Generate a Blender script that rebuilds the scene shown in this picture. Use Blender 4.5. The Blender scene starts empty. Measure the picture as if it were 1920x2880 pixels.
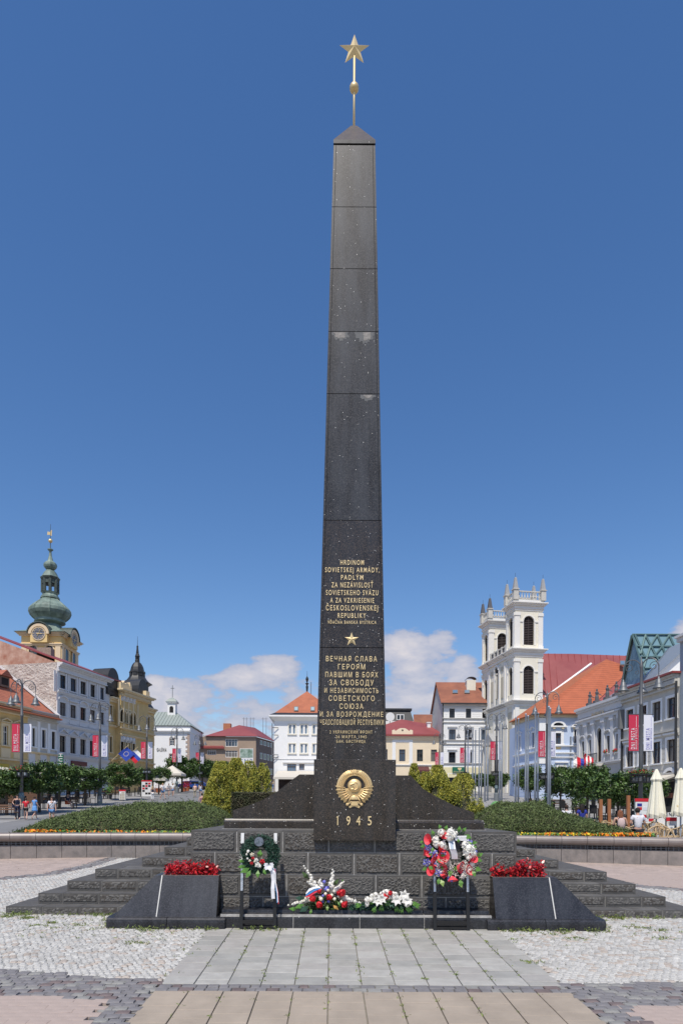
import bpy, math, random
import numpy as np
from math import sin, cos, pi, radians, sqrt
from mathutils import Vector, Matrix, noise
R = random.Random(7)
S = bpy.context.scene
COL = S.collection
# ------------------------------------------------------------------ camera, sky, sun, exposure
F = 1850.0; CX = 930.0; CY = 2275.0; ROLL = radians(0.33)
cd = bpy.data.cameras.new('camera'); cam = bpy.data.objects.new('camera', cd); COL.objects.link(cam)
cam.matrix_world = Matrix.Rotation(radians(90), 4, 'X') @ Matrix.Rotation(ROLL, 4, 'Z')
cd.sensor_fit = 'VERTICAL'; cd.sensor_height = 36.0; cd.sensor_width = 24.0
cd.lens = F / 2880 * 36; cd.shift_x = 30 / 2880; cd.shift_y = 835 / 2880
cd.clip_start = 0.05; cd.clip_end = 3000
S.camera = cam
S.view_settings.view_transform = 'Standard'; S.view_settings.look = 'None'
S.view_settings.gamma = 1.0; S.view_settings.use_curve_mapping = False
S.view_settings.exposure = 0.0
SUN_EL = radians(60); SUN_AZ = radians(15)      # sun behind the camera, a little to the left
sl = bpy.data.lights.new('sun', 'SUN'); sl.energy = 4.3; sl.angle = radians(0.53); sl.color = (1.0, 0.925, 0.81)
so = bpy.data.objects.new('sun', sl); COL.objects.link(so)
to_sun = Vector((-sin(SUN_AZ) * cos(SUN_EL), -cos(SUN_AZ) * cos(SUN_EL), sin(SUN_EL)))
so.rotation_euler = to_sun.to_track_quat('Z', 'Y').to_euler(); so.location = (0, -10, 40)

W = bpy.data.worlds.new('World'); S.world = W; W.use_nodes = True
nt = W.node_tree; nt.nodes.clear()
def N(t, **k):
    n = nt.nodes.new(t)
    for a, b in k.items(): setattr(n, a, b)
    return n
def L(a, b): nt.links.new(a, b)
def MA(op, a, b=None, clamp=False):
    n = N('ShaderNodeMath', operation=op); n.use_clamp = clamp
    for i, v in enumerate((a, b)):
        if v is None: continue
        if isinstance(v, (int, float)): n.inputs[i].default_value = v
        else: L(v, n.inputs[i])
    return n.outputs[0]
sky = N('ShaderNodeTexSky', sky_type='NISHITA'); sky.sun_disc = False
sky.sun_elevation = SUN_EL; sky.sun_rotation = math.atan2(to_sun.x, to_sun.y)
sky.air_density = 1.25; sky.dust_density = 0.5; sky.ozone_density = 1.5; sky.altitude = 350
hs = N('ShaderNodeHueSaturation'); hs.inputs['Saturation'].default_value = 1.2; hs.inputs['Value'].default_value = 1.0
tint = N('ShaderNodeMix', data_type='RGBA', blend_type='MULTIPLY'); tint.inputs[0].default_value = 1; tint.inputs[7].default_value = (.945, .962, 1.085, 1); L(sky.outputs[0], tint.inputs[6]); L(tint.outputs[2], hs.inputs['Color'])
tc = N('ShaderNodeTexCoord'); sp = N('ShaderNodeSeparateXYZ'); L(tc.outputs['Generated'], sp.inputs[0])
az = MA('ARCTAN2', sp.outputs[0], sp.outputs[1]); el = MA('ARCSINE', sp.outputs[2])
def pxdir(px, py):
    dx = px - CX; dy = py - CY
    x = dx * cos(ROLL) + dy * sin(ROLL); y = -dx * sin(ROLL) + dy * cos(ROLL)
    return math.atan2(x, F), math.atan2(-y, sqrt(F * F + x * x))
# cumulus banks low over the town: (px, py, half width, half height) in the direction of the photograph's clouds
blobs = [(520, 1975, 180, 62, .8), (640, 2000, 240, 75, .8), (770, 1880, 80, 40, .75), (830, 2010, 120, 95, .8), (560, 2110, 330, 75, .9), (700, 1915, 130, 45, .8),
         (430, 1935, 36, 40, 1), (1120, 1840, 85, 70, 1), (1180, 1880, 110, 80, 1.1), (1245, 1812, 45, 40, 1.1), (1150, 1960, 140, 85, 1.1), (1300, 1905, 55, 62, 1.2), (1215, 1860, 50, 55, 1), (1265, 1965, 120, 60, 1.1),
         (1120, 2050, 190, 50, .8), (1960, 1790, 80, 60, 1.2), (-260, 1960, 260, 110, 1), (2300, 1860, 260, 90, 1)]
dens = None
for (bx, by, bw, bh, st) in blobs:
    a0, e0 = pxdir(bx, by); a1, _ = pxdir(bx + bw, by); _, e1 = pxdir(bx, by - bh)
    u = MA('DIVIDE', MA('SUBTRACT', az, a0), abs(a1 - a0)); v = MA('DIVIDE', MA('SUBTRACT', el, e0), abs(e1 - e0))
    d = MA('SUBTRACT', st * 1.05, MA('ADD', MA('MULTIPLY', u, u), MA('MULTIPLY', v, v)))
    dens = d if dens is None else MA('MAXIMUM', dens, d)
mp = N('ShaderNodeMapping'); mp.inputs['Scale'].default_value = (1, 1, 2.2); L(tc.outputs['Generated'], mp.inputs[0])
n1 = N('ShaderNodeTexNoise'); n1.inputs['Scale'].default_value = 15; n1.inputs['Detail'].default_value = 8; n1.inputs['Roughness'].default_value = .58; L(mp.outputs[0], n1.inputs[0])
n2 = N('ShaderNodeTexNoise'); n2.inputs['Scale'].default_value = 3.2; n2.inputs['Detail'].default_value = 5; L(mp.outputs[0], n2.inputs[0])
# the same kind of cloud band goes on round the rest of the horizon
band = MA('SUBTRACT', 1.0, MA('POWER', MA('DIVIDE', MA('SUBTRACT', el, .14), .16), 2.0))
other = MA('MULTIPLY', MA('GREATER_THAN', MA('ABSOLUTE', az), .75), MA('SUBTRACT', MA('ADD', MA('MULTIPLY', band, .6), MA('MULTIPLY', n2.outputs[0], 1.6)), 1.1))
dens = MA('MAXIMUM', MA('MAXIMUM', dens, -2.5), MA('SUBTRACT', MA('MULTIPLY', MA('GREATER_THAN', MA('ABSOLUTE', az), .75), MA('ADD', MA('MINIMUM', MA('MAXIMUM', other, -1.0), 1.0), 2.5)), 2.5))
cl = MA('ADD', dens, MA('MULTIPLY', MA('SUBTRACT', n1.outputs[0], .5), 4.8))
cov = N('ShaderNodeMapRange', interpolation_type='SMOOTHSTEP'); L(cl, cov.inputs[0]); cov.inputs[1].default_value = -.1; cov.inputs[2].default_value = .55; cov.inputs[4].default_value = .9
cc = N('ShaderNodeMapRange'); L(cl, cc.inputs[0]); cc.inputs[1].default_value = .3; cc.inputs[2].default_value = 1.9
cm = N('ShaderNodeMix', data_type='RGBA'); L(cc.outputs[0], cm.inputs[0]); cm.inputs[6].default_value = (3.6, 3.9, 5.0, 1); cm.inputs[7].default_value = (6.6, 6.1, 6.1, 1)
mx = N('ShaderNodeMix', data_type='RGBA'); L(cov.outputs[0], mx.inputs[0]); L(hs.outputs[0], mx.inputs[6]); L(cm.outputs[2], mx.inputs[7])
bg = N('ShaderNodeBackground'); L(mx.outputs[2], bg.inputs[0]); bg.inputs[1].default_value = .12
wo = N('ShaderNodeOutputWorld'); L(bg.outputs[0], wo.inputs[0])

# ------------------------------------------------------------------ measuring helpers
def ray(px, py):
    dx = px - CX; dy = py - CY
    return (dx * cos(ROLL) + dy * sin(ROLL)) / F, (dx * sin(ROLL) - dy * cos(ROLL)) / F
def at(px, py, Y):
    a, b = ray(px, py); return Vector((a * Y, Y, b * Y))
GT = [(-60, -4.17), (20, -1.53), (30, -1.33), (40, -.75), (55, .1), (68, 1.0), (100, 2.6), (140, 4.6), (170, 5.4), (900, 5.6)]
def g(Y):
    for (a, b), (c, d) in zip(GT, GT[1:]):
        if Y <= c: return b + (d - b) * (Y - a) / (c - a)
    return GT[-1][1]
def solveY(px, py, h=0.0, lo=5, hi=170):
    """distance at which something standing h above the ground shows at (px, py)"""
    best = None
    a, b = ray(px, py); s0 = None
    Y = lo
    while Y < hi:
        s = b * Y - g(Y) - h
        if s0 is not None and s0 * s <= 0: return Y
        s0 = s; Y += .1
    return hi
def cr(x0, y0, k): return lambda x, y: (x0 + x * k, y0 + y * k)
c5 = cr(0, 1750, .3061); c6 = cr(400, 1950, .3189); c7 = cr(1060, 1850, .2806); c8 = cr(1440, 1750, .3061)
ct = cr(0, 1450, .29337); cc_ = cr(1340, 1600, .1913); cd_ = cr(300, 1780, .1658); cw = cr(720, 1920, .1446); cn = cr(1060, 1700, .2168)

# ------------------------------------------------------------------ materials
MATS = {}
def mat(name, col, rough=.8, metal=0.0, var=0.0, vscale=3.0, bump=0.0, bscale=20.0, spec=.5, island=0.0, build=None, rgb2=None, bdist=.01, trans=0):
    if name in MATS: return MATS[name]
    m = bpy.data.materials.new(name); m.use_nodes = True; t = m.node_tree; MATS[name] = m
    b = t.nodes['Principled BSDF']
    b.inputs['Base Color'].default_value = (*col, 1); b.inputs['Roughness'].default_value = rough; b.inputs['Metallic'].default_value = metal
    b.inputs['Specular IOR Level'].default_value = spec
    co = t.nodes.new('ShaderNodeTexCoord')
    last = None
    if var or rgb2:
        n = t.nodes.new('ShaderNodeTexNoise'); n.inputs['Scale'].default_value = vscale; n.inputs['Detail'].default_value = 6; n.inputs['Roughness'].default_value = .62
        t.links.new(co.outputs['Object'], n.inputs[0])
        r = t.nodes.new('ShaderNodeMapRange'); r.inputs[1].default_value = .3; r.inputs[2].default_value = .7
        t.links.new(n.outputs[0], r.inputs[0])
        x = t.nodes.new('ShaderNodeMix'); x.data_type = 'RGBA'
        c2 = rgb2 or tuple(min(1, c * (1 + var)) for c in col); c1 = col if rgb2 else tuple(c * (1 - var) for c in col)
        x.inputs[6].default_value = (*c1, 1); x.inputs[7].default_value = (*c2, 1)
        t.links.new(r.outputs[0], x.inputs[0]); last = x.outputs[2]
    if island:
        ge = t.nodes.new('ShaderNodeNewGeometry'); hsv = t.nodes.new('ShaderNodeHueSaturation')
        r = t.nodes.new('ShaderNodeMapRange'); r.inputs[3].default_value = 1 - island; r.inputs[4].default_value = 1 + island
        t.links.new(ge.outputs['Random Per Island'], r.inputs[0]); t.links.new(r.outputs[0], hsv.inputs['Value'])
        if last: t.links.new(last, hsv.inputs['Color'])
        else: hsv.inputs['Color'].default_value = (*col, 1)
        last = hsv.outputs[0]
    if last: t.links.new(last, b.inputs['Base Color'])
    if bump:
        n = t.nodes.new('ShaderNodeTexNoise'); n.inputs['Scale'].default_value = bscale; n.inputs['Detail'].default_value = 5
        t.links.new(co.outputs['Object'], n.inputs[0])
        bp = t.nodes.new('ShaderNodeBump'); bp.inputs['Strength'].default_value = bump; bp.inputs['Distance'].default_value = bdist
        t.links.new(n.outputs[0], bp.inputs['Height']); t.links.new(bp.outputs[0], b.inputs['Normal'])
    if trans:
        b.inputs['Transmission Weight'].default_value = trans
    if build: build(m, t, b, co, last)
    return m

def granite_build(speck, streak_sheen):
    def f(m, t, b, co, last):
        # coarse brown grain, white crystals of uneven size, rain streaks tinted with sky reflection
        v = t.nodes.new('ShaderNodeTexVoronoi'); v.inputs['Scale'].default_value = 36; t.links.new(co.outputs['Object'], v.inputs[0])
        sepc = t.nodes.new('ShaderNodeSeparateColor'); t.links.new(v.outputs['Color'], sepc.inputs[0])
        th = t.nodes.new('ShaderNodeMapRange'); t.links.new(sepc.outputs[0], th.inputs[0]); th.inputs[1].default_value = 1 - speck; th.inputs[2].default_value = 1.0; th.inputs[3].default_value = 0; th.inputs[4].default_value = .26
        lt = t.nodes.new('ShaderNodeMath'); lt.operation = 'LESS_THAN'; t.links.new(v.outputs['Distance'], lt.inputs[0]); t.links.new(th.outputs[0], lt.inputs[1])
        v2 = t.nodes.new('ShaderNodeTexVoronoi'); v2.inputs['Scale'].default_value = 75; t.links.new(co.outputs['Object'], v2.inputs[0])
        s2 = t.nodes.new('ShaderNodeSeparateColor'); t.links.new(v2.outputs['Color'], s2.inputs[0])
        g2 = t.nodes.new('ShaderNodeMix'); g2.data_type = 'RGBA'; gr = t.nodes.new('ShaderNodeMapRange'); t.links.new(s2.outputs[1], gr.inputs[0]); gr.interpolation_type = 'SMOOTHSTEP'; gr.inputs[1].default_value = .35; t.links.new(gr.outputs[0], g2.inputs[0])
        base = b.inputs['Base Color'].default_value
        g2.inputs[6].default_value = (base[0] * .5, base[1] * .5, base[2] * .5, 1); g2.inputs[7].default_value = (base[0] * 2.3, base[1] * 2.1, base[2] * 1.9, 1)
        n = t.nodes.new('ShaderNodeTexNoise'); n.inputs['Scale'].default_value = 3.2; n.inputs['Detail'].default_value = 8; mpg = t.nodes.new('ShaderNodeMapping'); mpg.inputs['Scale'].default_value = (1.6, 1, .28); t.links.new(co.outputs['Object'], mpg.inputs[0]); t.links.new(mpg.outputs[0], n.inputs[0])
        dr = t.nodes.new('ShaderNodeMapRange'); t.links.new(n.outputs[0], dr.inputs[0]); dr.inputs[1].default_value = .35; dr.inputs[2].default_value = .75; dr.inputs[4].default_value = streak_sheen
        x2 = t.nodes.new('ShaderNodeMix'); x2.data_type = 'RGBA'; t.links.new(dr.outputs[0], x2.inputs[0]); t.links.new(g2.outputs[2], x2.inputs[6]); x2.inputs[7].default_value = (.088, .096, .11, 1)
        x = t.nodes.new('ShaderNodeMix'); x.data_type = 'RGBA'; t.links.new(lt.outputs[0], x.inputs[0]); t.links.new(x2.outputs[2], x.inputs[6]); x.inputs[7].default_value = (.75, .74, .7, 1)
        t.links.new(x.outputs[2], b.inputs['Base Color'])
    return f
def bands(zfreq, k=.25, bumpd=.02, axis=2, rad=0):
    """rows of tiles or courses following one axis, as fine relief and colour"""
    def f(m, t, b, co, last):
        ge = t.nodes.new('ShaderNodeNewGeometry'); s_ = t.nodes.new('ShaderNodeSeparateXYZ'); t.links.new(ge.outputs['Position'], s_.inputs[0])
        fr = t.nodes.new('ShaderNodeMath'); fr.operation = 'MULTIPLY'; t.links.new(s_.outputs[axis], fr.inputs[0]); fr.inputs[1].default_value = zfreq
        f2 = t.nodes.new('ShaderNodeMath'); f2.operation = 'FRACT'; t.links.new(fr.outputs[0], f2.inputs[0])
        mr = t.nodes.new('ShaderNodeMapRange'); t.links.new(f2.outputs[0], mr.inputs[0]); mr.inputs[1].default_value = 0; mr.inputs[2].default_value = .35; mr.inputs[3].default_value = 1 - k; mr.inputs[4].default_value = 1
        hsv = t.nodes.new('ShaderNodeHueSaturation'); t.links.new(mr.outputs[0], hsv.inputs['Value'])
        if last: t.links.new(last, hsv.inputs['Color'])
        else: hsv.inputs['Color'].default_value = b.inputs['Base Color'].default_value
        t.links.new(hsv.outputs[0], b.inputs['Base Color'])
        bp = t.nodes.new('ShaderNodeBump'); bp.inputs['Distance'].default_value = bumpd; t.links.new(mr.outputs[0], bp.inputs['Height']); t.links.new(bp.outputs[0], b.inputs['Normal'])
    return f

M = dict(
 granite=mat('speckled_granite', (.030, .025, .021), .3, build=granite_build(.17, .22)),
 granite2=mat('sky_grey_weathered_granite', (.027, .028, .031), .33, spec=.35, build=granite_build(.08, .5)),  # upper shaft: sky reflection put into the colour, along with weathering
 polished=mat('polished_black_granite', (.016, .017, .022), .36, build=granite_build(.003, .3)),
 stone=mat('rusticated_andesite', (.054, .051, .048), .85, rgb2=(.08, .076, .071), vscale=9, bump=.5, bscale=60),
 ridge=mat('worn_stone_ridge', (.125, .12, .113), .8, var=.2, vscale=12),
 stoneb=mat('browner_andesite', (.060, .053, .047), .85, rgb2=(.088, .08, .071), vscale=7, bump=.5, bscale=60), stonec=mat('paler_andesite', (.068, .066, .064), .85, rgb2=(.098, .096, .092), vscale=11, bump=.5, bscale=60),
 stone2b=mat('lime_streaked_andesite', (.075, .071, .067), .8, rgb2=(.16, .155, .145), vscale=3.5, bump=.35, bscale=90),
 stone2=mat('smooth_andesite', (.07, .067, .064), .8, rgb2=(.11, .106, .10), vscale=5, bump=.35, bscale=90),
 mortar=mat('lime_mortar', (.26, .25, .235), .9, rgb2=(.50, .49, .47), vscale=12, bump=.4, bscale=60),
 gold=mat('gilded_bronze', (.78, .58, .29), .42, .45, var=.12, vscale=8),
 goldpale=mat('pale_gilding', (.84, .66, .36), .45, .35),
 tan=mat('tan_concrete_slab', (.34, .285, .225), .85, var=.14, vscale=2.2, bump=.25, bscale=150, island=.06),
 marble=mat('grey_marble_slab', (.30, .30, .295), .6, rgb2=(.46, .46, .45), vscale=5, bump=.2, bscale=40),
 sett=mat('dark_basalt_sett', (.18, .172, .174), .75, var=.2, vscale=6, bump=.5, bscale=40, island=.3),
 settr=mat('reddish_sett', (.16, .125, .12), .8, var=.25, vscale=6, bump=.6, bscale=40),
 settg=mat('grey_sett', (.24, .235, .22), .8, var=.25, vscale=6, bump=.6, bscale=40),
 cobble=mat('white_marble_cobble', (.47, .46, .43), .75, var=.12, vscale=9, bump=.8, bscale=55, island=.16, bdist=.02),
 cobble2=mat('buff_cobble', (.42, .37, .32), .8, var=.2, vscale=9, bump=.8, bscale=55, bdist=.02),
 pink=mat('pink_paver', (.385, .31, .27), .85, var=.12, vscale=3, bump=.3, bscale=80, island=.10),
 joint=mat('sandy_joint', (.19, .175, .145), .95, rgb2=(.28, .26, .22), vscale=14, bump=.5, bscale=60),
 asphalt=mat('grey_paving', (.185, .185, .185), .85, var=.10, vscale=.6, bump=.15, bscale=60),
 soil=mat('garden_soil', (.05, .036, .024), .95, var=.3, bump=.5),
 lawn=mat('lawn_green', (.055, .11, .02), .9, var=.3, vscale=20, bump=.6, bscale=60),
 coping=mat('polished_brown_coping', (.20, .165, .15), .3, rgb2=(.27, .235, .215), vscale=3),
 wallm=mat('veined_grey_marble', (.17, .155, .145), .5, rgb2=(.29, .255, .235), vscale=4.5, bump=.15),
 grille=mat('grey_grille', (.16, .165, .17), .6),
 dark=mat('dark_recess', (.012, .011, .012), .8),
 glass=mat('window_glass', (.014, .018, .022), .06, spec=.7),
 glassc=mat('curtained_glass', (.16, .15, .14), .25), glasss=mat('reflection_blue_glass', (.05, .075, .11), .06, spec=.9),  # second glass has the blue of a sky reflection in its base colour
 glassb=mat('pale_sky_glass', (.12, .2, .3), .08, spec=.8),
 blackm=mat('black_painted_steel', (.012, .012, .013), .35),
 lampg=mat('dark_grey_lamp_paint', (.12, .125, .135), .5, .2),
 lampt=mat('teal_grey_pedestal', (.12, .17, .19), .5, .1),
 bell=mat('zinc_bell_shade', (.15, .16, .17), .5, .4),
 pole=mat('galvanised_pole', (.42, .47, .54), .45, .35, var=.1),
 red=mat('crimson_banner', (.55, .025, .07), .7), white=mat('white_banner', (.74, .74, .80), .7), violet=mat('violet_print', (.28, .26, .55), .7),
 whitep=mat('white_print', (.82, .78, .8), .7),
 wpaint=mat('white_plaster', (.82, .82, .81), .85, var=.03, vscale=.6, bump=.1),
 wpaint2=mat('white_frame', (.78, .77, .74), .6),
 cream=mat('cream_plaster', (.80, .68, .50), .85, var=.03, vscale=.6),
 creamw=mat('ivory_plaster', (.78, .74, .62), .85, var=.04, vscale=.7),
 grey_pl=mat('grey_white_plaster', (.60, .60, .60), .85, var=.11, vscale=.7, bump=.1),
 grey_tr=mat('grey_trim', (.64, .64, .645), .8, var=.04, vscale=1),
 beige_pl=mat('beige_plaster', (.60, .56, .47), .85, var=.05, vscale=.8),
 yellow=mat('ochre_plaster', (.62, .45, .20), .85, var=.11, vscale=.8),
 yellow2=mat('pale_ochre_trim', (.70, .57, .36), .8, var=.05, vscale=.8),
 towery=mat('tower_yellow_plaster', (.76, .54, .24), .85, var=.05, vscale=.5), towert=mat('tower_cream_trim', (.72, .56, .38), .8),
 blue_pl=mat('pale_blue_plaster', (.52, .62, .80), .85, var=.04, vscale=.6), 
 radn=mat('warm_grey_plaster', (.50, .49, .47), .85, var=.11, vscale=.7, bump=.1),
 linen=mat('linen_plaster', (.56, .54, .49), .85, var=.11, vscale=.8),
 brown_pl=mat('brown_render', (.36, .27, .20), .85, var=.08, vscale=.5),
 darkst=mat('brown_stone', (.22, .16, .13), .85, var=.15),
 gable=mat('bare_gable_plaster', (.34, .29, .26), .95, rgb2=(.66, .62, .57), vscale=.9, bump=1.0, bscale=4, bdist=.25),
 brick=mat('old_red_brick', (.33, .15, .10), .9, rgb2=(.55, .40, .32), vscale=1.2, bump=.6, bscale=18, bdist=.03),
 tile=mat('orange_roof_tile', (.42, .115, .05), .75, var=.12, vscale=1.2, build=bands(3.1, .35)),
 tile2=mat('orange_clay_tile', (.40, .13, .065), .75, var=.16, vscale=1.0, build=bands(4, .22)),
 tile3=mat('brown_red_tile', (.20, .075, .048), .8, rgb2=(.33, .125, .07), vscale=.6, build=bands(3.4, .15)),
 tilel=mat('red_barrel_tile', (.40, .135, .08), .75, var=.2, vscale=1.5, build=bands(4.2, .5, .04)),
 rmetal=mat('red_sheet_roof', (.23, .052, .052), .6, rgb2=(.29, .075, .072), vscale=.35),
 rmetal2=mat('dark_red_sheet', (.27, .055, .05), .5),
 gmetal=mat('green_sheet_roof', (.30, .34, .31), .5, var=.08, vscale=.4),
 zinc=mat('zinc_sheet', (.33, .37, .42), .35, .5),
 copper=mat('verdigris_copper', (.075, .11, .095), .6, rgb2=(.25, .33, .28), vscale=.7),
 copperd=mat('dark_copper', (.035, .04, .036), .55, rgb2=(.09, .12, .10), vscale=2),
 slate=mat('black_slate', (.025, .026, .028), .5, var=.3, vscale=2),
 louvre=mat('dark_brown_louvre', (.050, .036, .034), .6),
 brownf=mat('brown_window_frame', (.06, .04, .032), .6),
 stonep=mat('grey_stone_pinnacle', (.34, .34, .34), .8, var=.1), stoned=mat('dark_stone_pinnacle', (.10, .10, .11), .7),
 glassr=mat('teal_roof_glass', (.16, .27, .31), .08, spec=.8), mirror=mat('mirror_gable_glass', (.20, .21, .20), .12, .75, var=.6, vscale=1.4),
 canvas=mat('cream_canvas', (.80, .77, .63), .85, var=.04, vscale=3, bump=.2, bscale=15), awn=mat('white_awning', (.60, .56, .48), .8),
 bark=mat('grey_bark', (.09, .07, .055), .9, var=.3, vscale=8, bump=.6),
 wood=mat('brown_wood', (.13, .065, .035), .7, var=.25, vscale=5), woodo=mat('orange_wood_post', (.34, .13, .05), .6, var=.15),
 rattan=mat('pale_rattan', (.50, .36, .20), .6, var=.2, vscale=20),
 green_s=mat('green_sign', (.01, .13, .075), .5), yell_s=mat('yellow_sign', (.65, .45, .05), .5), greendome=mat('green_bin_dome', (.12, .30, .09), .5),
 terrac=mat('terracotta', (.40, .13, .06), .8), steel=mat('grey_steel_box', (.22, .24, .25), .5, .3), paper=mat('white_poster', (.75, .75, .74), .6),
 carblue=mat('blue_car_paint', (.02, .07, .30), .25), tyre=mat('black_tyre', (.02, .02, .02), .8),
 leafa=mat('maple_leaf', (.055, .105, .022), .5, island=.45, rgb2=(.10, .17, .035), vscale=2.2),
 leafb=mat('deep_green_leaf', (.035, .07, .016), .5, island=.4, rgb2=(.06, .11, .025), vscale=2),  # darker green, mixed into the crowns at random
 thuja=mat('golden_thuja', (.30, .31, .045), .7, island=.4, rgb2=(.48, .43, .06), vscale=3.5), thujag=mat('green_thuja', (.11, .15, .025), .75, island=.4),
 juni=mat('juniper_sprig', (.055, .085, .024), .75, island=.6, rgb2=(.115, .15, .045), vscale=2), hedge=mat('dark_hedge_leaf', (.05, .065, .026), .75, island=.5, rgb2=(.10, .08, .045), vscale=3),
 orange=mat('orange_marigold', (.75, .22, .01), .7, island=.3), yellowf=mat('yellow_marigold', (.75, .52, .02), .7, island=.2),
 redleaf=mat('glossy_red_leaf', (.20, .008, .015), .3, island=.5, rgb2=(.60, .02, .025), vscale=12), grass=mat('weed_green', (.12, .19, .04), .8, island=.4, rgb2=(.22, .24, .07), vscale=9),
 fir=mat('dark_fir_needle', (.018, .055, .035), .7, island=.4, rgb2=(.035, .10, .065), vscale=15), leafg=mat('bright_leaf', (.10, .24, .04), .5, island=.35), leafy=mat('variegated_leaf', (.25, .36, .10), .5, island=.3),
 petalw=mat('white_petal', (.80, .78, .72), .7, island=.08), petalr=mat('red_petal', (.58, .015, .025), .55, island=.2), calla=mat('coral_red_calla', (.80, .075, .10), .45, island=.1), petalb=mat('violet_blue_petal', (.20, .20, .62), .6, island=.25), petalc=mat('cream_bud', (.75, .70, .55), .6),
 ribw=mat('white_satin', (.80, .80, .82), .35), ribb=mat('blue_satin', (.05, .22, .52), .4), ribr=mat('red_satin', (.65, .03, .06), .4), tinsel=mat('silver_foil', (.55, .58, .62), .3, .6, var=.5, vscale=90), dried=mat('orange_dry_leaf', (.50, .27, .07), .7), straw=mat('white_wicker_thread', (.7, .68, .62), .8),
 skin=mat('skin', (.56, .33, .24), .6), flagb=mat('eu_flag_blue', (.02, .06, .38), .7), 
)
for nme, c in dict(navy=(.015, .02, .05), redc=(.55, .015, .03), bluec=(.12, .30, .62), teew=(.68, .68, .72), denim=(.10, .22, .42), blackc=(.012, .012, .014), whitec=(.75, .74, .72), khaki=(.38, .33, .24), peach=(.70, .45, .34), plum=(.18, .06, .10), royal=(.02, .03, .25), hairb=(.018, .012, .010), hairr=(.20, .075, .035), haird=(.05, .028, .018), hairl=(.40, .27, .14), rosebag=(.55, .42, .40), greyc=(.3, .3, .31), orangec=(.60, .10, .03)).items():
    M[nme] = mat('cloth_' + nme if not nme.startswith('hair') else nme, c, .85)

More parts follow.
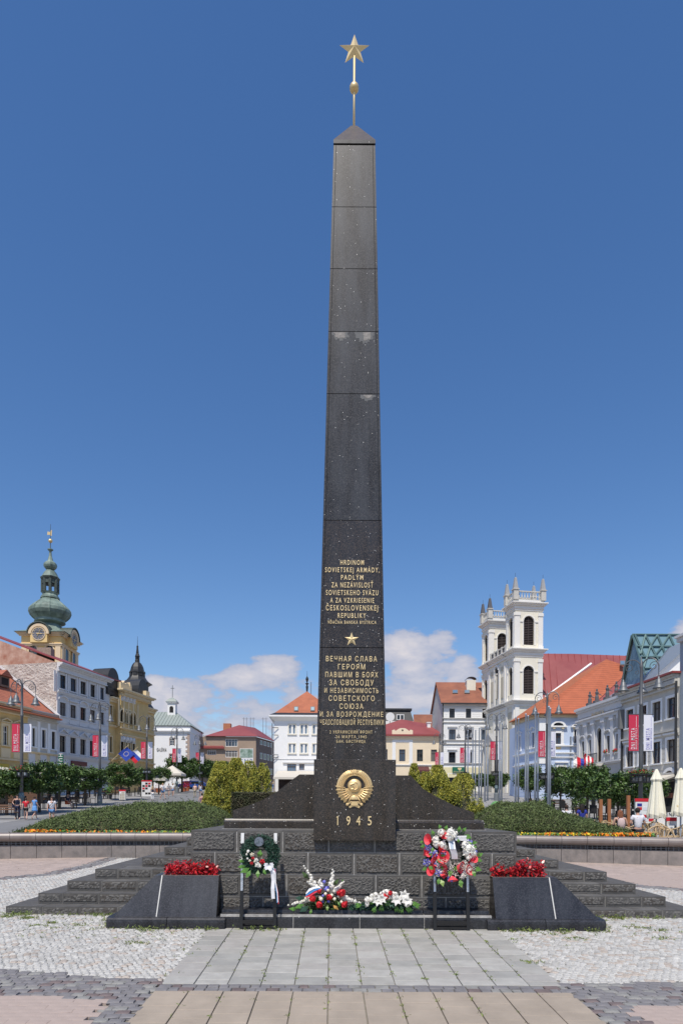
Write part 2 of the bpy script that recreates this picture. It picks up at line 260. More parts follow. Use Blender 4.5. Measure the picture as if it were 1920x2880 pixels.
# ------------------------------------------------------------------ mesh helpers
WO = {}
class MB:
    def __init__(s): s.v = []; s.f = []; s.m = []; s.mats = []
    def mi(s, m):
        if m not in s.mats: s.mats.append(m)
        return s.mats.index(m)
    def poly(s, pts, m):
        i = len(s.v); s.v += [tuple(p) for p in pts]; s.f.append(tuple(range(i, i + len(pts)))); s.m.append(s.mi(m))
    def add(s, verts, faces, m):
        i = len(s.v); s.v += [tuple(p) for p in verts]; k = s.mi(m)
        for f in faces: s.f.append(tuple(i + j for j in f)); s.m.append(k)
    def para(s, o, a, b, c, m):
        o, a, b, c = map(Vector, (o, a, b, c))
        s.add([o, o + a, o + a + b, o + b, o + c, o + a + c, o + a + b + c, o + b + c], [(0, 3, 2, 1), (4, 5, 6, 7), (0, 1, 5, 4), (1, 2, 6, 5), (2, 3, 7, 6), (3, 0, 4, 7)], m)
    def box(s, x0, x1, y0, y1, z0, z1, m): s.para((x0, y0, z0), (x1 - x0, 0, 0), (0, y1 - y0, 0), (0, 0, z1 - z0), m)
    def bev(s, x0, x1, y0, y1, z0, z1, e, m):
        """box with chamfered top edges"""
        s.add([(x0, y0, z0), (x1, y0, z0), (x1, y1, z0), (x0, y1, z0), (x0, y0, z1 - e), (x1, y0, z1 - e), (x1, y1, z1 - e), (x0, y1, z1 - e), (x0 + e, y0 + e, z1), (x1 - e, y0 + e, z1), (x1 - e, y1 - e, z1), (x0 + e, y1 - e, z1)],
              [(0, 1, 5, 4), (1, 2, 6, 5), (2, 3, 7, 6), (3, 0, 4, 7), (4, 5, 9, 8), (5, 6, 10, 9), (6, 7, 11, 10), (7, 4, 8, 11), (8, 9, 10, 11)], m)
    def prism(s, pts, a, m):
        """closed outline pts extruded by vector a"""
        a = Vector(a); n = len(pts); p = [Vector(q) for q in pts]
        s.add(p + [q + a for q in p], [tuple(range(n))[::-1], tuple(range(n, 2 * n))] + [(i, (i + 1) % n, n + (i + 1) % n, n + i) for i in range(n)], m)
    def tube(s, p0, p1, r0, r1=None, n=8, m=None, cap=True):
        r1 = r0 if r1 is None else r1; p0 = Vector(p0); p1 = Vector(p1); d = (p1 - p0).normalized()
        u = d.cross(Vector((0, 0, 1)) if abs(d.z) < .9 else Vector((1, 0, 0))).normalized(); w = d.cross(u)
        vs = [p + (u * cos(2 * pi * i / n) + w * sin(2 * pi * i / n)) * r for p, r in ((p0, r0), (p1, r1)) for i in range(n)]
        fs = [(i, (i + 1) % n, n + (i + 1) % n, n + i) for i in range(n)]
        if cap: fs += [tuple(range(n))[::-1], tuple(range(n, 2 * n))]
        s.add(vs, fs, m)
    def path(s, pts, r, n, m, rr=None):
        for i in range(len(pts) - 1):
            s.tube(pts[i], pts[i + 1], r if rr is None else rr[i], r if rr is None else rr[i + 1], n, m)
    def lathe(s, c, prof, n, m, rot=0, axis=None, sx=1, sy=1):
        c = Vector(c); vs = []
        for (r, z) in prof:
            for i in range(n):
                a = rot + 2 * pi * i / n; vs.append(c + Vector((r * cos(a) * sx, r * sin(a) * sy, z)))
        fs = [(j * n + i, j * n + (i + 1) % n, (j + 1) * n + (i + 1) % n, (j + 1) * n + i) for j in range(len(prof) - 1) for i in range(n)]
        fs += [tuple(range(n))[::-1], tuple(range((len(prof) - 1) * n, len(prof) * n))]
        s.add(vs, fs, m)
    def ball(s, c, r, m, n=8, k=5, sz=1, sx=1, sy=1):
        s.lathe(c, [(max(1e-4, r * sin(pi * j / k)), -r * cos(pi * j / k) * sz) for j in range(k + 1)], n, m, sx=sx, sy=sy)
    def build(s, name, parent=None, smooth=False, loc=None):
        me = bpy.data.meshes.new(name)
        if parent is not None: off = WO[parent.name]
        elif loc is not None: off = Vector(loc)
        else:
            A = np.array(s.v); off = Vector(((A[:, 0].min() + A[:, 0].max()) / 2, (A[:, 1].min() + A[:, 1].max()) / 2, A[:, 2].min()))
        me.from_pydata([(v[0] - off[0], v[1] - off[1], v[2] - off[2]) for v in s.v], [], s.f)
        for m in s.mats: me.materials.append(m)
        me.polygons.foreach_set('material_index', s.m)
        if smooth: me.polygons.foreach_set('use_smooth', [True] * len(s.f))
        me.update()
        o = bpy.data.objects.new(name, me); COL.objects.link(o)
        if parent is None: o.location = off
        else: o.parent = parent
        WO[o.name] = off.copy()
        return o
def empty(name, loc=(0, 0, 0)):
    o = bpy.data.objects.new(name, None); COL.objects.link(o); o.location = loc; WO[o.name] = Vector(loc); o.empty_display_size = .3
    return o
def tag(o, label=None, cat=None, group=None, kind=None):
    for k, v in (('label', label), ('category', cat), ('group', group), ('kind', kind)):
        if v: o[k] = v
    return o
def meshobj(name, me, parent=None, loc=(0, 0, 0)):
    o = bpy.data.objects.new(name, me); COL.objects.link(o); o.parent = parent; o.location = loc; return o
KIDS = {}
def copy_tree(o, parent=None):
    c = o.copy(); COL.objects.link(c); c.parent = parent
    WO[c.name] = Vector((0, 0, 0))
    for ch in o.children: copy_tree(ch, c)
    return c
def quads(name, C, A, B, m, parent=None, off=(0, 0, 0), midx=None):
    """leaf-sized rhombi: centre C, half axes A (long) and B"""
    n = len(C); V = np.empty((n, 4, 3)); V[:, 0] = C - A; V[:, 1] = C + B * .8 - A * .1; V[:, 2] = C + A; V[:, 3] = C - B * .8 - A * .1
    V = V.reshape(-1, 3) - np.array(off)
    me = bpy.data.meshes.new(name); me.vertices.add(4 * n); me.vertices.foreach_set('co', V.ravel().astype(np.float32))
    me.loops.add(4 * n); me.loops.foreach_set('vertex_index', np.arange(4 * n, dtype=np.int32))
    me.polygons.add(n); me.polygons.foreach_set('loop_start', np.arange(0, 4 * n, 4, dtype=np.int32)); me.polygons.foreach_set('loop_total', np.full(n, 4, dtype=np.int32))
    for q in (m if isinstance(m, (list, tuple)) else [m]): me.materials.append(q)
    if midx is not None: me.polygons.foreach_set('material_index', midx.astype(np.int32))
    me.update(); me.validate()
    o = bpy.data.objects.new(name, me); COL.objects.link(o)
    if parent is not None: o.parent = parent
    else: o.location = off
    WO[o.name] = Vector(off)
    return o
def rdir(rs, n, bias=(0, 0, 0)):
    d = rs.normal(size=(n, 3)) + np.array(bias); return d / np.linalg.norm(d, axis=1)[:, None]
def leaves(name, C, size, m, parent=None, off=(0, 0, 0), rs=None, bias=(0, 0, .6), asp=.6, midx=None, D=None):
    n = len(C); rs = rs or np.random.RandomState(3)
    nrm = rdir(rs, n, bias); t = rdir(rs, n) if D is None else D
    a = t - nrm * (t * nrm).sum(1)[:, None]; a /= np.linalg.norm(a, axis=1)[:, None] + 1e-9
    b = np.cross(nrm, a); s = size * (.65 + .7 * rs.rand(n))[:, None]
    return quads(name, C, a * s, b * s * asp, m, parent, off, midx)

# ------------------------------------------------------------------ lettering and figures are grown first, while the scene is small
TX = {}; _tmp = []
LINES = ['HRDINOM', 'SOVIETSKEJ ARMÁDY,', 'PADLÝM', 'ZA NEZÁVISLOSŤ', 'SOVIETSKEHO SVÄZU', 'A ZA VZKRIESENIE', 'ČESKOSLOVENSKEJ', 'REPUBLIKY', 'VĎAČNA BANSKÁ BYSTRICA',
         'ВЕЧНАЯ СЛАВА', 'ГЕРОЯМ', 'ПАВШИМ В БОЯХ', 'ЗА СВОБОДУ', 'И НЕЗАВИСИМОСТЬ', 'СОВЕТСКОГО', 'СОЮЗА', 'И ЗА ВОЗРОЖДЕНИЕ', 'ЧЕХОСЛОВАЦКОЙ РЕСПУБЛИКИ', '2 УКРАИНСКИЙ ФРОНТ', '26 МАРТА 1945', 'БАН. БИСТРИЦА',
         '1', '9', '4', '5', 'DNI MESTA', 'BANSKÁ BYSTRICA', 'GALÉRIA', 'ESPRESSO', 'HUMNO', 'ENSKÁ', 'S', 'RADNICA', 'i', 'SNP', 'XII', 'KAVIAREŇ']
for s_ in LINES:
    cu = bpy.data.curves.new('t', 'FONT'); cu.body = s_; cu.size = 1; cu.resolution_u = 3
    cu.offset = .004; cu.extrude = .02; cu.space_character = 1.38
    o_ = bpy.data.objects.new('t', cu); COL.objects.link(o_); _tmp.append((('T', s_), o_))
def fig(key, nodes, edges, sub=1):
    me = bpy.data.meshes.new('f'); me.from_pydata([n[0] for n in nodes], edges, []); o = bpy.data.objects.new('f', me); COL.objects.link(o)
    mo = o.modifiers.new('s', 'SKIN'); mo.use_smooth_shade = True
    for i, n in enumerate(nodes):
        me.skin_vertices[0].data[i].radius = n[1] if isinstance(n[1], tuple) else (n[1], n[1]); me.skin_vertices[0].data[i].use_root = (i == 0)
    mo.branch_smoothing = .4
    su = o.modifiers.new('b', 'SUBSURF'); su.levels = sub; su.render_levels = sub
    _tmp.append((('F', key), o))
def pose(kind):
    """joint positions of a 1.7 m figure facing -y"""
    P = dict(pel=(0, 0, .93), wai=(0, 0, 1.08), che=(0, -.01, 1.27), nec=(0, .0, 1.45), hea=(0, -.02, 1.56), top=(0, -.01, 1.645),
             sl=(.17, 0, 1.395), sr=(-.17, 0, 1.395), el=(.225, .02, 1.13), er=(-.225, .02, 1.13), wl=(.235, -.05, .90), wr=(-.235, -.05, .90), hl=(.235, -.07, .81), hr=(-.235, -.07, .81),
             tl=(.09, 0, .87), tr=(-.09, 0, .87), kl=(.10, -.01, .48), kr=(-.10, -.01, .48), al=(.10, .02, .09), ar=(-.10, .02, .09), fl=(.11, -.13, .035), fr=(-.11, -.13, .035))
    if kind == 'walk':
        P.update(kl=(.09, -.12, .50), al=(.09, -.26, .10), fl=(.09, -.40, .05), kr=(-.09, .04, .47), ar=(-.09, .30, .15), fr=(-.09, .20, .04), wl=(.24, .14, .93), hl=(.24, .17, .85), el=(.22, .08, 1.14), wr=(-.24, -.19, .95), hr=(-.24, -.24, .88), er=(-.22, -.04, 1.13))
    if kind == 'bent':   # arms folded to the front, looking at something held
        P.update(el=(.25, -.02, 1.12), er=(-.25, -.02, 1.12), wl=(.12, -.24, 1.12), wr=(-.12, -.24, 1.12), hl=(.05, -.28, 1.16), hr=(-.05, -.28, 1.16), hea=(0, -.05, 1.55), top=(0, -.06, 1.63))
    if kind == 'hip':    # hand on hip, other arm holding a strap
        P.update(er=(-.36, .06, 1.17), wr=(-.20, -.04, 1.0), hr=(-.14, -.07, .96), kl=(.13, -.03, .48), al=(.16, 0, .09), fl=(.18, -.15, .035))
    if kind == 'sit':
        P.update({k: (v[0], v[1], v[2] - .45) for k, v in P.items()})
        P.update(kl=(.11, -.44, .50), kr=(-.11, -.44, .50), al=(.11, -.62, .12), ar=(-.11, -.60, .12), fl=(.11, -.76, .10), fr=(-.11, -.74, .09), tl=(.09, -.04, .46), tr=(-.09, -.04, .46), wl=(.20, -.28, .60), wr=(-.20, -.28, .60), hl=(.18, -.36, .58), hr=(-.18, -.36, .58))
    return P
for kd in ('stand', 'walk', 'bent', 'hip', 'sit'):
    P = pose(kd)
    ks = ['pel', 'wai', 'che', 'nec', 'hea', 'top', 'sl', 'el', 'wl', 'hl', 'sr', 'er', 'wr', 'hr', 'tl', 'kl', 'al', 'fl', 'tr', 'kr', 'ar', 'fr']
    rd = dict(pel=(.14, .10), wai=(.115, .09), che=(.14, .10), nec=.05, hea=(.072, .092), top=(.055, .07), sl=.055, sr=.055, el=.04, er=.04, wl=.027, wr=.027, hl=(.036, .02), hr=(.036, .02), tl=.085, tr=.085, kl=.055, kr=.055, al=.036, ar=.036, fl=(.04, .028), fr=(.04, .028))
    ed = [(0, 1), (1, 2), (2, 3), (3, 4), (4, 5), (2, 6), (6, 7), (7, 8), (8, 9), (2, 10), (10, 11), (11, 12), (12, 13), (0, 14), (14, 15), (15, 16), (16, 17), (0, 18), (18, 19), (19, 20), (20, 21)]
    fig(('body', kd), [(P[k], rd[k]) for k in ks], ed)
    mid = lambda a, b, t: tuple(P[a][i] + (P[b][i] - P[a][i]) * t for i in range(3))
    fig(('shirt', kd), [(P['pel'], (.165, .125)), (P['wai'], (.14, .115)), (P['che'], (.162, .122)), (mid('che', 'nec', .75), (.09, .075)), (P['sl'], .078), (mid('sl', 'el', .6), .066), (P['sr'], .078), (mid('sr', 'er', .6), .066)], [(0, 1), (1, 2), (2, 3), (2, 4), (4, 5), (2, 6), (6, 7)])
    fig(('top', kd), [(P['pel'], (.16, .12)), (P['wai'], (.132, .108)), (P['che'], (.158, .118)), (mid('che', 'nec', .55), (.12, .09))], [(0, 1), (1, 2), (2, 3)])
    fig(('trousers', kd), [(P['pel'], (.155, .12)), (P['tl'], .105), (P['kl'], .075), (mid('kl', 'al', .9), .068), (P['tr'], .105), (P['kr'], .075), (mid('kr', 'ar', .9), .068)], [(0, 1), (1, 2), (2, 3), (0, 4), (4, 5), (5, 6)])
    fig(('shorts', kd), [(P['pel'], (.155, .12)), (P['tl'], .108), (mid('tl', 'kl', .5), .09), (P['tr'], .108), (mid('tr', 'kr', .5), .09)], [(0, 1), (1, 2), (0, 3), (3, 4)])
    fig(('shoes', kd), [(P['al'], .05), (P['fl'], (.05, .036)), (P['ar'], .05), (P['fr'], (.05, .036))], [(0, 1), (2, 3)])
bpy.context.view_layer.update()
_dg = bpy.context.evaluated_depsgraph_get()
FG = {}
for key, o_ in _tmp:
    me = bpy.data.meshes.new_from_object(o_.evaluated_get(_dg)); me.materials.clear()
    (TX if key[0] == 'T' else FG)[key[1]] = me
for key, o_ in _tmp:
    bpy.data.objects.remove(o_)
CAP = max(v.co.y for v in TX['HRDINOM'].vertices)
def put_text(s_, name, o, ux, uz, w, h, m, parent=None, depth=.01, sink=0):
    """lettering fitted to a w x h field centred at o, running along ux with its tops towards uz"""
    src = TX[s_]; A = np.empty(len(src.vertices) * 3); src.vertices.foreach_get('co', A); A = A.reshape(-1, 3)
    mn, mxx = A.min(0), A.max(0); mn[1], mxx[1] = 0, CAP; B = (A - (mn + mxx) / 2) / (mxx - mn)
    ux = Vector(ux).normalized(); uz = Vector(uz).normalized(); nn = ux.cross(uz)
    X = np.outer(B[:, 0] * w, ux) + np.outer(B[:, 1] * h, uz) + np.outer((B[:, 2] + .5) * depth - sink, nn)
    off = WO[parent.name] if parent else Vector(o)
    X += np.array(o) - np.array(off)
    me = src.copy(); me.vertices.foreach_set('co', X.ravel()); me.materials.append(m); me.polygons.foreach_set('material_index', [0] * len(me.polygons)); me.update()
    ob = bpy.data.objects.new(name, me); COL.objects.link(ob)
    if parent: ob.parent = parent
    else: ob.location = o
    WO[ob.name] = off
    return ob
# ------------------------------------------------------------------ ground
def sheet(name, xs, ys, m, zoff=0.0, keep=None, parent=None):
    mb = MB()
    for x0, x1 in zip(xs, xs[1:]):
        for y0, y1 in zip(ys, ys[1:]):
            if keep and not keep((x0 + x1) / 2, (y0 + y1) / 2): continue
            mb.poly([(x0, y0, g(y0) + zoff), (x1, y0, g(y0) + zoff), (x1, y1, g(y1) + zoff), (x0, y1, g(y1) + zoff)], m)
    return mb.build(name, parent)
mb = MB(); ysn = [-60, 0, 10, 20.35]; ysf = [20.35, 25, 30, 35, 40, 47, 55, 61, 68, 84, 100, 120, 140, 170, 300, 900]
for ys, zo, mm in ((ysn, -.03, M['joint']), (ysf, 0, M['asphalt'])):
    for y0, y1 in zip(ys, ys[1:]):
        z0, z1 = g(y0) + zo, g(y1) + zo
        mb.poly([(-600, y0, z0), (600, y0, z0), (600, y1, z1), (-600, y1, z1)], mm)
mb.poly([(-600, 20.35, g(20.35) - .03), (600, 20.35, g(20.35) - .03), (600, 20.35, g(20.35)), (-600, 20.35, g(20.35))], M['asphalt'])
ground = mb.build('ground', loc=(0, 0, g(0))); tag(ground, 'broad grey paved town square rising gently towards the far end', kind='structure')
# side strips of lighter slabs under the trees
mb = MB()
for x0, x1 in ((-26.5, -18.6), (13.6, 25.5)):
    for y0, y1 in zip(ysf[2:12], ysf[3:13]):
        mb.poly([(x0, y0, g(y0) + .004), (x1, y0, g(y0) + .004), (x1, y1, g(y1) + .004), (x0, y1, g(y1) + .004)], mat('pavement_slab', (.27, .265, .255), .85, var=.15, vscale=1.2, bump=.3, bscale=12))
tag(mb.build('pavement'), 'pale slab pavement strips below the street trees', kind='structure')

XL, XR = -1.88, 2.59
BL = [(-30, 13.4), (-12, 14.6), (-7.65, 15.2), (-6.75, 16.2), (-6.4, 18.0), (-6.4, 20.3)]
BR = [(30, 12.8), (12, 13.7), (7.6, 14.15), (6.75, 14.7), (6.35, 16), (6.35, 19.6)]
def interp(P, x, k=0):
    Q = sorted(P, key=lambda p: p[k])
    for a, b in zip(Q, Q[1:]):
        if a[k] <= x <= b[k]:
            t = (x - a[k]) / max(1e-6, b[k] - a[k]); return a[1 - k] + (b[1 - k] - a[1 - k]) * t
    return None
def sgn_dist(P, x, y, side):
    """distance from the line of the back band, positive beyond it"""
    best = 1e9; s = 1
    for a, b in zip(P, P[1:]):
        ax, ay = a; bx, by = b; dx, dy = bx - ax, by - ay; t = max(0, min(1, ((x - ax) * dx + (y - ay) * dy) / (dx * dx + dy * dy)))
        px, py = ax + dx * t, ay + dy * t; d = math.hypot(x - px, y - py)
        if d < best: best = d; s = 1 if side * (dx * (y - py) - dy * (x - px)) > 0 else -1
    return best * s
def kind(x, y):
    if XL < x < XR:
        if y < 7.06: return 'tan'
        if y < 7.30: return 'strip'
        if y < 10.3: return 'marble'
        return None
    if x <= XL:
        up = 7.43 - .2 * (x + 1.88) if x > -4.5 else 7.95 - .04 * (x + 4.5); lo = 6.77 - .09 * (x + 2.28)
        if y < lo: return 'band' if x > -2.27 else 'pink'
        if y < up: return 'band'
    else:
        up = 7.38 + .11 * (x - 2.59); lo = 6.68 + .01 * (x - 2.98)
        if y < lo: return 'band' if x < 2.98 else 'pink'
        if y < up: return 'band'
    P, sd = (BL, 1) if x < 0 else (BR, -1)
    d = sgn_dist(P, x, y, sd)
    if d < 0: return 'white'
    if d < .45: return 'band'
    return 'pink'
def covered(x, y):
    if abs(x - .38) < 5.86 and y > 11.24: return True
    if y > 10.14 and -3.40 < x < 4.20: return True
    return False
def slabm(mb, x0, x1, y0, y1, m, dz=0.0, e=.004, j=None):
    k = len(mb.v); mb.bev(x0, x1, y0, y1, -.03, 0, e, m)
    for i in range(k, len(mb.v)):
        x, y, z = mb.v[i]
        mb.v[i] = (x + (j() if j else 0), y + (j() if j else 0), z + g(y) + dz)
# tan slabs
root = sheet('tan_slab_paving', [XL, XR], [3.5, 7.07], M['joint'], -.022); tag(root, 'tan concrete slab paving nearest the viewer', kind='structure')
pw = (XR - XL) / 12
for c in range(12):
    y = 7.05 - (0.115 if c % 2 else 0) - .02 * R.random(); rows = 0
    mb = MB(); slabm(mb, XL + c * pw + .006, XL + (c + 1) * pw - .006, y + .006, 7.055, M['tan'])
    if y < 7.0: mb.build('paving_slab', root)
    while rows < 6:
        mb = MB(); slabm(mb, XL + c * pw + .006, XL + (c + 1) * pw - .006, y - .233, y, M['tan'], dz=R.uniform(-.002, .002)); mb.build('paving_slab', root); y -= .236; rows += 1
# marble slabs
root = sheet('marble_slab_paving', [XL, XR], [7.30, 10.3], M['joint'], -.022); tag(root, 'pale grey marble slabs leading to the foot of the memorial', kind='structure')
mats_m = [mat('grey_marble_slab_%s' % s, a, .65, rgb2=b, vscale=v, bump=.2, bscale=50) for s, a, b, v in (('veined', (.30, .29, .262), (.40, .39, .355), 4), ('pale', (.345, .335, .305), (.44, .43, .395), 6), ('cool', (.275, .27, .25), (.365, .36, .33), 3), ('warm', (.32, .305, .28), (.395, .38, .35), 7))]
for c in range(12):
    y = 7.31
    first = True
    while y < 10.25:
        d = (.16 if (first and c % 2) else .292); y2 = min(y + d, 10.28)
        mb = MB(); slabm(mb, XL + c * pw + .005, XL + (c + 1) * pw - .005, y, y2 - .011, R.choice(mats_m), dz=R.uniform(-.004, .003)); mb.build('paving_slab', root); y = y2; first = False
# dark sett strip between the two
root = sheet('dark_sett_strip', [XL, XR], [7.06, 7.31], M['joint'], -.022); tag(root, 'double row of dark basalt setts between the tan and the grey slabs', kind='structure')
for r_ in range(2):
    x = XL
    while x < XR - .05:
        w = R.uniform(.10, .17); m = R.choice([M['sett']] * 5 + [M['settr'], M['settg']])
        mb = MB(); slabm(mb, x, min(x + w - .008, XR), 7.068 + r_ * .118, 7.175 + r_ * .118, m, dz=R.uniform(-.004, .004), e=.008, j=lambda: R.uniform(-.004, .004)); mb.build('sett', root); x += w
# basalt setts of the bands
def pattern(px, py, kd, xr, yr, wv=.02, ang=0):
    out = []; y = yr[0]; row = 0
    while y < yr[1]:
        x = xr[0] + (row % 2) * px * .5 + (R.uniform(-.02, .02) if kd != 'pink' else 0)
        while x < xr[1]:
            yy = y + wv * sin(x * 2.1 + row * .13) + ang * x
            if kind(x, yy) == kd and not covered(x, yy) and abs(yy - 10) < 30: out.append((x, yy))
            x += px
        y += py; row += 1
    return out
def lay(name, label, pts, w, d, mts, part, stuffname, e=.012, jit=.01, nparts=300, zj=.006, wts=None):
    """the largest pieces singly, the rest joined"""
    pts = sorted(pts, key=lambda p: p[1] + .05 * abs(p[0]))
    vis = [p for p in pts if p[1] > 5.9 and abs((p[0]) / p[1]) < .54]
    sel = set(vis[:nparts]); mb = MB()
    x0 = min(p[0] for p in pts) - .1; x1 = max(p[0] for p in pts) + .1
    b = MB(); p0 = pts[0]; b.box(p0[0] - .04, p0[0] + .04, p0[1] - .04, p0[1] + .04, g(p0[1]) - .029, g(p0[1]) - .02, M['joint'])
    root = b.build(name); tag(root, label, kind='structure'); off = WO[root.name]
    var = []
    for k in range(8):
        v = MB(); hw = w / 2 * (R.uniform(.94, .995) if zj > .002 else .985); hd = d / 2 * (R.uniform(.92, .99) if zj > .002 else .98)
        v.bev(-hw, hw, -hd, hd, -.03, 0, e, mts[k % len(mts)])
        v.v = [(a + R.uniform(-jit, jit), b_ + R.uniform(-jit, jit), c + (R.uniform(-.003, .003) if c > -.02 else 0)) for a, b_, c in v.v]
        var.append(v)
    mes = []
    for v in var:
        me = bpy.data.meshes.new(part); me.from_pydata(v.v, [], v.f)
        for m in v.mats: me.materials.append(m)
        mes.append(me)
    for p in pts:
        k = R.choice(range(8)) if wts is None else R.choices(range(8), wts)[0]; z = g(p[1]) + R.uniform(-zj, zj)
        if p in sel:
            o = meshobj(part, mes[k], root, (p[0] - off[0], p[1] - off[1], z - off[2])); o.rotation_euler = (math.atan(.033), 0, R.uniform(-.08, .08))
        else:
            v = var[k]; c, s_ = cos(a_ := R.uniform(-.08, .08)), sin(a_)
            mb.add([(x * c - y * s_ + p[0], x * s_ + y * c + p[1], zz + z + .033 * y) for x, y, zz in v.v], v.f, v.mats[0])
    if mb.v: tag(mb.build(stuffname, root), kind='stuff')
    return root
lay('dark_sett_band', 'bands of dark basalt setts framing the white cobbles', [p for p in pattern(.142, .108, 'band', (-12, 12), (5.4, 20.2), .01)], .142, .108, [M['sett'], M['sett'], M['settg'], M['sett'], M['settr'], M['sett'], M['settg'], M['sett']], 'sett', 'far_setts', e=.01)
lay('white_cobble_paving', 'white marble cobbles laid in uneven rows beside the memorial steps', pattern(.088, .078, 'white', (-11, 11), (6.6, 20.2), .03, .02), .088, .078, [M['cobble']] * 7 + [M['cobble2']], 'cobble', 'far_cobbles', e=.014, jit=.006, zj=.005)
lay('pink_paver_paving', 'pinkish concrete pavers in the two front corners and behind the steps', pattern(.20, .10, 'pink', (-14, 14), (5.4, 20.3), 0), .212, .106, [M['pink']], 'paver', 'far_pavers', e=.003, jit=.0, zj=.0015)

# ------------------------------------------------------------------ the memorial
MEM = empty('memorial_obelisk', (.38, 12.9, g(12.9))); tag(MEM, 'tall black granite memorial obelisk with gilded star, emblem and inscriptions on a stepped rusticated base', 'obelisk')
XC = .38
def rough_stone(w, h, d, mg=.03, seed=0, m=M['stone'], fm=M['stone2'], cell=17, step=.0115, amp=.010, base=.012):
    """dressed margin and a vermiculated, proud face; front at y=0"""
    m = (m, M['stoneb'], M['stonec'])[seed * 7 % 3]; fm = M['stone2b'] if seed % 4 == 1 else fm
    mb = MB()
    mb.box(0, w, .001, d, 0, h, fm)
    nx = max(3, int((w - 2 * mg) / step)); nz = max(3, int((h - 2 * mg) / step)); V = []; RD = []
    so_ = Vector((seed * 3.17, seed * 1.3, 0))
    for j in range(nz + 1):
        for i in range(nx + 1):
            x = mg + (w - 2 * mg) * i / nx; z = mg + (h - 2 * mg) * j / nz
            if i in (0, nx) or j in (0, nz): y = .0
            else:
                q = noise.voronoi(Vector((x * cell, z * cell * 1.1, 0)) + so_ + noise.noise_vector(Vector((x * 9, z * 9, seed))) * .22)[0]
                dd = q[1] - q[0]; ridge = max(0, 1 - dd * 4.2)
                y = -(base + amp * (ridge ** 1.3) + .006 * noise.noise(Vector((x * 30, z * 30, seed))))
            V.append((x, y, z)); RD.append(ridge if (i not in (0, nx) and j not in (0, nz)) else 0)
    n1_ = nx + 1
    fa = [(j * n1_ + i, j * n1_ + i + 1, (j + 1) * n1_ + i + 1, (j + 1) * n1_ + i) for j in range(nz) for i in range(nx)]
    mb.add(V, fa, m); kr = mb.mi(M['ridge']); b0 = len(mb.m) - len(fa)
    for q, f in enumerate(fa):
        if max(RD[a] for a in f) > .80: mb.m[b0 + q] = kr
    return mb
def put(mb, name, x, y, z, parent=MEM, rot=0):
    c, s_ = cos(rot), sin(rot)
    mb.v = [(vx * c - vy * s_ + x, vx * s_ + vy * c + y, vz + z) for vx, vy, vz in mb.v]
    return mb.build(name, parent)
HW = [5.90, 5.50, 5.13, 4.75, 4.02, 3.67, 3.30]; FY = [11.2, 11.54, 11.88, 12.22, 12.70, 13.02, 13.34]; ZT = [-1.69 + .183 * k for k in range(7)]
seed = 1
core = MB()
for k in range(7):
    z0 = ZT[k] - .183 if k else g(11.2) - .25
    core.box(XC - HW[k] + .012, XC + HW[k] - .012, FY[k] + .012, FY[k] + 2 * (HW[k] if k < 4 else HW[k] + .3) * .93, z0, ZT[k] - .006, M['mortar'])
core.build('step_core', MEM)
for k in range(7):
    z0 = ZT[k] - .183 + .009 if k else g(11.2) - .12
    dpt = (FY[k + 1] - FY[k] + .1) if k < 6 else .7
    for sgn in (-1, 1):
        x = HW[k] - (.42 if k % 2 else .62); edges = [HW[k]]
        while x > 1.9: edges.append(x); x -= .64
        for a, b in zip(edges, edges[1:]):
            xa, xb = (XC + b, XC + a) if sgn > 0 else (XC - a, XC - b)
            if XC - 2.6 < xa and xb < XC + 2.6 and k >= 0: continue
            seed += 1; put(rough_stone(xb - xa - .010, ZT[k] - z0, dpt, .022, seed, cell=24, step=.018, amp=.006, base=.006), 'step_stone', xa + .005, FY[k], z0)
        # side stones, running back
        for q in range(5):
            ya = FY[k] + dpt + .006 + q * 1.0
            mb = MB(); tw = (HW[k] - (HW[k + 1] if k < 6 else 2.4)) + .06
            xs_ = (XC + HW[k] - tw, XC + HW[k]) if sgn > 0 else (XC - HW[k], XC - HW[k] + tw)
            mb.box(xs_[0], xs_[1], ya, ya + .99, z0, ZT[k], M['stone2']); mb.build('step_stone', MEM)
# top landing
mb = MB(); mb.box(XC - 2.62, XC + 2.62, 10.63, 16.6, -.50, -.358, M['stone2']); mb.build('landing_slab', MEM)
# front wall of three and a half courses
YW = 10.60; CH = .355; ZW = -.355
mb = MB(); mb.box(-2.235, 2.982, YW + .005, 13.0, g(10.6) - .2, ZW - .02, M['mortar']); mb.build('wall_core', MEM)
courses = [[-2.25, -1.51, -.77, -.03, .71, 1.53, 2.26, 2.997], [-2.25, -1.86, -1.11, -.36, .38, 1.11, 1.86, 2.60, 2.997], [-2.25, -1.44, -.707, .02, .73, 1.47, 2.20, 2.997], [-2.25, -1.80, -1.08, -.36, .40, 1.11, 1.86, 2.60, 2.997]]
for ci, js in enumerate(courses):
    zt = ZW - ci * CH; zb = zt - CH + .010
    for a, b in zip(js, js[1:]):
        seed += 1; put(rough_stone(b - a - .013, zt - zb, .35, .034, seed), 'wall_stone', a + .006, YW, zb)
# black step under the wall: low rounded plinth in two tiers, mitred in pieces
jp = [-1.70, -.57, .46, 1.46, 2.50]
for a, b in zip(jp, jp[1:]):
    mb = MB(); zf = g(10.2) - .06
    def prof(pts, a=a, b=b): mb.prism([(a + .003, y, z) for y, z in pts], (b - a - .010, 0, 0), M['polished'])
    prof([(10.20, zf), (10.20, -1.715), (10.205, -1.68), (10.225, -1.65), (10.26, -1.638), (10.33, -1.636), (10.34, -1.590), (10.60, -1.580), (10.60, zf)])
    mb.build('plinth_stone', MEM)
mb = MB(); mb.box(-1.70, 2.5, 10.206, 10.59, g(10.2) - .06, -1.645, M['mortar']); mb.build('plinth_bed', MEM)
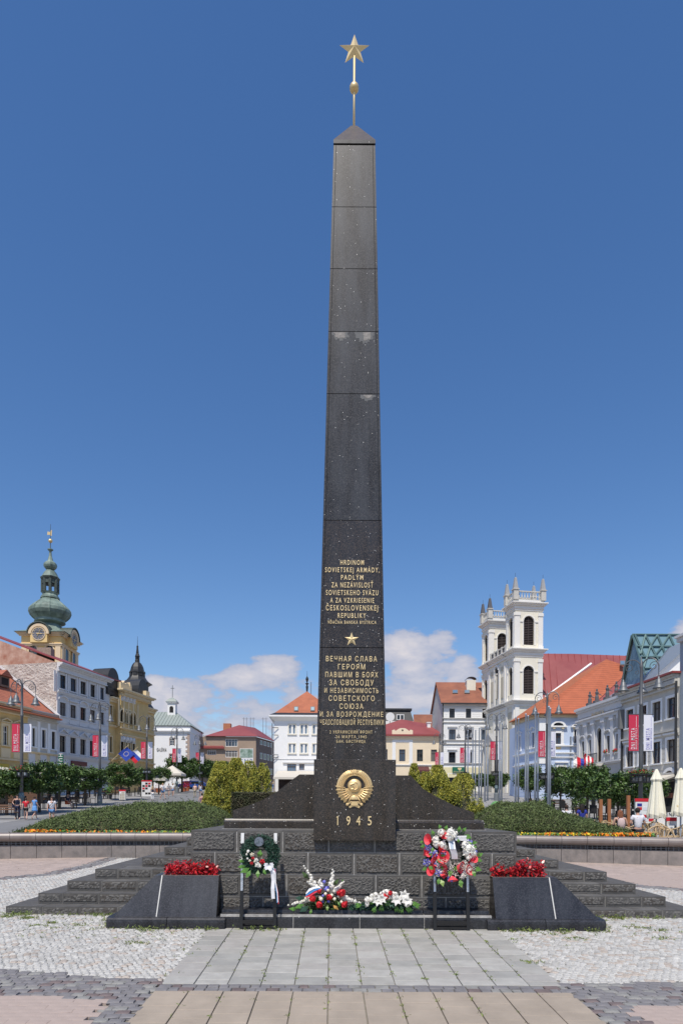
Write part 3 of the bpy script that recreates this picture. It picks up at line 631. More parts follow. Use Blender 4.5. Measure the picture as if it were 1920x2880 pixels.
# polished ledge behind the wall
YP = 11.53
mb = MB(); mb.prism([(-1.87, y, z) for y, z in ((YP, -.357), (YP, -.235), (YP + .02, -.215), (YP + .10, -.205), (YP + .11, -.185), (12.9, -.185), (12.9, -.357))], (4.56, 0, 0), M['granite']); mb.build('granite_ledge', MEM)
mb = MB(); mb.box(-1.90, 2.72, YP - .012, YP + .4, -.362, -.352, M['mortar']); mb.build('mortar_bed', MEM)
# wings
YG = 11.66
wl = [(842, 2178), (824, 2191), (797, 2212), (776, 2229), (735, 2251), (700, 2265), (655.5, 2278.5)]
wr = [(1154.7, 2181), (1189, 2218), (1216, 2235), (1242.7, 2248.6), (1281, 2267.8), (1332.6, 2285)]
for P, xin in ((wl, -.28), (wr, 1.04)):
    pts = [at(x, y, YG) for x, y in P]; out = [(xin, YG, pts[0].z)] + [(p.x, YG, p.z) for p in pts] + [(pts[-1].x, YG, -.187), (xin, YG, -.187)]
    mb = MB(); mb.prism(out, (0, .55, 0), M['granite']); mb.build('curved_wing', MEM)
mb = MB()
for x in (-.283, 1.043): mb.box(x - .004, x + .004, YG - .005, YG + .1, -.19, .68, M['mortar'])
mb.build('pointing', MEM)
# date block, standing forward of the wall
YB = 10.48
mb = MB(); mb.bev(-.272, 1.031, YB, 12.3, -.50, .79, .006, M['granite']); mb.build('date_block', MEM)
# shaft
OY, OW, OZ = 12.3, .658, .60
ZTOP = 12.68; WT = .397
def half(z): return OW + (WT - OW) * (z - .78) / (ZTOP - .78)
CYO = OY + .658; OX = .378
def shaft_z(py): 
    z = 5.0
    for _ in range(8): z = -( -ray(930, py)[1]) * (CYO - half(z))
    return z
zj = [OZ] + [shaft_z(y) for y in (1821, 1463, 1107, 931.8, 755.5, 581.6)] + [ZTOP]
mb = MB()
h0, h1 = half(OZ) - .05, half(ZTOP) - .05
mb.add([(OX - h0, CYO - h0, OZ), (OX + h0, CYO - h0, OZ), (OX + h0, CYO + h0, OZ), (OX - h0, CYO + h0, OZ), (OX - h1, CYO - h1, ZTOP), (OX + h1, CYO - h1, ZTOP), (OX + h1, CYO + h1, ZTOP), (OX - h1, CYO + h1, ZTOP)], [(0, 1, 5, 4), (1, 2, 6, 5), (2, 3, 7, 6), (3, 0, 4, 7), (4, 5, 6, 7)], M['dark'])
mb.build('shaft_core', MEM)
for i, (za, zb) in enumerate(zip(zj, zj[1:])):
    a = za + .006; b = zb - .006; gm = M['granite'] if i < 2 else M['granite2']
    for s_ in range(4):
        ins = .052 if s_ in (0, 2) else 0.0
        ha, hb = half(a), half(b); mb = MB()
        def P(h, z, t, inn):   # t along the face -1..1
            if s_ == 0: return (OX + t * (h - ins), CYO - h + inn, z)
            if s_ == 2: return (OX + t * (h - ins), CYO + h - inn, z)
            if s_ == 1: return (OX + h - inn, CYO + t * h, z)
            return (OX - h + inn, CYO + t * h, z)
        e = .05 if s_ in (0, 2) else .045
        mb.add([P(ha, a, -1, 0), P(ha, a, 1, 0), P(hb, b, 1, 0), P(hb, b, -1, 0), P(ha, a, -1, e), P(ha, a, 1, e), P(hb, b, 1, e), P(hb, b, -1, e)], [(0, 1, 2, 3), (7, 6, 5, 4), (0, 4, 5, 1), (1, 5, 6, 2), (2, 6, 7, 3), (3, 7, 4, 0)], gm)
        mb.build('granite_panel', MEM)
# spalled patches with pale halos under two joints
patchm = mat('spalled_stone', (.20, .19, .18), .9, rgb2=(.34, .32, .30), vscale=14, bump=.6); halo = mat('lime_bloom', (.085, .09, .098), .7, rgb2=(.125, .13, .135), vscale=10)
def patch(cx, cy, w, h, m, off, seed_):
    rr = random.Random(seed_); pts = []; n = 22
    for i in range(n):
        t = i / (n - 1); a = pi + pi * t; rad = 1 + rr.uniform(-.22, .18)
        pts.append((cx + w * cos(a) * (rad if 0 < i < n - 1 else 1), cy - h * sin(a) * rad if 0 < i < n - 1 else cy))
    o3 = []
    for x, y in pts:
        z = shaft_z(y); Y = CYO - half(z) - off; p = at(x, y, Y); o3.append((p.x, Y, p.z))
    mb = MB(); mb.poly(o3[::-1], m); return mb.build('weathered_patch', MEM)
patch(958, 934.5, 24, 24, halo, .002, 1); patch(956, 934.5, 17, 17, patchm, .004, 2); patch(1024, 934.5, 27, 30, halo, .002, 3); patch(1031, 934.5, 12, 24, patchm, .004, 4); patch(1034, 1110.5, 20, 17, halo, .002, 5); patch(1034, 1110.5, 12, 9, patchm, .004, 6)
# cap
mb = MB(); h = WT + .004
mb.box(OX - h, OX + h, CYO - h, CYO + h, ZTOP + .03, ZTOP + .10, M['granite2'])
mb.box(OX - h + .03, OX + h - .03, CYO - h + .03, CYO + h - .03, ZTOP - .03, ZTOP + .03, M['dark'])
hh = .06
mb.add([(OX - h, CYO - h, ZTOP + .10), (OX + h, CYO - h, ZTOP + .10), (OX + h, CYO + h, ZTOP + .10), (OX - h, CYO + h, ZTOP + .10), (OX - hh, CYO - hh, 13.40), (OX + hh, CYO - hh, 13.40), (OX + hh, CYO + hh, 13.40), (OX - hh, CYO + hh, 13.40)], [(0, 1, 5, 4), (1, 2, 6, 5), (2, 3, 7, 6), (3, 0, 4, 7), (4, 5, 6, 7)], mat('brown_granite_cap', (.07, .055, .05), .45, var=.3, vscale=20))
mb.build('granite_cap', MEM)
mb = MB(); mb.tube((OX, CYO, 13.38), (OX, CYO, 14.84), .022, n=12, m=M['goldpale']); mb.build('finial_rod', MEM, smooth=True)
mb = MB(); mb.ball((OX, CYO, 14.20), .092, M['gold'], 20, 12); mb.build('finial_ball', MEM, smooth=True)
def star(mb, cx, y, cz, R_, th, m, back=True):
    vs = [(cx, y - th, cz)] + [(cx + (R_ if i % 2 == 0 else R_ * .40) * sin(pi * i / 5), y, cz + (R_ if i % 2 == 0 else R_ * .40) * cos(pi * i / 5)) for i in range(10)] + [(cx, y + th, cz)]
    fs = [(0, 1 + (i + 1) % 10, 1 + i) for i in range(10)] + ([(11, 1 + i, 1 + (i + 1) % 10) for i in range(10)] if back else [])
    mb.add(vs, fs, m)
mb = MB(); star(mb, OX, CYO, 14.95, .312, .085, M['goldpale']); mb.build('gilded_star', MEM)
# inscriptions
rows = [(0, 116, 265, 445, 38), (1, 173, 148, 565, 38), (2, 231, 270, 440, 38), (3, 289, 197, 515, 40), (4, 348, 155, 555, 40), (5, 407, 187, 523, 38), (6, 465, 155, 553, 42), (7, 524, 245, 460, 38), (8, 576, 168, 540, 25),
        (9, 857, 155, 545, 40), (10, 918, 247, 455, 40), (11, 979, 150, 553, 40), (12, 1040, 180, 520, 42), (13, 1101, 143, 557, 38), (14, 1161, 175, 527, 40), (15, 1222, 258, 440, 40), (16, 1283, 108, 593, 38), (17, 1345, 110, 597, 40), (18, 1420, 183, 510, 24), (19, 1456, 230, 465, 22), (20, 1492, 235, 457, 22)]
tilt = Vector((0, (OW - WT) / (ZTOP - .78), 1)).normalized()
for (i, yc, xa, xb, hh_) in rows:
    py = 1540 + yc * .3657; pxa = 860 + xa * .3657; pxb = 860 + xb * .3657; z = shaft_z(py); Y = CYO - half(z)
    a = at(pxa, py, Y); b = at(pxb, py, Y); hm = hh_ * .3657 / F * Y
    put_text(LINES[i], 'inscription_line', ((a.x + b.x) / 2, Y - .001, (a.z + b.z) / 2), (1, 0, 0), tilt, b.x - a.x, hm * .98, M['goldpale'], MEM, .012)
py = 1540 + 708 * .3657; z = shaft_z(py); mb = MB(); p = at(860 + 351 * .3657, py, CYO - half(z)); star(mb, p.x, p.y - .005, p.z, .138, .035, M['goldpale'], False); mb.build('small_star', MEM)
for ch, xp in zip('1945', (949.2, 979.4, 1007.3, 1039)):
    p = at(xp, 2308, YB)
    if ch == '1':
        mb = MB(); mb.box(p.x - .006, p.x + .008, YB - .012, YB - .001, p.z - .0725, p.z + .0725, M['goldpale']); mb.prism([(p.x - .024, YB - .012, p.z + .045), (p.x - .006, YB - .012, p.z + .052), (p.x - .006, YB - .012, p.z + .0725)], (0, .011, 0), M['goldpale']); mb.build('numeral', MEM); continue
    put_text(ch, 'numeral', (p.x, YB - .001, p.z), (1, 0, 0), (0, 0, 1), {'1': .042, '9': .062, '4': .066, '5': .062}[ch], .145, M['goldpale'], MEM, .012)
# gilded emblem: wheat wreath wound with ribbon, globe, hammer and sickle, rising sun, star
EM = empty('emblem'); EM.parent = MEM; WO[EM.name] = WO[MEM.name].copy(); ke = .000506; ec = at(996.5, 2212.7, YB)
def E(x, y, d=0): return Vector((ec.x + (x - 745) * ke, YB - d, ec.z - (y - 590) * ke))
G = M['gold']
mb = MB()
for sg in (-1, 1):   # crescent bodies of the wreath
    o_, i_ = [], []
    for k in range(19):
        a = radians(104 - k * 9.2); ro = 560 - (25 if k < 4 else 0); ri = 330 + (40 * abs(k - 9) / 9) - (0 if k > 3 else 60 - 20 * k) * -1
        if k == 0: ri = ro - 12
        o_.append((745 + sg * -ro * cos(a) * (-1), 600 - ro * sin(a))); i_.append((745 + sg * ri * cos(a), 600 - ri * sin(a)))
    for k in range(18):
        q = [E(*o_[k], .004), E(*o_[k + 1], .004), E(*i_[k + 1], .004), E(*i_[k], .004)]
        mid_a = E((o_[k][0] + i_[k][0]) / 2, (o_[k][1] + i_[k][1]) / 2, .04); mid_b = E((o_[k + 1][0] + i_[k + 1][0]) / 2, (o_[k + 1][1] + i_[k + 1][1]) / 2, .04)
        mb.poly([q[0], q[1], mid_b, mid_a], G); mb.poly([mid_a, mid_b, q[2], q[3]], G)
        # sides down to the block
        mb.poly([E(*o_[k], -.002), E(*o_[k + 1], -.002), q[1], q[0]], G); mb.poly([q[3], q[2], E(*i_[k + 1], -.002), E(*i_[k], -.002)], G)
mb.build('wheat_wreath', EM)
mb = MB()
for sg in (-1, 1):   # wheat grains in herringbone
    for k in range(13):
        a = radians(92 - k * 7.0)
        for j in range(4):
            r_ = 380 + j * 48; p = E(745 + sg * r_ * cos(a), 600 - r_ * sin(a) - (14 if j % 2 else 0), .036)
            t = Vector((sg * (.5 if j % 2 else -.7), 0, 1)).normalized() * .013; mb.tube(p - t, p + t, .0085, .003, 5, G)
mb.build('wheat_grains', EM)
mb = MB()
for sg in (-1, 1):   # ribbon turns
    for k in range(7):
        a = radians(2 - k * 11.5); r0, r1 = 300, 585
        pa = E(745 + sg * r0 * cos(a - .10), 600 - r0 * sin(a - .10), .02); pb = E(745 + sg * r1 * cos(a), 600 - r1 * sin(a), .012); pm = (pa + pb) / 2 + Vector((0, -.034, 0)); mb.path([pa, pm, pb], .0085, 6, G)
mb.build('ribbon_turns', EM)
mb = MB(); c_ = E(745, 555, .004); mb.v = []; 
prof_ = [(215 * ke, 0), (213 * ke, .012), (190 * ke, .026), (130 * ke, .038), (60 * ke, .044), (1e-4, .046)]
n = 28; vs = [(c_.x + r_ * cos(2 * pi * i / n), c_.y - d_, c_.z + r_ * sin(2 * pi * i / n)) for r_, d_ in prof_ for i in range(n)]
mb.add(vs, [(j * n + (i + 1) % n, j * n + i, (j + 1) * n + i, (j + 1) * n + (i + 1) % n) for j in range(len(prof_) - 1) for i in range(n)], G); mb.build('globe', EM, smooth=True)
mb = MB()
arc = [E(755 + 105 * cos(radians(t)), 560 - 118 * sin(radians(t)), .05) for t in range(100, -130, -16)]
mb.path(arc, .008, 6, G, rr=[.003 + .008 * sin(pi * min(1, i / (len(arc) - 3))) + .002 for i in range(len(arc))]); mb.path([arc[-1], E(640, 665, .046)], .008, 6, G)
mb.path([E(655, 515, .052), E(800, 690, .048)], .008, 6, G); mb.path([E(610, 525, .05), E(735, 478, .054)], .012, 6, G); mb.build('hammer_and_sickle', EM)
mb = MB()
for k in range(15):
    a = radians(38 + k * 7.4); mb.tube(E(740 + 120 * cos(a), 960 - 100 * sin(a), .012), E(740 + (330 + 90 * abs(k - 7) / 7) * cos(a), 960 - (250 + 110 * abs(k - 7) / 7) * sin(a), .014), .004, .009, 5, G)
mb.poly([E(430, 640, .006), E(1060, 640, .006), E(880, 1010, .006), E(600, 1010, .006)][::-1], G); mb.build('sun_rays', EM)
mb = MB(); n = 14
pr = [(140, .0), (138, .018), (110, .028), (60, .034), (1, .036)]
vs = [E(740 + r_ * cos(pi * i / n), 990 - r_ * .9 * sin(pi * i / n), d_ + .006) for r_, d_ in pr for i in range(n + 1)]
mb.add(vs, [(j * (n + 1) + i, j * (n + 1) + i + 1, (j + 1) * (n + 1) + i + 1, (j + 1) * (n + 1) + i) for j in range(4) for i in range(n)], G); mb.build('rising_sun', EM)
mb = MB(); mb.prism([E(620, 1050, .03), E(870, 1050, .03), E(850, 1180, .03), E(640, 1180, .03)], (0, .03, 0), G); mb.prism([E(640, 1170, .014), E(560, 1200, .014), E(590, 1260, .014), E(740, 1205, .014), E(890, 1265, .014), E(930, 1205, .014), E(860, 1170, .014)], (0, .014, 0), G)
for x in (520, 965): mb.ball(E(x, 1150, .015), .026, G, 10, 6)
mb.path([E(640, 1050, .03), E(560, 1140, .03), E(500, 1150, .02)], .012, 6, G); mb.path([E(850, 1050, .03), E(930, 1140, .03), E(990, 1150, .02)], .012, 6, G); mb.build('bottom_ribbon', EM)
mb = MB(); p = E(745, 185, .012); star(mb, p.x, p.y, p.z, .048, .012, G, False); mb.path([E(600, 165, .01), E(890, 165, .01)], .006, 5, G); mb.build('emblem_star', EM)
# ------------------------------------------------------------------ curved garden wall behind the memorial
def wy(x): return 20.6 - .0145 * (x + 1.3) ** 2
GW = empty('garden_wall', (0, 20.4, g(20.4))); tag(GW, 'low curved grey marble garden wall with rounded brown stone coping and a narrow grille', 'wall')
ZC = -.775
# stations every 0.72 m along the curve
st = [-15.0]
while st[-1] < 15.0:
    x = st[-1]; sl_ = -.029 * (x + 1.3); st.append(x + .72 / sqrt(1 + sl_ * sl_))
def cnorm(x):
    n = Vector((-.029 * (x + 1.3), -1, 0)).normalized() * 1.0; n = Vector((-.029 * (x + 1.3) * 1, -1, 0)); return n.normalized()
for i, (xa, xb) in enumerate(zip(st, st[1:])):
    if -2.8 < (xa + xb) / 2 < 3.2: continue
    pa, pb = Vector((xa, wy(xa), 0)), Vector((xb, wy(xb), 0)); t = (pb - pa).normalized(); n = Vector((t.y, -t.x, 0)); a = pa + t * .006; b = pb - t * .006
    # coping: half round front, flat back
    pr = [(-.10, ZC - .245), (.02, ZC - .25), (.075, ZC - .225), (.115, ZC - .18), (.13, ZC - .125), (.12, ZC - .07), (.085, ZC - .025), (.03, ZC), (-.34, ZC), (-.34, ZC - .245)]
    mb = MB(); mb.prism([a + n * o_ + Vector((0, 0, z)) for o_, z in pr], b - a, M['coping']); mb.build('coping_stone', GW)
    # grille panel: dark void behind two rails and bars
    mb = MB(); z0, z1 = ZC - .375, ZC - .25
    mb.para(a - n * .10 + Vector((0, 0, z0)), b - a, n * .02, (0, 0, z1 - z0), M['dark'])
    for zz in (z0, (z0 + z1) / 2 - .006, z1 - .018): mb.para(a - n * .01 + Vector((0, 0, zz)), b - a, n * .012, (0, 0, .014), M['grille'])
    for k in range(6): mb.para(a + (b - a) * (k / 5.4) - n * .008 + Vector((0, 0, z0)), t * .022, n * .012, (0, 0, z1 - z0), M['grille'])
    mb.build('grille_panel', GW)
    # marble facing
    mb = MB(); zb = min(g(wy(xa)), g(wy(xb))) - .08
    mb.para(a - n * .28 + Vector((0, 0, zb)), b - a, n * .28, (0, 0, z0 - .012 - zb), M['wallm']); mb.build('facing_panel', GW)
    mb = MB(); mb.para(a - n * .24 + Vector((0, 0, zb)), b - a, n * .16, (0, 0, ZC - .26 - zb), M['darkst']); mb.build('wall_core', GW)

# ------------------------------------------------------------------ granite planters either side of the steps
def planter(mir, label):
    f = (lambda x: 2 * .40 - x) if mir else (lambda x: x)
    rt = empty('granite_planter', (f(-2.3), 10.5, g(10.2))); tag(rt, label, 'planter', 'granite planters flanking the memorial')
    zb, zt = -1.687, -1.068
    def B(name, polys, m):
        mb = MB()
        for P in polys: mb.poly([(f(x), y, z) for x, y, z in (P if not mir else P[::-1])], m)
        return mb.build(name, rt)
    pm = M['polished']
    # front slab (leaning back), end slab, inner side, back, rim
    B('front_panel', [[(-2.685, 10.2, zb), (-1.765, 10.2, zb), (-1.765, 10.43, zt), (-2.655, 10.43, zt)]], pm)
    B('sloping_end_panel', [[(-3.36, 10.2, zb), (-2.70, 10.2, zb), (-2.672, 10.43, zt), (-2.775, 10.43, zt)], [(-3.36, 11.09, zb), (-3.36, 10.2, zb), (-2.775, 10.43, zt), (-2.775, 10.80, zt)], [(-2.775, 10.43, zt), (-2.672, 10.43, zt), (-2.672, 10.8, zt), (-2.775, 10.8, zt)]], pm)
    B('side_panel', [[(-1.765, 10.2, zb), (-1.765, 11.09, zb), (-1.765, 10.80, zt), (-1.765, 10.43, zt)], [(-1.765, 11.09, zb), (-3.36, 11.09, zb), (-2.775, 10.8, zt), (-1.765, 10.8, zt)]], M['granite'])
    B('pointing', [[(-2.70, 10.199, zb), (-2.685, 10.199, zb), (-2.655, 10.429, zt), (-2.672, 10.429, zt)]], mat('white_sealant', (.6, .59, .56), .8))
    mb = MB()
    for x0, x1, y0, y1 in ((-2.672, -1.765, 10.43, 10.455), (-2.672, -1.765, 10.775, 10.80), (-2.672, -2.645, 10.455, 10.775), (-1.79, -1.765, 10.455, 10.775)): mb.box(min(f(x0), f(x1)), max(f(x0), f(x1)), y0, y1, zt - .02, zt + .002, M['darkst'])
    mb.build('rim', rt)
    mb = MB(); mb.box(min(f(-2.64), f(-1.79)), max(f(-2.64), f(-1.79)), 10.455, 10.775, zt - .3, zt - .03, M['soil']); mb.build('soil', rt)
    for x0, x1 in ((-3.44, -2.52), (-2.51, -1.62)):
        mb = MB(); z0 = g(10.1) - .08
        pts = [(10.12, z0), (10.12, zb - .075), (10.125, zb - .035), (10.15, zb - .012), (10.19, zb), (11.15, zb), (11.15, z0)]
        xa, xb = f(x0), f(x1); mb.prism([(min(xa, xb), y, z) for y, z in pts], (abs(xb - xa), 0, 0), pm); mb.build('base_stone', rt)
    return rt
planter(False, 'black granite planter left of the memorial steps, filled with red foliage plants')
planter(True, 'black granite planter right of the memorial steps, filled with red foliage plants')
rs = np.random.RandomState(5)
def redplant(cx, cy, w, h, n, label):
    C = []; D = []
    for s_ in range(int(n / 12)):
        bx, by = cx + rs.uniform(-w / 2, w / 2), cy + rs.uniform(-.13, .13); hh = h * (.55 + .45 * rs.rand()) * (1 - .4 * abs(bx - cx) / (w / 2) * rs.rand())
        for k in range(12):
            t = (k / 11) ** .8; C.append((bx + rs.normal() * .018, by + rs.normal() * .018 - .02 * t, -1.10 + hh * t)); D.append((rs.normal(), rs.normal() - .3, .6))
    C = np.array(C); D = np.array(D); o = leaves('red_foliage_plant', C, .030, M['redleaf'], off=(cx, cy, -1.10), rs=rs, bias=(0, -.6, .6), asp=.62, D=D)
    return tag(o, label, 'plant', 'red foliage plants in the granite planters')
redplant(-2.44, 10.61, .42, .30, 620, 'clump of glossy red leaves in the left planter, outer half beside the sloping end')
redplant(-2.02, 10.61, .42, .29, 560, 'clump of glossy red leaves in the left planter, inner half nearer the wreath')
redplant(2.76, 10.61, .36, .27, 430, 'clump of dark red leaves in the right planter, inner half against the stone wall')
redplant(3.17, 10.61, .50, .33, 700, 'taller clump of bright red leaves in the right planter, outer half')

# ------------------------------------------------------------------ wreath stands and wreaths
def stand(xl, xr, ztop, label, white_top):
    rt = empty('wreath_stand', ((xl + xr) / 2, 10.12, g(10.1))); tag(rt, label, 'stand', 'steel wreath stands in front of the memorial')
    def Y(z): return 10.10 + .16 * (z + 1.86) / 1.5
    zg = g(10.08); zm = -1.28
    for x in (xl, xr):
        mb = MB(); mb.para((x - .026, Y(zg), zg), (.052, 0, 0), (0, .045, 0), (0, Y(zm) - Y(zg), zm - zg), M['blackm'])
        mb.para((x - .026, Y(zm), zm), (.052, 0, 0), (0, .045, 0), (0, Y(ztop) - Y(zm), ztop - zm - .01), M['blackm']); mb.build('leg', rt)
        mb = MB(); zt2 = -.78; mb.para((x - .018, Y(zm) - .006, zm + .01), (.036, 0, 0), (0, .005, 0), (0, Y(zt2) - Y(zm), zt2 - zm), M['tinsel']); mb.build('foil_strip', rt)
        if white_top:
            mb = MB(); mb.para((x - .028, Y(ztop - .16) - .008, ztop - .16), (.05, 0, 0), (0, .06, 0), (0, .015, .16), M['paper']); mb.build('white_cap', rt)
    mb = MB(); mb.box(xl + .026, xr - .026, Y(zg) + .002, Y(zg) + .05, zg + .09, zg + .14, M['blackm']); mb.box(xl + .026, xr - .026, Y(zg) + .002, Y(zg) + .05, zg + .02, zg + .05, M['blackm']); mb.build('crossbar', rt)
    mb = MB(); mb.box(xl + .026, xr - .026, Y(-.9), Y(-.9) + .04, -.92, -.88, M['blackm']); mb.build('upper_crossbar', rt)
    for x in (xl, xr):
        mb = MB(); mb.tube((x, Y(-.9) + .03, -.9), (x, 10.19 , zg + .02) if False else (x, Y(zg) + .10, zg + .06), .012, n=6, m=M['blackm']); mb.build('brace', rt)
    return rt
stand(-1.367, -.854, -.385, 'black steel stand with white-capped posts carrying the green fir wreath on the left', True)
stand(1.61, 2.12, -.80, 'black steel stand carrying the red and white flower wreath on the right', False)
def fir_ring(c, R0, r0, n, parent, y_s=.5):
    rs = np.random.RandomState(11); a = rs.rand(n) * 2 * pi; q = rs.rand(n) * 2 * pi; rr = r0 * (.55 + .5 * rs.rand(n))
    C = np.stack([c[0] + (R0 + rr * np.cos(q)) * np.cos(a), c[1] + rr * np.sin(q) * y_s, c[2] + (R0 + rr * np.cos(q)) * np.sin(a)], 1)
    D = np.stack([np.cos(a) * np.cos(q) + rs.normal(size=n) * .5, np.sin(q) * .6 - .3 + rs.normal(size=n) * .4, np.sin(a) * np.cos(q) + rs.normal(size=n) * .5], 1)
    o = leaves('fir_twigs', C, .030, M['fir'], parent, WO[parent.name], rs=rs, bias=(0, 0, .3), asp=.22, D=D); tag(o, kind='stuff'); return o
def rose(mb, c, r, m, face=(0, -1, 0), n=5, layers=3):
    c = Vector(c); f = Vector(face).normalized(); u = f.cross(Vector((0, 0, 1))).normalized(); w = u.cross(f)
    for l in range(layers):
        rl = r * (1 - .30 * l); off = R.random() * 6
        for k in range(n):
            a = off + 2 * pi * k / n; d = u * cos(a) + w * sin(a); d2 = u * cos(a + 1.0) + w * sin(a + 1.0); d0 = u * cos(a - .1) + w * sin(a - .1)
            b_ = c - f * r * .2
            mb.poly([b_, b_ + d0 * rl * .8 + f * r * .15, b_ + (d + d2) * rl * .62 + f * r * (.30 + .25 * l), b_ + d2 * rl * .85 + f * r * .15], m)
            mb.poly([b_ + d0 * rl * .8 + f * r * .15, b_ + (d + d2) * rl * .62 + f * r * (.30 + .25 * l), b_ + (d + d2) * rl * .3 + f * r * (.42 + .2 * l)], m)
    mb.ball(c + f * r * .2, r * .32, m, 6, 4)
def calla(mb, c, r, ang):
    """funnel flower with an oblique mouth"""
    c = Vector(c); ax = Vector((cos(ang), -.75, sin(ang))).normalized(); u = ax.cross(Vector((0, 0, 1))).normalized(); w = u.cross(ax); n = 10; rings = []
    for t, rr_ in ((0, .12), (.35, .42), (.7, .72), (1, 1.0)):
        rings.append([c + ax * (r * (t * 1.1 - .5) + (r * .35 * cos(2 * pi * k / n) * t)) + (u * sin(2 * pi * k / n) + w * cos(2 * pi * k / n) * 1.1) * r * rr_ * .85 for k in range(n)])
    vs = [p for q in rings for p in q]
    mb.add(vs, [(j * n + k, j * n + (k + 1) % n, (j + 1) * n + (k + 1) % n, (j + 1) * n + k) for j in range(3) for k in range(n)], M['calla'])
    mb.tube(c - ax * r * .3, c + ax * r * .4, r * .08, r * .06, 5, M['calla'])
def leaf(mb, c, l, w, ang, m, tilt=.3):
    c = Vector(c); d = Vector((cos(ang), -tilt, sin(ang))); u = Vector((-sin(ang), 0, cos(ang)))
    a, b = c, c + d * l; mid_ = c + d * l * .45 + Vector((0, -.2 * l, 0))
    mb.poly([a, mid_ - u * w, b], m); mb.poly([a, mid_, mid_ - u * w], m); mb.poly([a, mid_ + u * w, mid_], m); mb.poly([mid_, mid_ + u * w, b], m); mb.poly([mid_, b, mid_ - u * w], m)
def carn(mb, c, r, m):
    c = Vector(c); mb.ball(c, r * .78, m, 9, 6)
    for k in range(14):
        d = Vector((R.gauss(0, 1), R.gauss(0, .6) - .8, R.gauss(0, 1))).normalized(); u = d.cross(Vector((R.random(), R.random(), 1))).normalized()
        p = c + d * r * R.uniform(.4, .75); w = r * .42; mb.poly([p - u * w * .3, p + d * w * .9 - u * w * .7, p + d * w, p + d * w * .8 + u * w * .8, p + u * w * .3], m)
# left wreath
cl_ = at(731.8, 2404, 10.17); cl_ = Vector((cl_.x, 10.17, cl_.z))
wreath = empty('fir_wreath', (cl_.x, 10.17, cl_.z - .3)); tag(wreath, 'green fir wreath with a few roses and a hanging white ribbon, left stand', 'wreath')
fir_ring((cl_.x, 10.17, cl_.z), .215, .095, 5200, wreath)
def px3(x, y, Y=10.08): return at(500 + x * .2934, 2130 + y * .2934, Y)
mb = MB(); p = px3(778, 808, 10.12); mb.tube(p + Vector((0, .02, 0)), p, .079, .079, 20, mat('black_gloss_disc', (.05, .055, .07), .2)); mb.tube(p + Vector((0, -.001, 0)), p + Vector((0, -.004, 0)), .070, .070, 20, mat('disc_shine', (.16, .19, .24), .25)); mb.build('round_plaque', wreath)  # paler inner disc is the black disc's shine, put into colour
for x, y, r_, m, k in ((675, 900, .030, 'petalw', 'c'), (712, 932, .034, 'petalc', 'r'), (720, 966, .026, 'petalr', 'r'), (752, 985, .034, 'petalw', 'r'), (765, 1030, .045, 'petalw', 'r'), (810, 998, .042, 'petalr', 'r'), (708, 1015, .026, 'petalr', 'r'), (668, 970, .020, 'petalw', 'c'), (690, 990, .022, 'petalc', 'r'), (660, 930, .018, 'petalw', 'c'), (735, 1000, .020, 'petalc', 'c'), (790, 1045, .024, 'petalw', 'c')):
    mb = MB(); (carn if k == 'c' else rose)(mb, px3(x, y), r_, M[m]); mb.build('blossom', wreath)
for x, y, l, a in ((770, 960, .13, 1.2), (800, 960, .12, 1.7), (690, 1060, .16, 3.6), (640, 1000, .10, 2.9), (700, 1080, .14, 4.2), (770, 1080, .12, 4.7), (820, 1070, .10, 5.2), (650, 1040, .12, 3.3)):
    mb = MB(); leaf(mb, px3(x, y, 10.10), l, l * .28, a, M['leafg']); mb.build('leaf', wreath)
mb = MB()
for q in range(14):
    a = R.uniform(2.2, 4.2); p = px3(620, 970, 10.10); mb.tube(p, p + Vector((cos(a) * .05, -.02, sin(a) * .12)), .003, .001, 4, M['straw'])
mb.build('straw_tuft', wreath)
def ribbon(pts, w, m, parent, name='ribbon'):
    mb = MB()
    for i in range(len(pts) - 1):
        a, b = pts[i], pts[i + 1]; mb.poly([a, a + Vector((w, -.006 if i % 2 else 0, 0)), b + Vector((w, 0, 0)), b], m)
    return mb.build(name, parent)
for dx, mm in ((0, 'ribw'),):
    pts = [px3(880, 1040, 10.06), px3(890, 1100, 10.04), px3(898, 1180, 10.05), px3(892, 1260, 10.04), px3(897, 1355, 10.05)]; ribbon(pts, .055, M[mm], wreath)
ribbon([px3(915, 1060, 10.07), px3(930, 1120, 10.05), px3(934, 1200, 10.06), px3(950, 1300, 10.05), px3(955, 1390, 10.06)], .014, M['ribw'], wreath); ribbon([px3(927, 1070, 10.075), px3(935, 1200, 10.065), px3(956, 1300, 10.055), px3(961, 1405, 10.065)], .012, M['ribr'], wreath); ribbon([px3(910, 1070, 10.08), px3(925, 1200, 10.068), px3(944, 1300, 10.06), px3(948, 1395, 10.07)], .010, M['ribb'], wreath)
for x, y, a in ((850, 1030, 2.6), (905, 1025, .3), (860, 1060, 3.6), (885, 1045, 5.0)):
    mb = MB(); p = px3(875, 1040, 10.05)
    for s_ in (0, .35): leaf(mb, p, .085, .03, a + s_, M['ribw'], .5)
    mb.build('bow_loop', wreath)
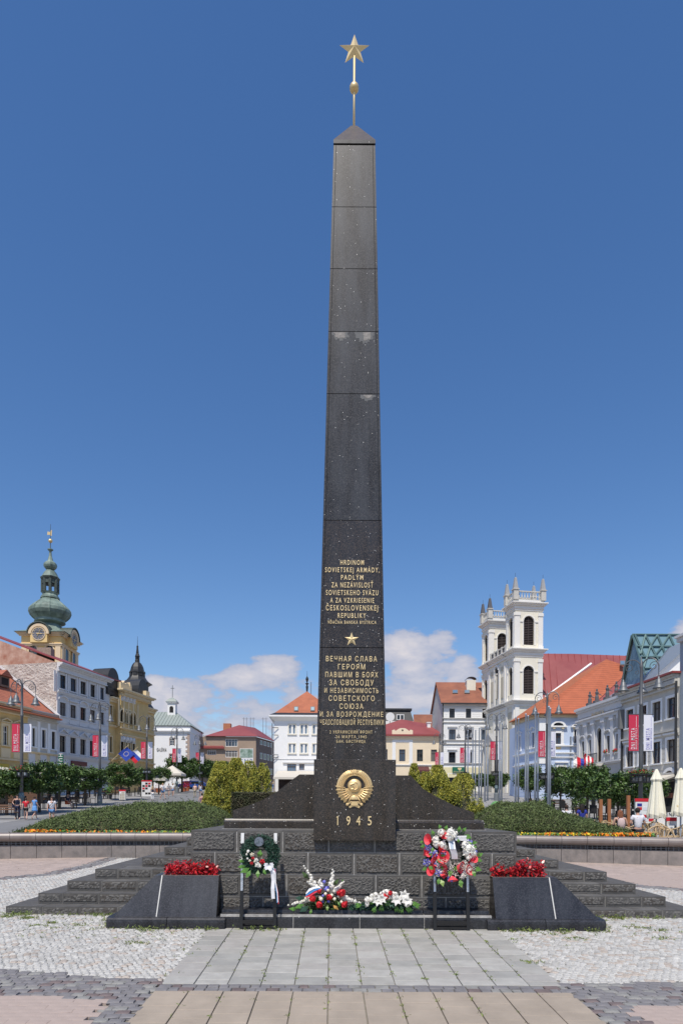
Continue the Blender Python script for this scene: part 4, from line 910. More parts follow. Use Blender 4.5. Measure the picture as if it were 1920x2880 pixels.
# right wreath, read from a close crop of the photograph
def px4(x, y, Y=10.06): return at(1160 + x * .12755, 2300 + y * .12755, Y)
cr_ = at(1266.4, 2405.5, 10.2)
wreath = empty('flower_wreath', (cr_.x, 10.2, cr_.z - .44)); tag(wreath, 'large wreath of red callas, blue roses and white blossoms on the right stand', 'wreath')
mb = MB(); n = 26
for k in range(n):
    a, b = 2 * pi * k / n, 2 * pi * (k + 1) / n; mb.tube((cr_.x + .29 * cos(a), 10.2, cr_.z + .29 * sin(a)), (cr_.x + .29 * cos(b), 10.2, cr_.z + .29 * sin(b)), .085, n=8, m=M['dark'], cap=False)
mb.build('straw_ring', wreath)
fir_ring((cr_.x, 10.2, cr_.z), .29, .115, 4600, wreath)
for x, y, r_, a in ((370, 500, .088, 2.6), (665, 410, .085, 1.3), (610, 690, .09, 1.0), (280, 790, .09, .9), (440, 960, .10, .5), (690, 930, .115, 1.9), (430, 1200, .09, 2.3), (700, 1180, .10, 2.4), (1000, 1100, .10, .2), (1310, 930, .09, 1.2), (1215, 1190, .09, .9), (865, 1320, .095, 4.9)):
    mb = MB(); calla(mb, px4(x, y), r_, a); mb.build('calla_flower', wreath, smooth=True)
for x, y, r_ in ((340, 655, .058), (460, 780, .068), (310, 980, .062), (535, 1020, .05), (680, 780, .045), (570, 1210, .055)):
    mb = MB(); rose(mb, px4(x, y), r_, M['petalb']); rose(mb, px4(x + 5, y, 10.055), r_ * .8, M['petalw'], layers=1); mb.build('blue_rose', wreath)
for x, y, r_ in ((620, 320, .07), (500, 480, .07), (520, 570, .075), (650, 590, .075), (830, 320, .08), (800, 420, .085), (900, 370, .07), (1150, 590, .07), (1220, 660, .085), (1290, 700, .075), (1180, 750, .08), (1330, 780, .065), (1230, 870, .06), (700, 650, .05)):
    mb = MB(); carn(mb, px4(x, y), r_, M['petalw']); carn(mb, px4(x, y), r_ * .8, M['petalw']); mb.build('white_blossom', wreath)
for x, y, l, a in ((700, 290, .10, 1.2), (620, 260, .09, 2.0), (470, 400, .10, 2.0), (550, 430, .10, 4.6), (250, 560, .08, 2.7), (280, 600, .09, 3.5), (440, 640, .09, 4.6), (1010, 320, .10, 1.5), (1080, 320, .10, .9), (1130, 380, .12, -.4), (1220, 500, .11, -1.2), (1290, 560, .09, .2), (1330, 600, .08, -.9), (1400, 850, .11, .5), (1390, 900, .10, -.4), (1330, 1100, .13, -.3), (1310, 1150, .11, -1.2), (1060, 1350, .12, -1.7), (1020, 1390, .11, -1.2), (620, 1350, .12, -1.3), (580, 1330, .10, -1.8), (340, 1060, .10, -.6), (310, 1090, .09, -2.6), (550, 870, .11, -1.4), (600, 830, .08, 0), (860, 1130, .13, -2.0), (870, 1130, .12, .2), (630, 1050, .08, -1.4), (330, 850, .09, .7), (1020, 560, .08, 1.9)):
    mb = MB(); leaf(mb, px4(x, y, 10.07), l, l * .32, a, M['leafy' if R.random() < .35 else 'leafg']); mb.build('leaf', wreath)
for q in range(26):
    a = radians(R.choice([R.uniform(-60, 75), R.uniform(195, 320)])); p = Vector((cr_.x + R.uniform(.24, .38) * cos(a), 10.10, cr_.z + R.uniform(.24, .38) * sin(a))); mb = MB(); m_ = M[R.choice(['petalw', 'petalw', 'petalb', 'calla'])]; (carn if m_ is M['petalw'] else rose)(mb, p, R.uniform(.04, .06), m_); mb.build('small_blossom', wreath)
mb = MB()
for q in range(190):
    t = R.random(); a = radians(200 + 130 * t); rr_ = R.uniform(.12, .34); p = Vector((cr_.x + .06 + rr_ * cos(a), 10.04 + R.uniform(-.02, .05), cr_.z + rr_ * sin(a))); d = Vector((R.gauss(0, 1), R.gauss(0, .3), R.gauss(0, 1))).normalized() * .05
    mb.path([p, p + d * .5 + Vector((0, -.01, .01)), p + d], .0035, 3, M['straw'])
tag(mb.build('wicker_threads', wreath), kind='stuff')
mb = MB(); p = px4(925, 590, 10.12); mb.tube(p + Vector((0, .02, 0)), p, .10, .10, 20, mat('dark_navy_disc', (.02, .025, .04), .3)); mb.build('round_plaque', wreath)
ribbon([px4(780, 500, 10.05), px4(810, 690, 10.0), px4(850, 800, 10.03), px4(855, 910, 10.06)], .095, M['ribw'], wreath)
ribbon([px4(810, 515, 10.045), px4(835, 690, 9.995)], .05, mat('grey_blue_satin', (.40, .47, .55), .4), wreath)
mb = MB(); a = px4(930, 450, 10.05); b = px4(1230, 450, 10.04); mb.poly([a + Vector((0, 0, -.035)), b + Vector((0, 0, -.04)), b + Vector((0, 0, .04)), a + Vector((0, 0, .035))], M['ribw']); mb.build('ribbon', wreath)
mb = MB()
for k in range(14): q = a + (b - a) * (.12 + .06 * k) + Vector((0, -.003, 0)); mb.poly([q + Vector((0, 0, -.022)), q + Vector((.004, 0, -.022)), q + Vector((.010, 0, .022)), q + Vector((.006, 0, .022))], M['tinsel'])
tag(mb.build('ribbon_print', wreath), kind='stuff')

# ------------------------------------------------------------------ flowers lying on the plinth
def px5(x, y, Y=10.38): return at(790 + x * .26148, 2420 + y * .26148, Y)
bq = empty('bouquet', (-.15, 10.4, -1.585)); tag(bq, 'bouquet of white gladioli and red carnations with a striped ribbon, leaning on the wall', 'bouquet')
def spike(p0, p1, n, r0, m, parent):
    mb = MB(); mb.tube(px5(*p0), px5(*p1), .006, .003, 5, M['leafb'])
    for k in range(n):
        t = k / (n - 1); q = px5(p0[0] + (p1[0] - p0[0]) * t + R.uniform(-12, 12), p0[1] + (p1[1] - p0[1]) * t, 10.36); carn(mb, q, r0 * (1.1 - .7 * t), M[m])
    mb.build('gladiolus', parent)
for p0, p1, n in (((380, 290), (250, 60), 8), ((540, 270), (565, 100), 7), ((580, 320), (680, 230), 6), ((370, 280), (290, 230), 5), ((300, 420), (90, 480), 8), ((430, 270), (415, 205), 3), ((690, 400), (850, 460), 7)): spike(p0, p1, n + 2, .047, 'petalw', bq)
for x, y, r_ in ((340, 410, .055), (410, 475, .055), (410, 330, .04), (520, 395, .05), (655, 350, .06), (625, 350, .045), (680, 475, .05)):
    mb = MB(); carn(mb, px5(x, y, 10.28), r_ * 1.2, M['petalr']); carn(mb, px5(x, y, 10.26), r_ * .85, M['petalr']); mb.build('carnation', bq)
for x, y, r_ in ((430, 415, .034), (420, 395, .026), (545, 375, .028), (575, 415, .028), (478, 360, .026), (615, 388, .02), (650, 445, .026), (270, 410, .03), (310, 425, .028), (505, 320, .024)):
    mb = MB(); mb.ball(px5(x, y, 10.29), r_, M['petalc'], 9, 6); mb.build('rosebud', bq, smooth=True)
for x, y, r_ in ((465, 228, .034), (490, 305, .05), (450, 380, .03), (510, 440, .03), (450, 445, .025)):
    mb = MB(); carn(mb, px5(x, y, 10.32), r_, M['petalb']); mb.build('violet_blossom', bq)
for x, y, l, a, m in ((250, 470, .16, 3.5, 'leafg'), (300, 490, .17, 3.7, 'fir'), (180, 520, .14, 3.1, 'leafg'), (330, 520, .10, 4.4, 'leafg'), (560, 480, .11, 5.6, 'dried'), (265, 510, .13, 3.2, 'fir'), (300, 200, .16, 2.3, 'leafb'), (560, 270, .14, .9, 'leafb'), (500, 480, .09, 4.7, 'leafy'), (650, 230, .05, .9, 'leafg'), (260, 405, .16, 3.1, 'fir'), (610, 440, .08, 5.2, 'leafg')):
    mb = MB(); leaf(mb, px5(x, y, 10.30), l, l * .25, a, M[m], .2); mb.build('leaf', bq)
def stripe(f0, f1, m):
    mb = MB(); top = [(268, 350), (300, 305), (350, 283), (415, 282)]; bot = [(265, 398), (310, 392), (360, 355), (440, 312)]
    L_ = [(tuple(a[i] + (b[i] - a[i]) * f0 for i in (0, 1)), tuple(a[i] + (b[i] - a[i]) * f1 for i in (0, 1))) for a, b in zip(top, bot)]
    for (a, b), (c, d) in zip(L_, L_[1:]): mb.poly([px5(*a, 10.26), px5(*c, 10.26), px5(*d, 10.25), px5(*b, 10.25)], M[m])
    mb.build('ribbon_stripe', bq)
stripe(0, .33, 'ribw'); stripe(.33, .66, 'ribb'); stripe(.66, 1, 'ribr')
# leaf mass that hides the stems
rs = np.random.RandomState(8)
def mound_leaves(c, rx, rz, n, m, parent, size=.03):
    a = rs.rand(n) * 2 * pi; r_ = np.sqrt(rs.rand(n)); C = np.stack([c.x + rx * r_ * np.cos(a), c.y + .06 * rs.normal(size=n), c.z + rz * r_ * np.abs(np.sin(a))], 1)
    return tag(leaves('filler_leaves', C, size, M[m], parent, WO[parent.name], rs=rs, bias=(0, -.6, .4), asp=.35), kind='stuff')
mound_leaves(px5(480, 520, 10.40), .33, .20, 900, 'leafb', bq)
sp_ = empty('funeral_spray', (.95, 10.4, -1.585)); tag(sp_, 'low spray of white lilies on green fir, on the plinth beside the bouquet', 'flower spray')
mound_leaves(px5(1070, 522, 10.42), .50, .11, 2600, 'fir', sp_, .034); mound_leaves(px5(1250, 500, 10.38), .30, .12, 700, 'fir', sp_, .034)
rr = random.Random(4)
for k in range(46):
    t = rr.random(); x = 900 + 490 * t; top = 480 - 150 * sin(pi * (.12 + .80 * t)); y = top + rr.uniform(0, 70)
    mb = MB(); carn(mb, px5(x, y, 10.27), rr.uniform(.038, .055), M['petalw']); mb.build('white_blossom', sp_)
for x, y in ((1080, 410), (1320, 370), (1240, 425), (1040, 430), (1350, 430)):
    mb = MB()
    for k in range(6): leaf(mb, px5(x, y, 10.21), .095, .026, k * pi / 3 + .3, M['petalw'], .4)
    mb.build('lily', sp_)
for x, y in ((1110, 380), (1175, 350), (1130, 395)): mb = MB(); carn(mb, px5(x, y, 10.22), .045, M['petalr']); mb.build('red_blossom', sp_)
for x, y, a, m in ((870, 470, 3.3, 'leafg'), (930, 465, .4, 'leafg'), (1020, 490, 4.2, 'leafg'), (1080, 470, 4.6, 'leafg'), (1230, 480, 4.9, 'leafg'), (1330, 480, 5.4, 'leafg'), (1400, 440, 5.6, 'leafg'), (1420, 470, 5.9, 'leafg'), (1170, 430, 3.9, 'leafg'), (1290, 490, 4.6, 'leafg'), (1360, 490, 5.1, 'leafg')):
    for q in (-.25, .1, .4): mb = MB(); leaf(mb, px5(x, y, 10.30), .12, .018, a + q, M[m], .2); mb.build('leaf', sp_)

# ------------------------------------------------------------------ weeds in the joints
rs = np.random.RandomState(21)
def weeds(pts, n, name='weeds', h=.05, spread=.06):
    P = []; PW = np.array([math.hypot(b[0] - a[0], b[1] - a[1]) * (1 if w < 2 else w) for a, b, w in pts]); PW /= PW.sum()
    for _ in range(n):
        a, b, w = pts[rs.choice(len(pts), p=PW)]; t = rs.rand(); P.append((a[0] + (b[0] - a[0]) * t + rs.normal() * spread, a[1] + (b[1] - a[1]) * t + rs.normal() * spread * w))
    K = [P[rs.randint(len(P))] for _ in range(max(6, n // 22))]; P = [p if (spread < .03 or rs.rand() < .3) else (lambda q: (q[0] + rs.normal() * .09, q[1] + rs.normal() * .05))(K[rs.randint(len(K))]) for p in P]
    C = []; 
    for x, y in P:
        k = 3 + rs.randint(5); hh = h * (.3 + rs.rand() ** 2)
        for j in range(k): C.append((x + rs.normal() * .02, y + rs.normal() * .02, g(y) + hh * rs.rand()))
    C = np.array(C); return tag(leaves(name, C, .021, M['grass'], off=tuple(C.mean(0)), rs=rs, bias=(0, 0, .2), asp=.3, D=rdir(rs, len(C), (0, 0, 1.2))), 'tufts of green weeds growing along the foot of the steps and planters', 'grass', kind='stuff')
weeds([((-3.6, 10.08), (-1.7, 10.08), .5), ((-3.5, 10.3), (-3.5, 10.9), 1.5), ((2.5, 10.06), (4.3, 10.06), .5), ((4.2, 10.2), (4.4, 11.1), 1.5), ((-5.6, 11.12), (-3.4, 11.12), .5), ((4.3, 11.12), (6.3, 11.12), .5), ((-5.6, 11.1), (-5.2, 11.0), 1), ((-1.5, 10.05), (-.7, 10.05), .3)], 700, h=.06)
weeds([((-4.6, 10.2), (-2.2, 9.9), 5), ((2.8, 9.8), (6, 10.6), 5), ((-5.6, 10.8), (-4, 10.6), 3), ((XL - .02, 9.9), (XL - .02, 7.5), .3), ((XR + .02, 9.9), (XR + .02, 7.5), .3)], 480, h=.02, spread=.08)
weeds([((XL + pw * c, 10.2), (XL + pw * c, 7.35), .15) for c in range(1, 12)], 150, h=.012, spread=.006)
weeds([((XL + pw * c, 7.0), (XL + pw * c, 5.9), .15) for c in range(1, 12)], 40, h=.008, spread=.005)
# ------------------------------------------------------------------ buildings
WR = random.Random(2)
class Fac:
    """a vertical wall plane: u runs along it, o is outwards, z is up"""
    def __init__(s, P0, d, side=1):
        s.p = Vector((P0[0], P0[1], 0)); s.d = Vector((d[0], d[1], 0)).normalized(); s.n = Vector((s.d.y, -s.d.x, 0)) * side
    def uz(s, px, py):
        a, b = ray(px, py); u = (a * s.p.y - s.p.x) / (s.d.x - a * s.d.y); return u, b * (s.p.y + u * s.d.y)
    def u(s, px, py=2150): return s.uz(px, py)[0]
    def z(s, px, py): return s.uz(px, py)[1]
    def P(s, u, o, z): return s.p + s.d * u + s.n * o + Vector((0, 0, z))
    def box(s, mb, u0, u1, o0, o1, z0, z1, m): mb.para(s.P(u0, o0, z0), s.d * (u1 - u0), s.n * (o1 - o0), (0, 0, z1 - z0), m)
    def off(s, u, o): q = s.P(u, o, 0); return Fac((q.x, q.y), s.d, 1 if s.n.dot(Vector((s.d.y, -s.d.x, 0))) > 0 else -1)
def wall_grid(f, mb, u0, u1, z0, z1, holes, m, rec=.22):
    us = sorted({round(v, 4) for v in [u0, u1] + [h[0] for h in holes] + [h[1] for h in holes] if u0 <= v <= u1})
    zs = sorted({round(v, 4) for v in [z0, z1] + [h[2] for h in holes] + [h[3] for h in holes] if z0 <= v <= z1})
    for a, b in zip(us, us[1:]):
        run = None
        for c, d in zip(zs, zs[1:]):
            inside = any(h[0] - 1e-3 < (a + b) / 2 < h[1] + 1e-3 and h[2] - 1e-3 < (c + d) / 2 < h[3] + 1e-3 for h in holes)
            if inside:
                if run: mb.poly([f.P(a, 0, run[0]), f.P(b, 0, run[0]), f.P(b, 0, run[1]), f.P(a, 0, run[1])], m); run = None
            else: run = (run[0], d) if run else (c, d)
        if run: mb.poly([f.P(a, 0, run[0]), f.P(b, 0, run[0]), f.P(b, 0, run[1]), f.P(a, 0, run[1])], m)
    for h in holes:
        a, b, c, d = h[:4]; P = f.P
        mb.poly([P(a, 0, c), P(a, -rec, c), P(a, -rec, d), P(a, 0, d)], m); mb.poly([P(b, 0, c), P(b, 0, d), P(b, -rec, d), P(b, -rec, c)], m)
        mb.poly([P(a, 0, d), P(a, -rec, d), P(b, -rec, d), P(b, 0, d)], m); mb.poly([P(a, 0, c), P(b, 0, c), P(b, -rec, c), P(a, -rec, c)], m)
def arch_pts(f, uc, w, zs, o, n=12, k=1.0):
    return [f.P(uc + w / 2 * cos(pi * i / n), o, zs + w / 2 * k * sin(pi * i / n)) for i in range(n + 1)]
def window(f, par, u0, u1, z0, z1, fm=None, gm=None, nx=2, nz=2, rec=.2, sur=None, sw=.14, arch=False, head=None, sill=True, wallm_=None, louv=False, k=1.0, fw=.06):
    """a window of the wall: frame with its glazing bars > pane, surround"""
    fm = fm or M['brownf']; gm = gm or M[WR.choices(['glass', 'glassc', 'glasss'], (6, 2, 2))[0]]; w = u1 - u0
    mb = MB(); o = -rec + .02
    f.box(mb, u0, u0 + fw, o, o + .05, z0, z1, fm); f.box(mb, u1 - fw, u1, o, o + .05, z0, z1, fm); f.box(mb, u0 + fw, u1 - fw, o, o + .05, z0, z0 + fw, fm); f.box(mb, u0 + fw, u1 - fw, o, o + .05, z1 - fw, z1, fm)
    if not louv:
        for i in range(1, nx): u = u0 + w * i / nx; f.box(mb, u - .03, u + .03, o, o + .045, z0 + fw, z1 - fw, fm)
        if nz == 2: z = z0 + (z1 - z0) * .68; f.box(mb, u0 + fw, u1 - fw, o, o + .047, z - .03, z + .03, fm)
        elif nz > 2:
            for i in range(1, nz): z = z0 + (z1 - z0) * i / nz; f.box(mb, u0 + fw, u1 - fw, o, o + .047, z - .025, z + .025, fm)
    else:
        f.box(mb, (u0 + u1) / 2 - .05, (u0 + u1) / 2 + .05, o, o + .07, z0 + fw, z1 - fw, fm)
    fr = mb.build('window', par)
    if louv:
        n = int((z1 - z0) / .24); mb = MB()
        for i in range(n):
            z = z0 + (z1 - z0) * i / n; mb.para(f.P(u0 + fw, -rec + .0, z + .13), f.d * (w - 2 * fw), f.n * .10 + Vector((0, 0, -.11)), (0, 0, .03), M['louvre'])
        mb.build('louvre_shutter', fr); mb = MB(); mb.poly([f.P(u0, -rec - .02, z0), f.P(u1, -rec - .02, z0), f.P(u1, -rec - .02, z1), f.P(u0, -rec - .02, z1)], M['dark']); mb.build('shutter_back', fr)
    else:
        mb = MB(); mb.poly([f.P(u0, -rec + .01, z0), f.P(u1, -rec + .01, z0), f.P(u1, -rec + .01, z1), f.P(u0, -rec + .01, z1)], gm); mb.build('pane', fr)
    if arch and wallm_:   # fill the corners above the spring line
        mb = MB(); zs = z1 - w / 2 * k; A = arch_pts(f, (u0 + u1) / 2, w, zs, .0, 14, k)
        mb.prism(A[:8] + [f.P((u0 + u1) / 2, 0, z1 + .001), f.P(u1, 0, z1 + .001)], -f.n * rec, wallm_); mb.prism([f.P(u0, 0, z1 + .001), f.P((u0 + u1) / 2, 0, z1 + .001)] + A[7:], -f.n * rec, wallm_); mb.build('arch_spandrel', fr)
    if sur:
        mb = MB(); p = .06
        if arch:
            zs = z1 - w / 2 * k; f.box(mb, u0 - sw, u0, .002, p, z0, zs, sur); f.box(mb, u1, u1 + sw, .002, p, z0, zs, sur)
            A = arch_pts(f, (u0 + u1) / 2, w, zs, .002, 12, k); B = arch_pts(f, (u0 + u1) / 2, w + 2 * sw, zs, .002, 12, k)
            for i in range(12): mb.prism([A[i], B[i], B[i + 1], A[i + 1]], f.n * (p - .002), sur)
        else:
            f.box(mb, u0 - sw, u0, .002, p, z0, z1 + sw, sur); f.box(mb, u1, u1 + sw, .002, p, z0, z1 + sw, sur); f.box(mb, u0, u1, .002, p, z1, z1 + sw, sur)
        if sill: f.box(mb, u0 - sw - .06, u1 + sw + .06, .002, .16, z0 - .12, z0 - .001, sur)
        if head == 'flat': f.box(mb, u0 - sw - .12, u1 + sw + .12, .002, .22, z1 + sw + .18, z1 + sw + .32, sur)
        if head == 'tri':
            a, b, c = f.P(u0 - sw - .14, .002, z1 + sw + .12), f.P(u1 + sw + .14, .002, z1 + sw + .12), f.P((u0 + u1) / 2, .002, z1 + sw + .12 + w * .42)
            f.box(mb, u0 - sw - .14, u1 + sw + .14, .002, .2, z1 + sw + .02, z1 + sw + .119, sur)
            for q, r_ in ((a, c), (c, b)): mb.para(q, r_ - q, f.n * .24, (0, 0, .11), sur)
        if head == 'arc':
            B = arch_pts(f, (u0 + u1) / 2, w + .7, z1 + sw + .15, .002, 10, .55); A = arch_pts(f, (u0 + u1) / 2, w + .35, z1 + sw + .15, .002, 10, .5)
            for i in range(10): mb.prism([A[i], B[i], B[i + 1], A[i + 1]], f.n * .2, sur)
        mb.build('surround', fr)
    return fr
def house(name, label, cat, f, u0, u1, z0, z1, D, wm, holes=(), sm=None, top=True):
    c = f.P((u0 + u1) / 2, -D / 2, z0); rt = empty(name, tuple(c)); tag(rt, label, cat)
    mb = MB(); wall_grid(f, mb, u0, u1, z0, z1, list(holes), wm); P = f.P; sm = sm or wm
    mb.poly([P(u0, 0, z0), P(u0, 0, z1), P(u0, -D, z1), P(u0, -D, z0)], sm); mb.poly([P(u1, 0, z0), P(u1, -D, z0), P(u1, -D, z1), P(u1, 0, z1)], sm)
    mb.poly([P(u0, -D, z0), P(u0, -D, z1), P(u1, -D, z1), P(u1, -D, z0)], sm)
    if top: mb.poly([P(u0, 0, z1), P(u1, 0, z1), P(u1, -D, z1), P(u0, -D, z1)], sm)
    mb.build('wall', rt); return rt
def cornice(f, rt, u0, u1, z, steps, m, name='cornice', endo=0.0):
    """stack of mouldings below z: (height, projection) from the top down"""
    mb = MB()
    for h, pj in steps: f.box(mb, u0 - endo * pj, u1 + endo * pj, .001 - .05, pj, z - h, z - .001, m); z -= h
    return mb.build(name, rt)
def strip(f, rt, u0, u1, z0, z1, pj, m, name='moulding'):
    mb = MB(); f.box(mb, u0, u1, .001, pj, z0, z1, m); return mb.build(name, rt)
def courses_(f, rt, u0, u1, z0, z1, pitch, m, holes=(), gap=.04):
    """rusticated plaster courses: shallow proud bands"""
    mb = MB(); z = z0
    while z < z1 - .1:
        zt = min(z + pitch - gap, z1); hs_ = sorted([h for h in holes if h[2] - .05 < zt and h[3] + .3 > z]); a = u0
        for h in hs_:
            if h[0] - .2 > a: f.box(mb, a, h[0] - .2, .001, .035, z, zt, m)
            a = max(a, h[1] + .2)
        if a < u1: f.box(mb, a, u1, .001, .035, z, zt, m)
        z += pitch
    return tag(mb.build('plaster_courses', rt), kind='stuff')
def roofpoly(rt, P, m, name='roof', th=.12):
    mb = MB(); P = [Vector(p) for p in P]; n = (P[1] - P[0]).cross(P[2] - P[0]).normalized()
    if n.z < 0: n = -n
    mb.prism([p - n * th for p in P], n * th, m); return mb.build(name, rt)
def pxrow(f, zc, rects, c):
    """window rectangles measured in a crop -> u0, u1 with the row's own heights"""
    out = []
    for x0, x1 in rects:
        px0, py = c(x0, zc); px1, _ = c(x1, zc); out.append((f.u(px0, py), f.u(px1, py)))
    return out

# ---- left row -----------------------------------------------------------------------------------------
FL = Fac((-31, 75), (.24, 1))
def rowz(f, c, x, y0, y1): return f.z(*c(x, y1)), f.z(*c(x, y0))
# tall grey-white house
uA = FL.u(*c5(522, 900)); uB = FL.u(*c5(1000, 900)); zT = FL.z(*c5(540, 372)); z0 = g(80) - 1
r3 = pxrow(FL, 600, [(564, 595), (668, 692), (756, 779), (843, 864), (926, 944)], c5); z3 = rowz(FL, c5, 579, 487, 613)
r2 = pxrow(FL, 800, [(561, 588), (662, 685), (752, 772), (838, 857), (921, 938)], c5); z2 = rowz(FL, c5, 574, 737, 862)
r1 = pxrow(FL, 1120, [(559, 590), (661, 688), (752, 776), (836, 858), (918, 938)], c5); z1 = rowz(FL, c5, 574, 1043, 1195)
def eq(r):   # regular spacing and width
    n = len(r); w = sum(b - a for a, b in r) / n; c0 = sum(r[0]) / 2; c1 = sum(r[-1]) / 2; return [(c0 + (c1 - c0) * i / (n - 1) - w / 2, c0 + (c1 - c0) * i / (n - 1) + w / 2) for i in range(n)]
r3, r2, r1 = eq(r3), eq(r2), eq(r1); ww = 1.15
r3, r2, r1 = [[((a + b) / 2 - ww / 2, (a + b) / 2 + ww / 2) for a, b in r3] for _ in range(3)]
zg_ = FL.z(*c5(574, 1260)); H = [(a, b, *z3) for a, b in r3] + [(a, b, *z2) for a, b in r2] + [(a, b, *z1) for a, b in r1]
GR = house('town_house', 'tall grey and white four-storey house with a bare peeling brick gable on its left side', 'house', FL, uA, uB, z0, zT, 12, M['grey_pl'], H, M['gable'])
for (a, b) in r3: window(FL, GR, a, b, *z3, sur=M['grey_tr'])
for i, (a, b) in enumerate(r2): window(FL, GR, a, b, *z2, sur=M['grey_tr'], head='arc' if i % 2 == 0 else 'flat')
for (a, b) in r1: window(FL, GR, a, b, *z1, sur=M['grey_tr'], head='tri')
cornice(FL, GR, uA, uB, zT, [(.16, .75), (.12, .6), (.16, .4), (.4, .22), (.12, .3)], M['grey_tr'])
for zz in (FL.z(*c5(545, 630)), FL.z(*c5(545, 930)), FL.z(*c5(560, 1215))): cornice(FL, GR, uA, uB, zz, [(.10, .28), (.14, .18), (.10, .10)], M['grey_tr'], 'string_course')
for i in range(6):
    u = r3[0][0] - .75 + (r3[-1][1] - r3[0][0] + 1.5) * i / 5; mb = MB()
    for d_ in (-.22, .22): FL.box(mb, u + d_ - .14, u + d_ + .14, .001, .10, z3[0] - .55, zT - 1.0, M['grey_tr'])
    mb.build('pilaster', GR)
courses_(FL, GR, uA + .1, uB - .1, z1[0] - .5, FL.z(*c5(545, 935)) - .35, .42, M['grey_tr'], [(a, b, z1[0], z1[1] + .9) for a, b in r1])
courses_(FL, GR, uA + .1, uB - .1, z2[0] - .6, FL.z(*c5(545, 640)) - .4, .55, M['grey_tr'], [(a, b, z2[0], z2[1] + .9) for a, b in r2])
for (a, b) in r2 + []: strip(FL, GR, a - .15, b + .15, z2[0] - .75, z2[0] - .2, .09, M['grey_tr'], 'balustrade_panel')
# its gable: brick above, peeling plaster below, red sheet verge
zr = at(*c5(0, 172), 82).z; FG_ = Fac(tuple(FL.P(uA, 0, 0).xy), (-FL.n.x, -FL.n.y)); D_ = 12
mb = MB(); P = FG_.P
zc0 = zT; slope = None
ur, zrr = FG_.uz(*c5(0, 165)); ug = max(6, ur)
mb.poly([P(0, .02, zT - .05), P(D_ + 8, .02, zT - .05), P(D_ + 8, .02, zT + (zrr - zT) * (D_ + 8) / ug), ], M['brick'])
mb.poly([P(0, .02, zT - .05), P(0, .02, z0), P(D_ + 8, .02, z0), P(D_ + 8, .02, zT - .05)], M['gable']); mb.build('gable_wall', GR)
mb = MB(); rgh = random.Random(3)
pts = [P(0.1, .05, zT - 1.1)] + [P(.1 + (D_) * i / 12, .05, zT - 1.2 + (zrr - zT) * (D_ * i / 12) / ug * .55 + rgh.uniform(-.5, .4)) for i in range(1, 13)] + [P(D_ + .1, .05, zT + (zrr - zT) * D_ / ug - .1), P(.1, .05, zT + .0)]
mb.poly(pts[::-1], M['brick']); mb.build('exposed_brick', GR)
a, b = P(-.5, .25, zT + .05), P(D_ + 8, .25, zT + .12 + (zrr - zT) * (D_ + 8) / ug); mb = MB(); mb.para(a, b - a, FL.d * 14, (0, 0, .14), M['rmetal2']); mb.build('roof', GR)
mb = MB(); mb.box(*(lambda q: (q.x - .9, q.x + .9, q.y, q.y + 1.2, q.z - 1.8, q.z))(at(*c5(405, 232), 84)), mat('weathered_brown_brick', (.30, .24, .19), .9, var=.3, vscale=8)); mb.build('chimney', GR)
strip(FL, GR, uA - .05, uA + .25, z0, zT - .6, .12, M['grey_tr'], 'corner_strip')
# ground floor: shop openings and a doorway under the awning
for x0, x1, y0, y1 in ((640, 690, 1335, 1420), (722, 790, 1335, 1430)):
    u0_, zz = FL.uz(*c5(x0, y1)); u1_, zz2 = FL.uz(*c5(x1, y0)); mb = MB(); FL.box(mb, u0_, u1_, -.1, .05, zz, zz2, M['glass']); mb.build('shop_window', GR)
u_, zz = FL.uz(*c5(650, 1310)); mb = MB(); FL.box(mb, u_, u_ + 3.0, .05, .2, zz, zz + .5, mat('dark_red_sign', (.12, .02, .02), .5)); mb.build('shop_sign', GR)
# low houses in front of the gable: eaves of one long orange roof
zE = FL.z(*c5(545, 862)); uL0 = FL.u(*c5(0, 800)) - 14; um = FL.u(*c5(258, 1000))
zs1 = rowz(FL, c5, 402, 990, 1155)
rb = [(FL.u(*c5(297, 1050)), FL.u(*c5(324, 1050))), (FL.u(*c5(386, 1070)), FL.u(*c5(420, 1070))), (FL.u(*c5(475, 1080)), FL.u(*c5(508, 1080)))]
H = [(a, b, *zs1) for a, b in rb]
BG = house('low_beige_house', 'low beige house with an orange tiled roof, built against the bare brick gable', 'house', FL, um, uA - .02, z0 - 1, zE, 10, M['linen'], H)
for a, b in rb: window(FL, BG, a, b, *zs1, sur=M['wpaint'], sw=.22)
cornice(FL, BG, um, uA - .02, zE, [(.15, .55), (.15, .4), (.5, .12), (.12, .2)], M['linen'])
n = 26
mb = MB()
for i in range(n):
    u = um + (uA - um) * (i + .5) / n; FL.box(mb, u - .10, u + .10, .12, .38, zE - .62, zE - .32, M['linen'])
tag(mb.build('cornice_brackets', BG), kind='stuff')
for a, b in zip(rb, rb[1:]): strip(FL, BG, (a[1] + b[0]) / 2 - .2, (a[1] + b[0]) / 2 + .2, zs1[0] - .6, zE - 1.1, .09, M['wpaint'], 'pilaster')
zb_ = FL.z(*c5(400, 1200)); cornice(FL, BG, um, uA - .02, zb_, [(.12, .25), (.1, .15)], M['yellow2'], 'string_course'); strip(FL, BG, um, uA - .02, z0 - 1, zb_ - .25, .03, M['yellow2'], 'ground_floor_render')
for x in (292, 398, 485):
    u_, zz = FL.uz(*c5(x, 1258)); mb = MB(); FL.box(mb, u_ - .5, u_ + .5, .03, .08, zz - .75, zz + .75, M['grey_tr']); mb.build('wall_plaque', BG)
zs0 = rowz(FL, c5, 52, 950, 1130)
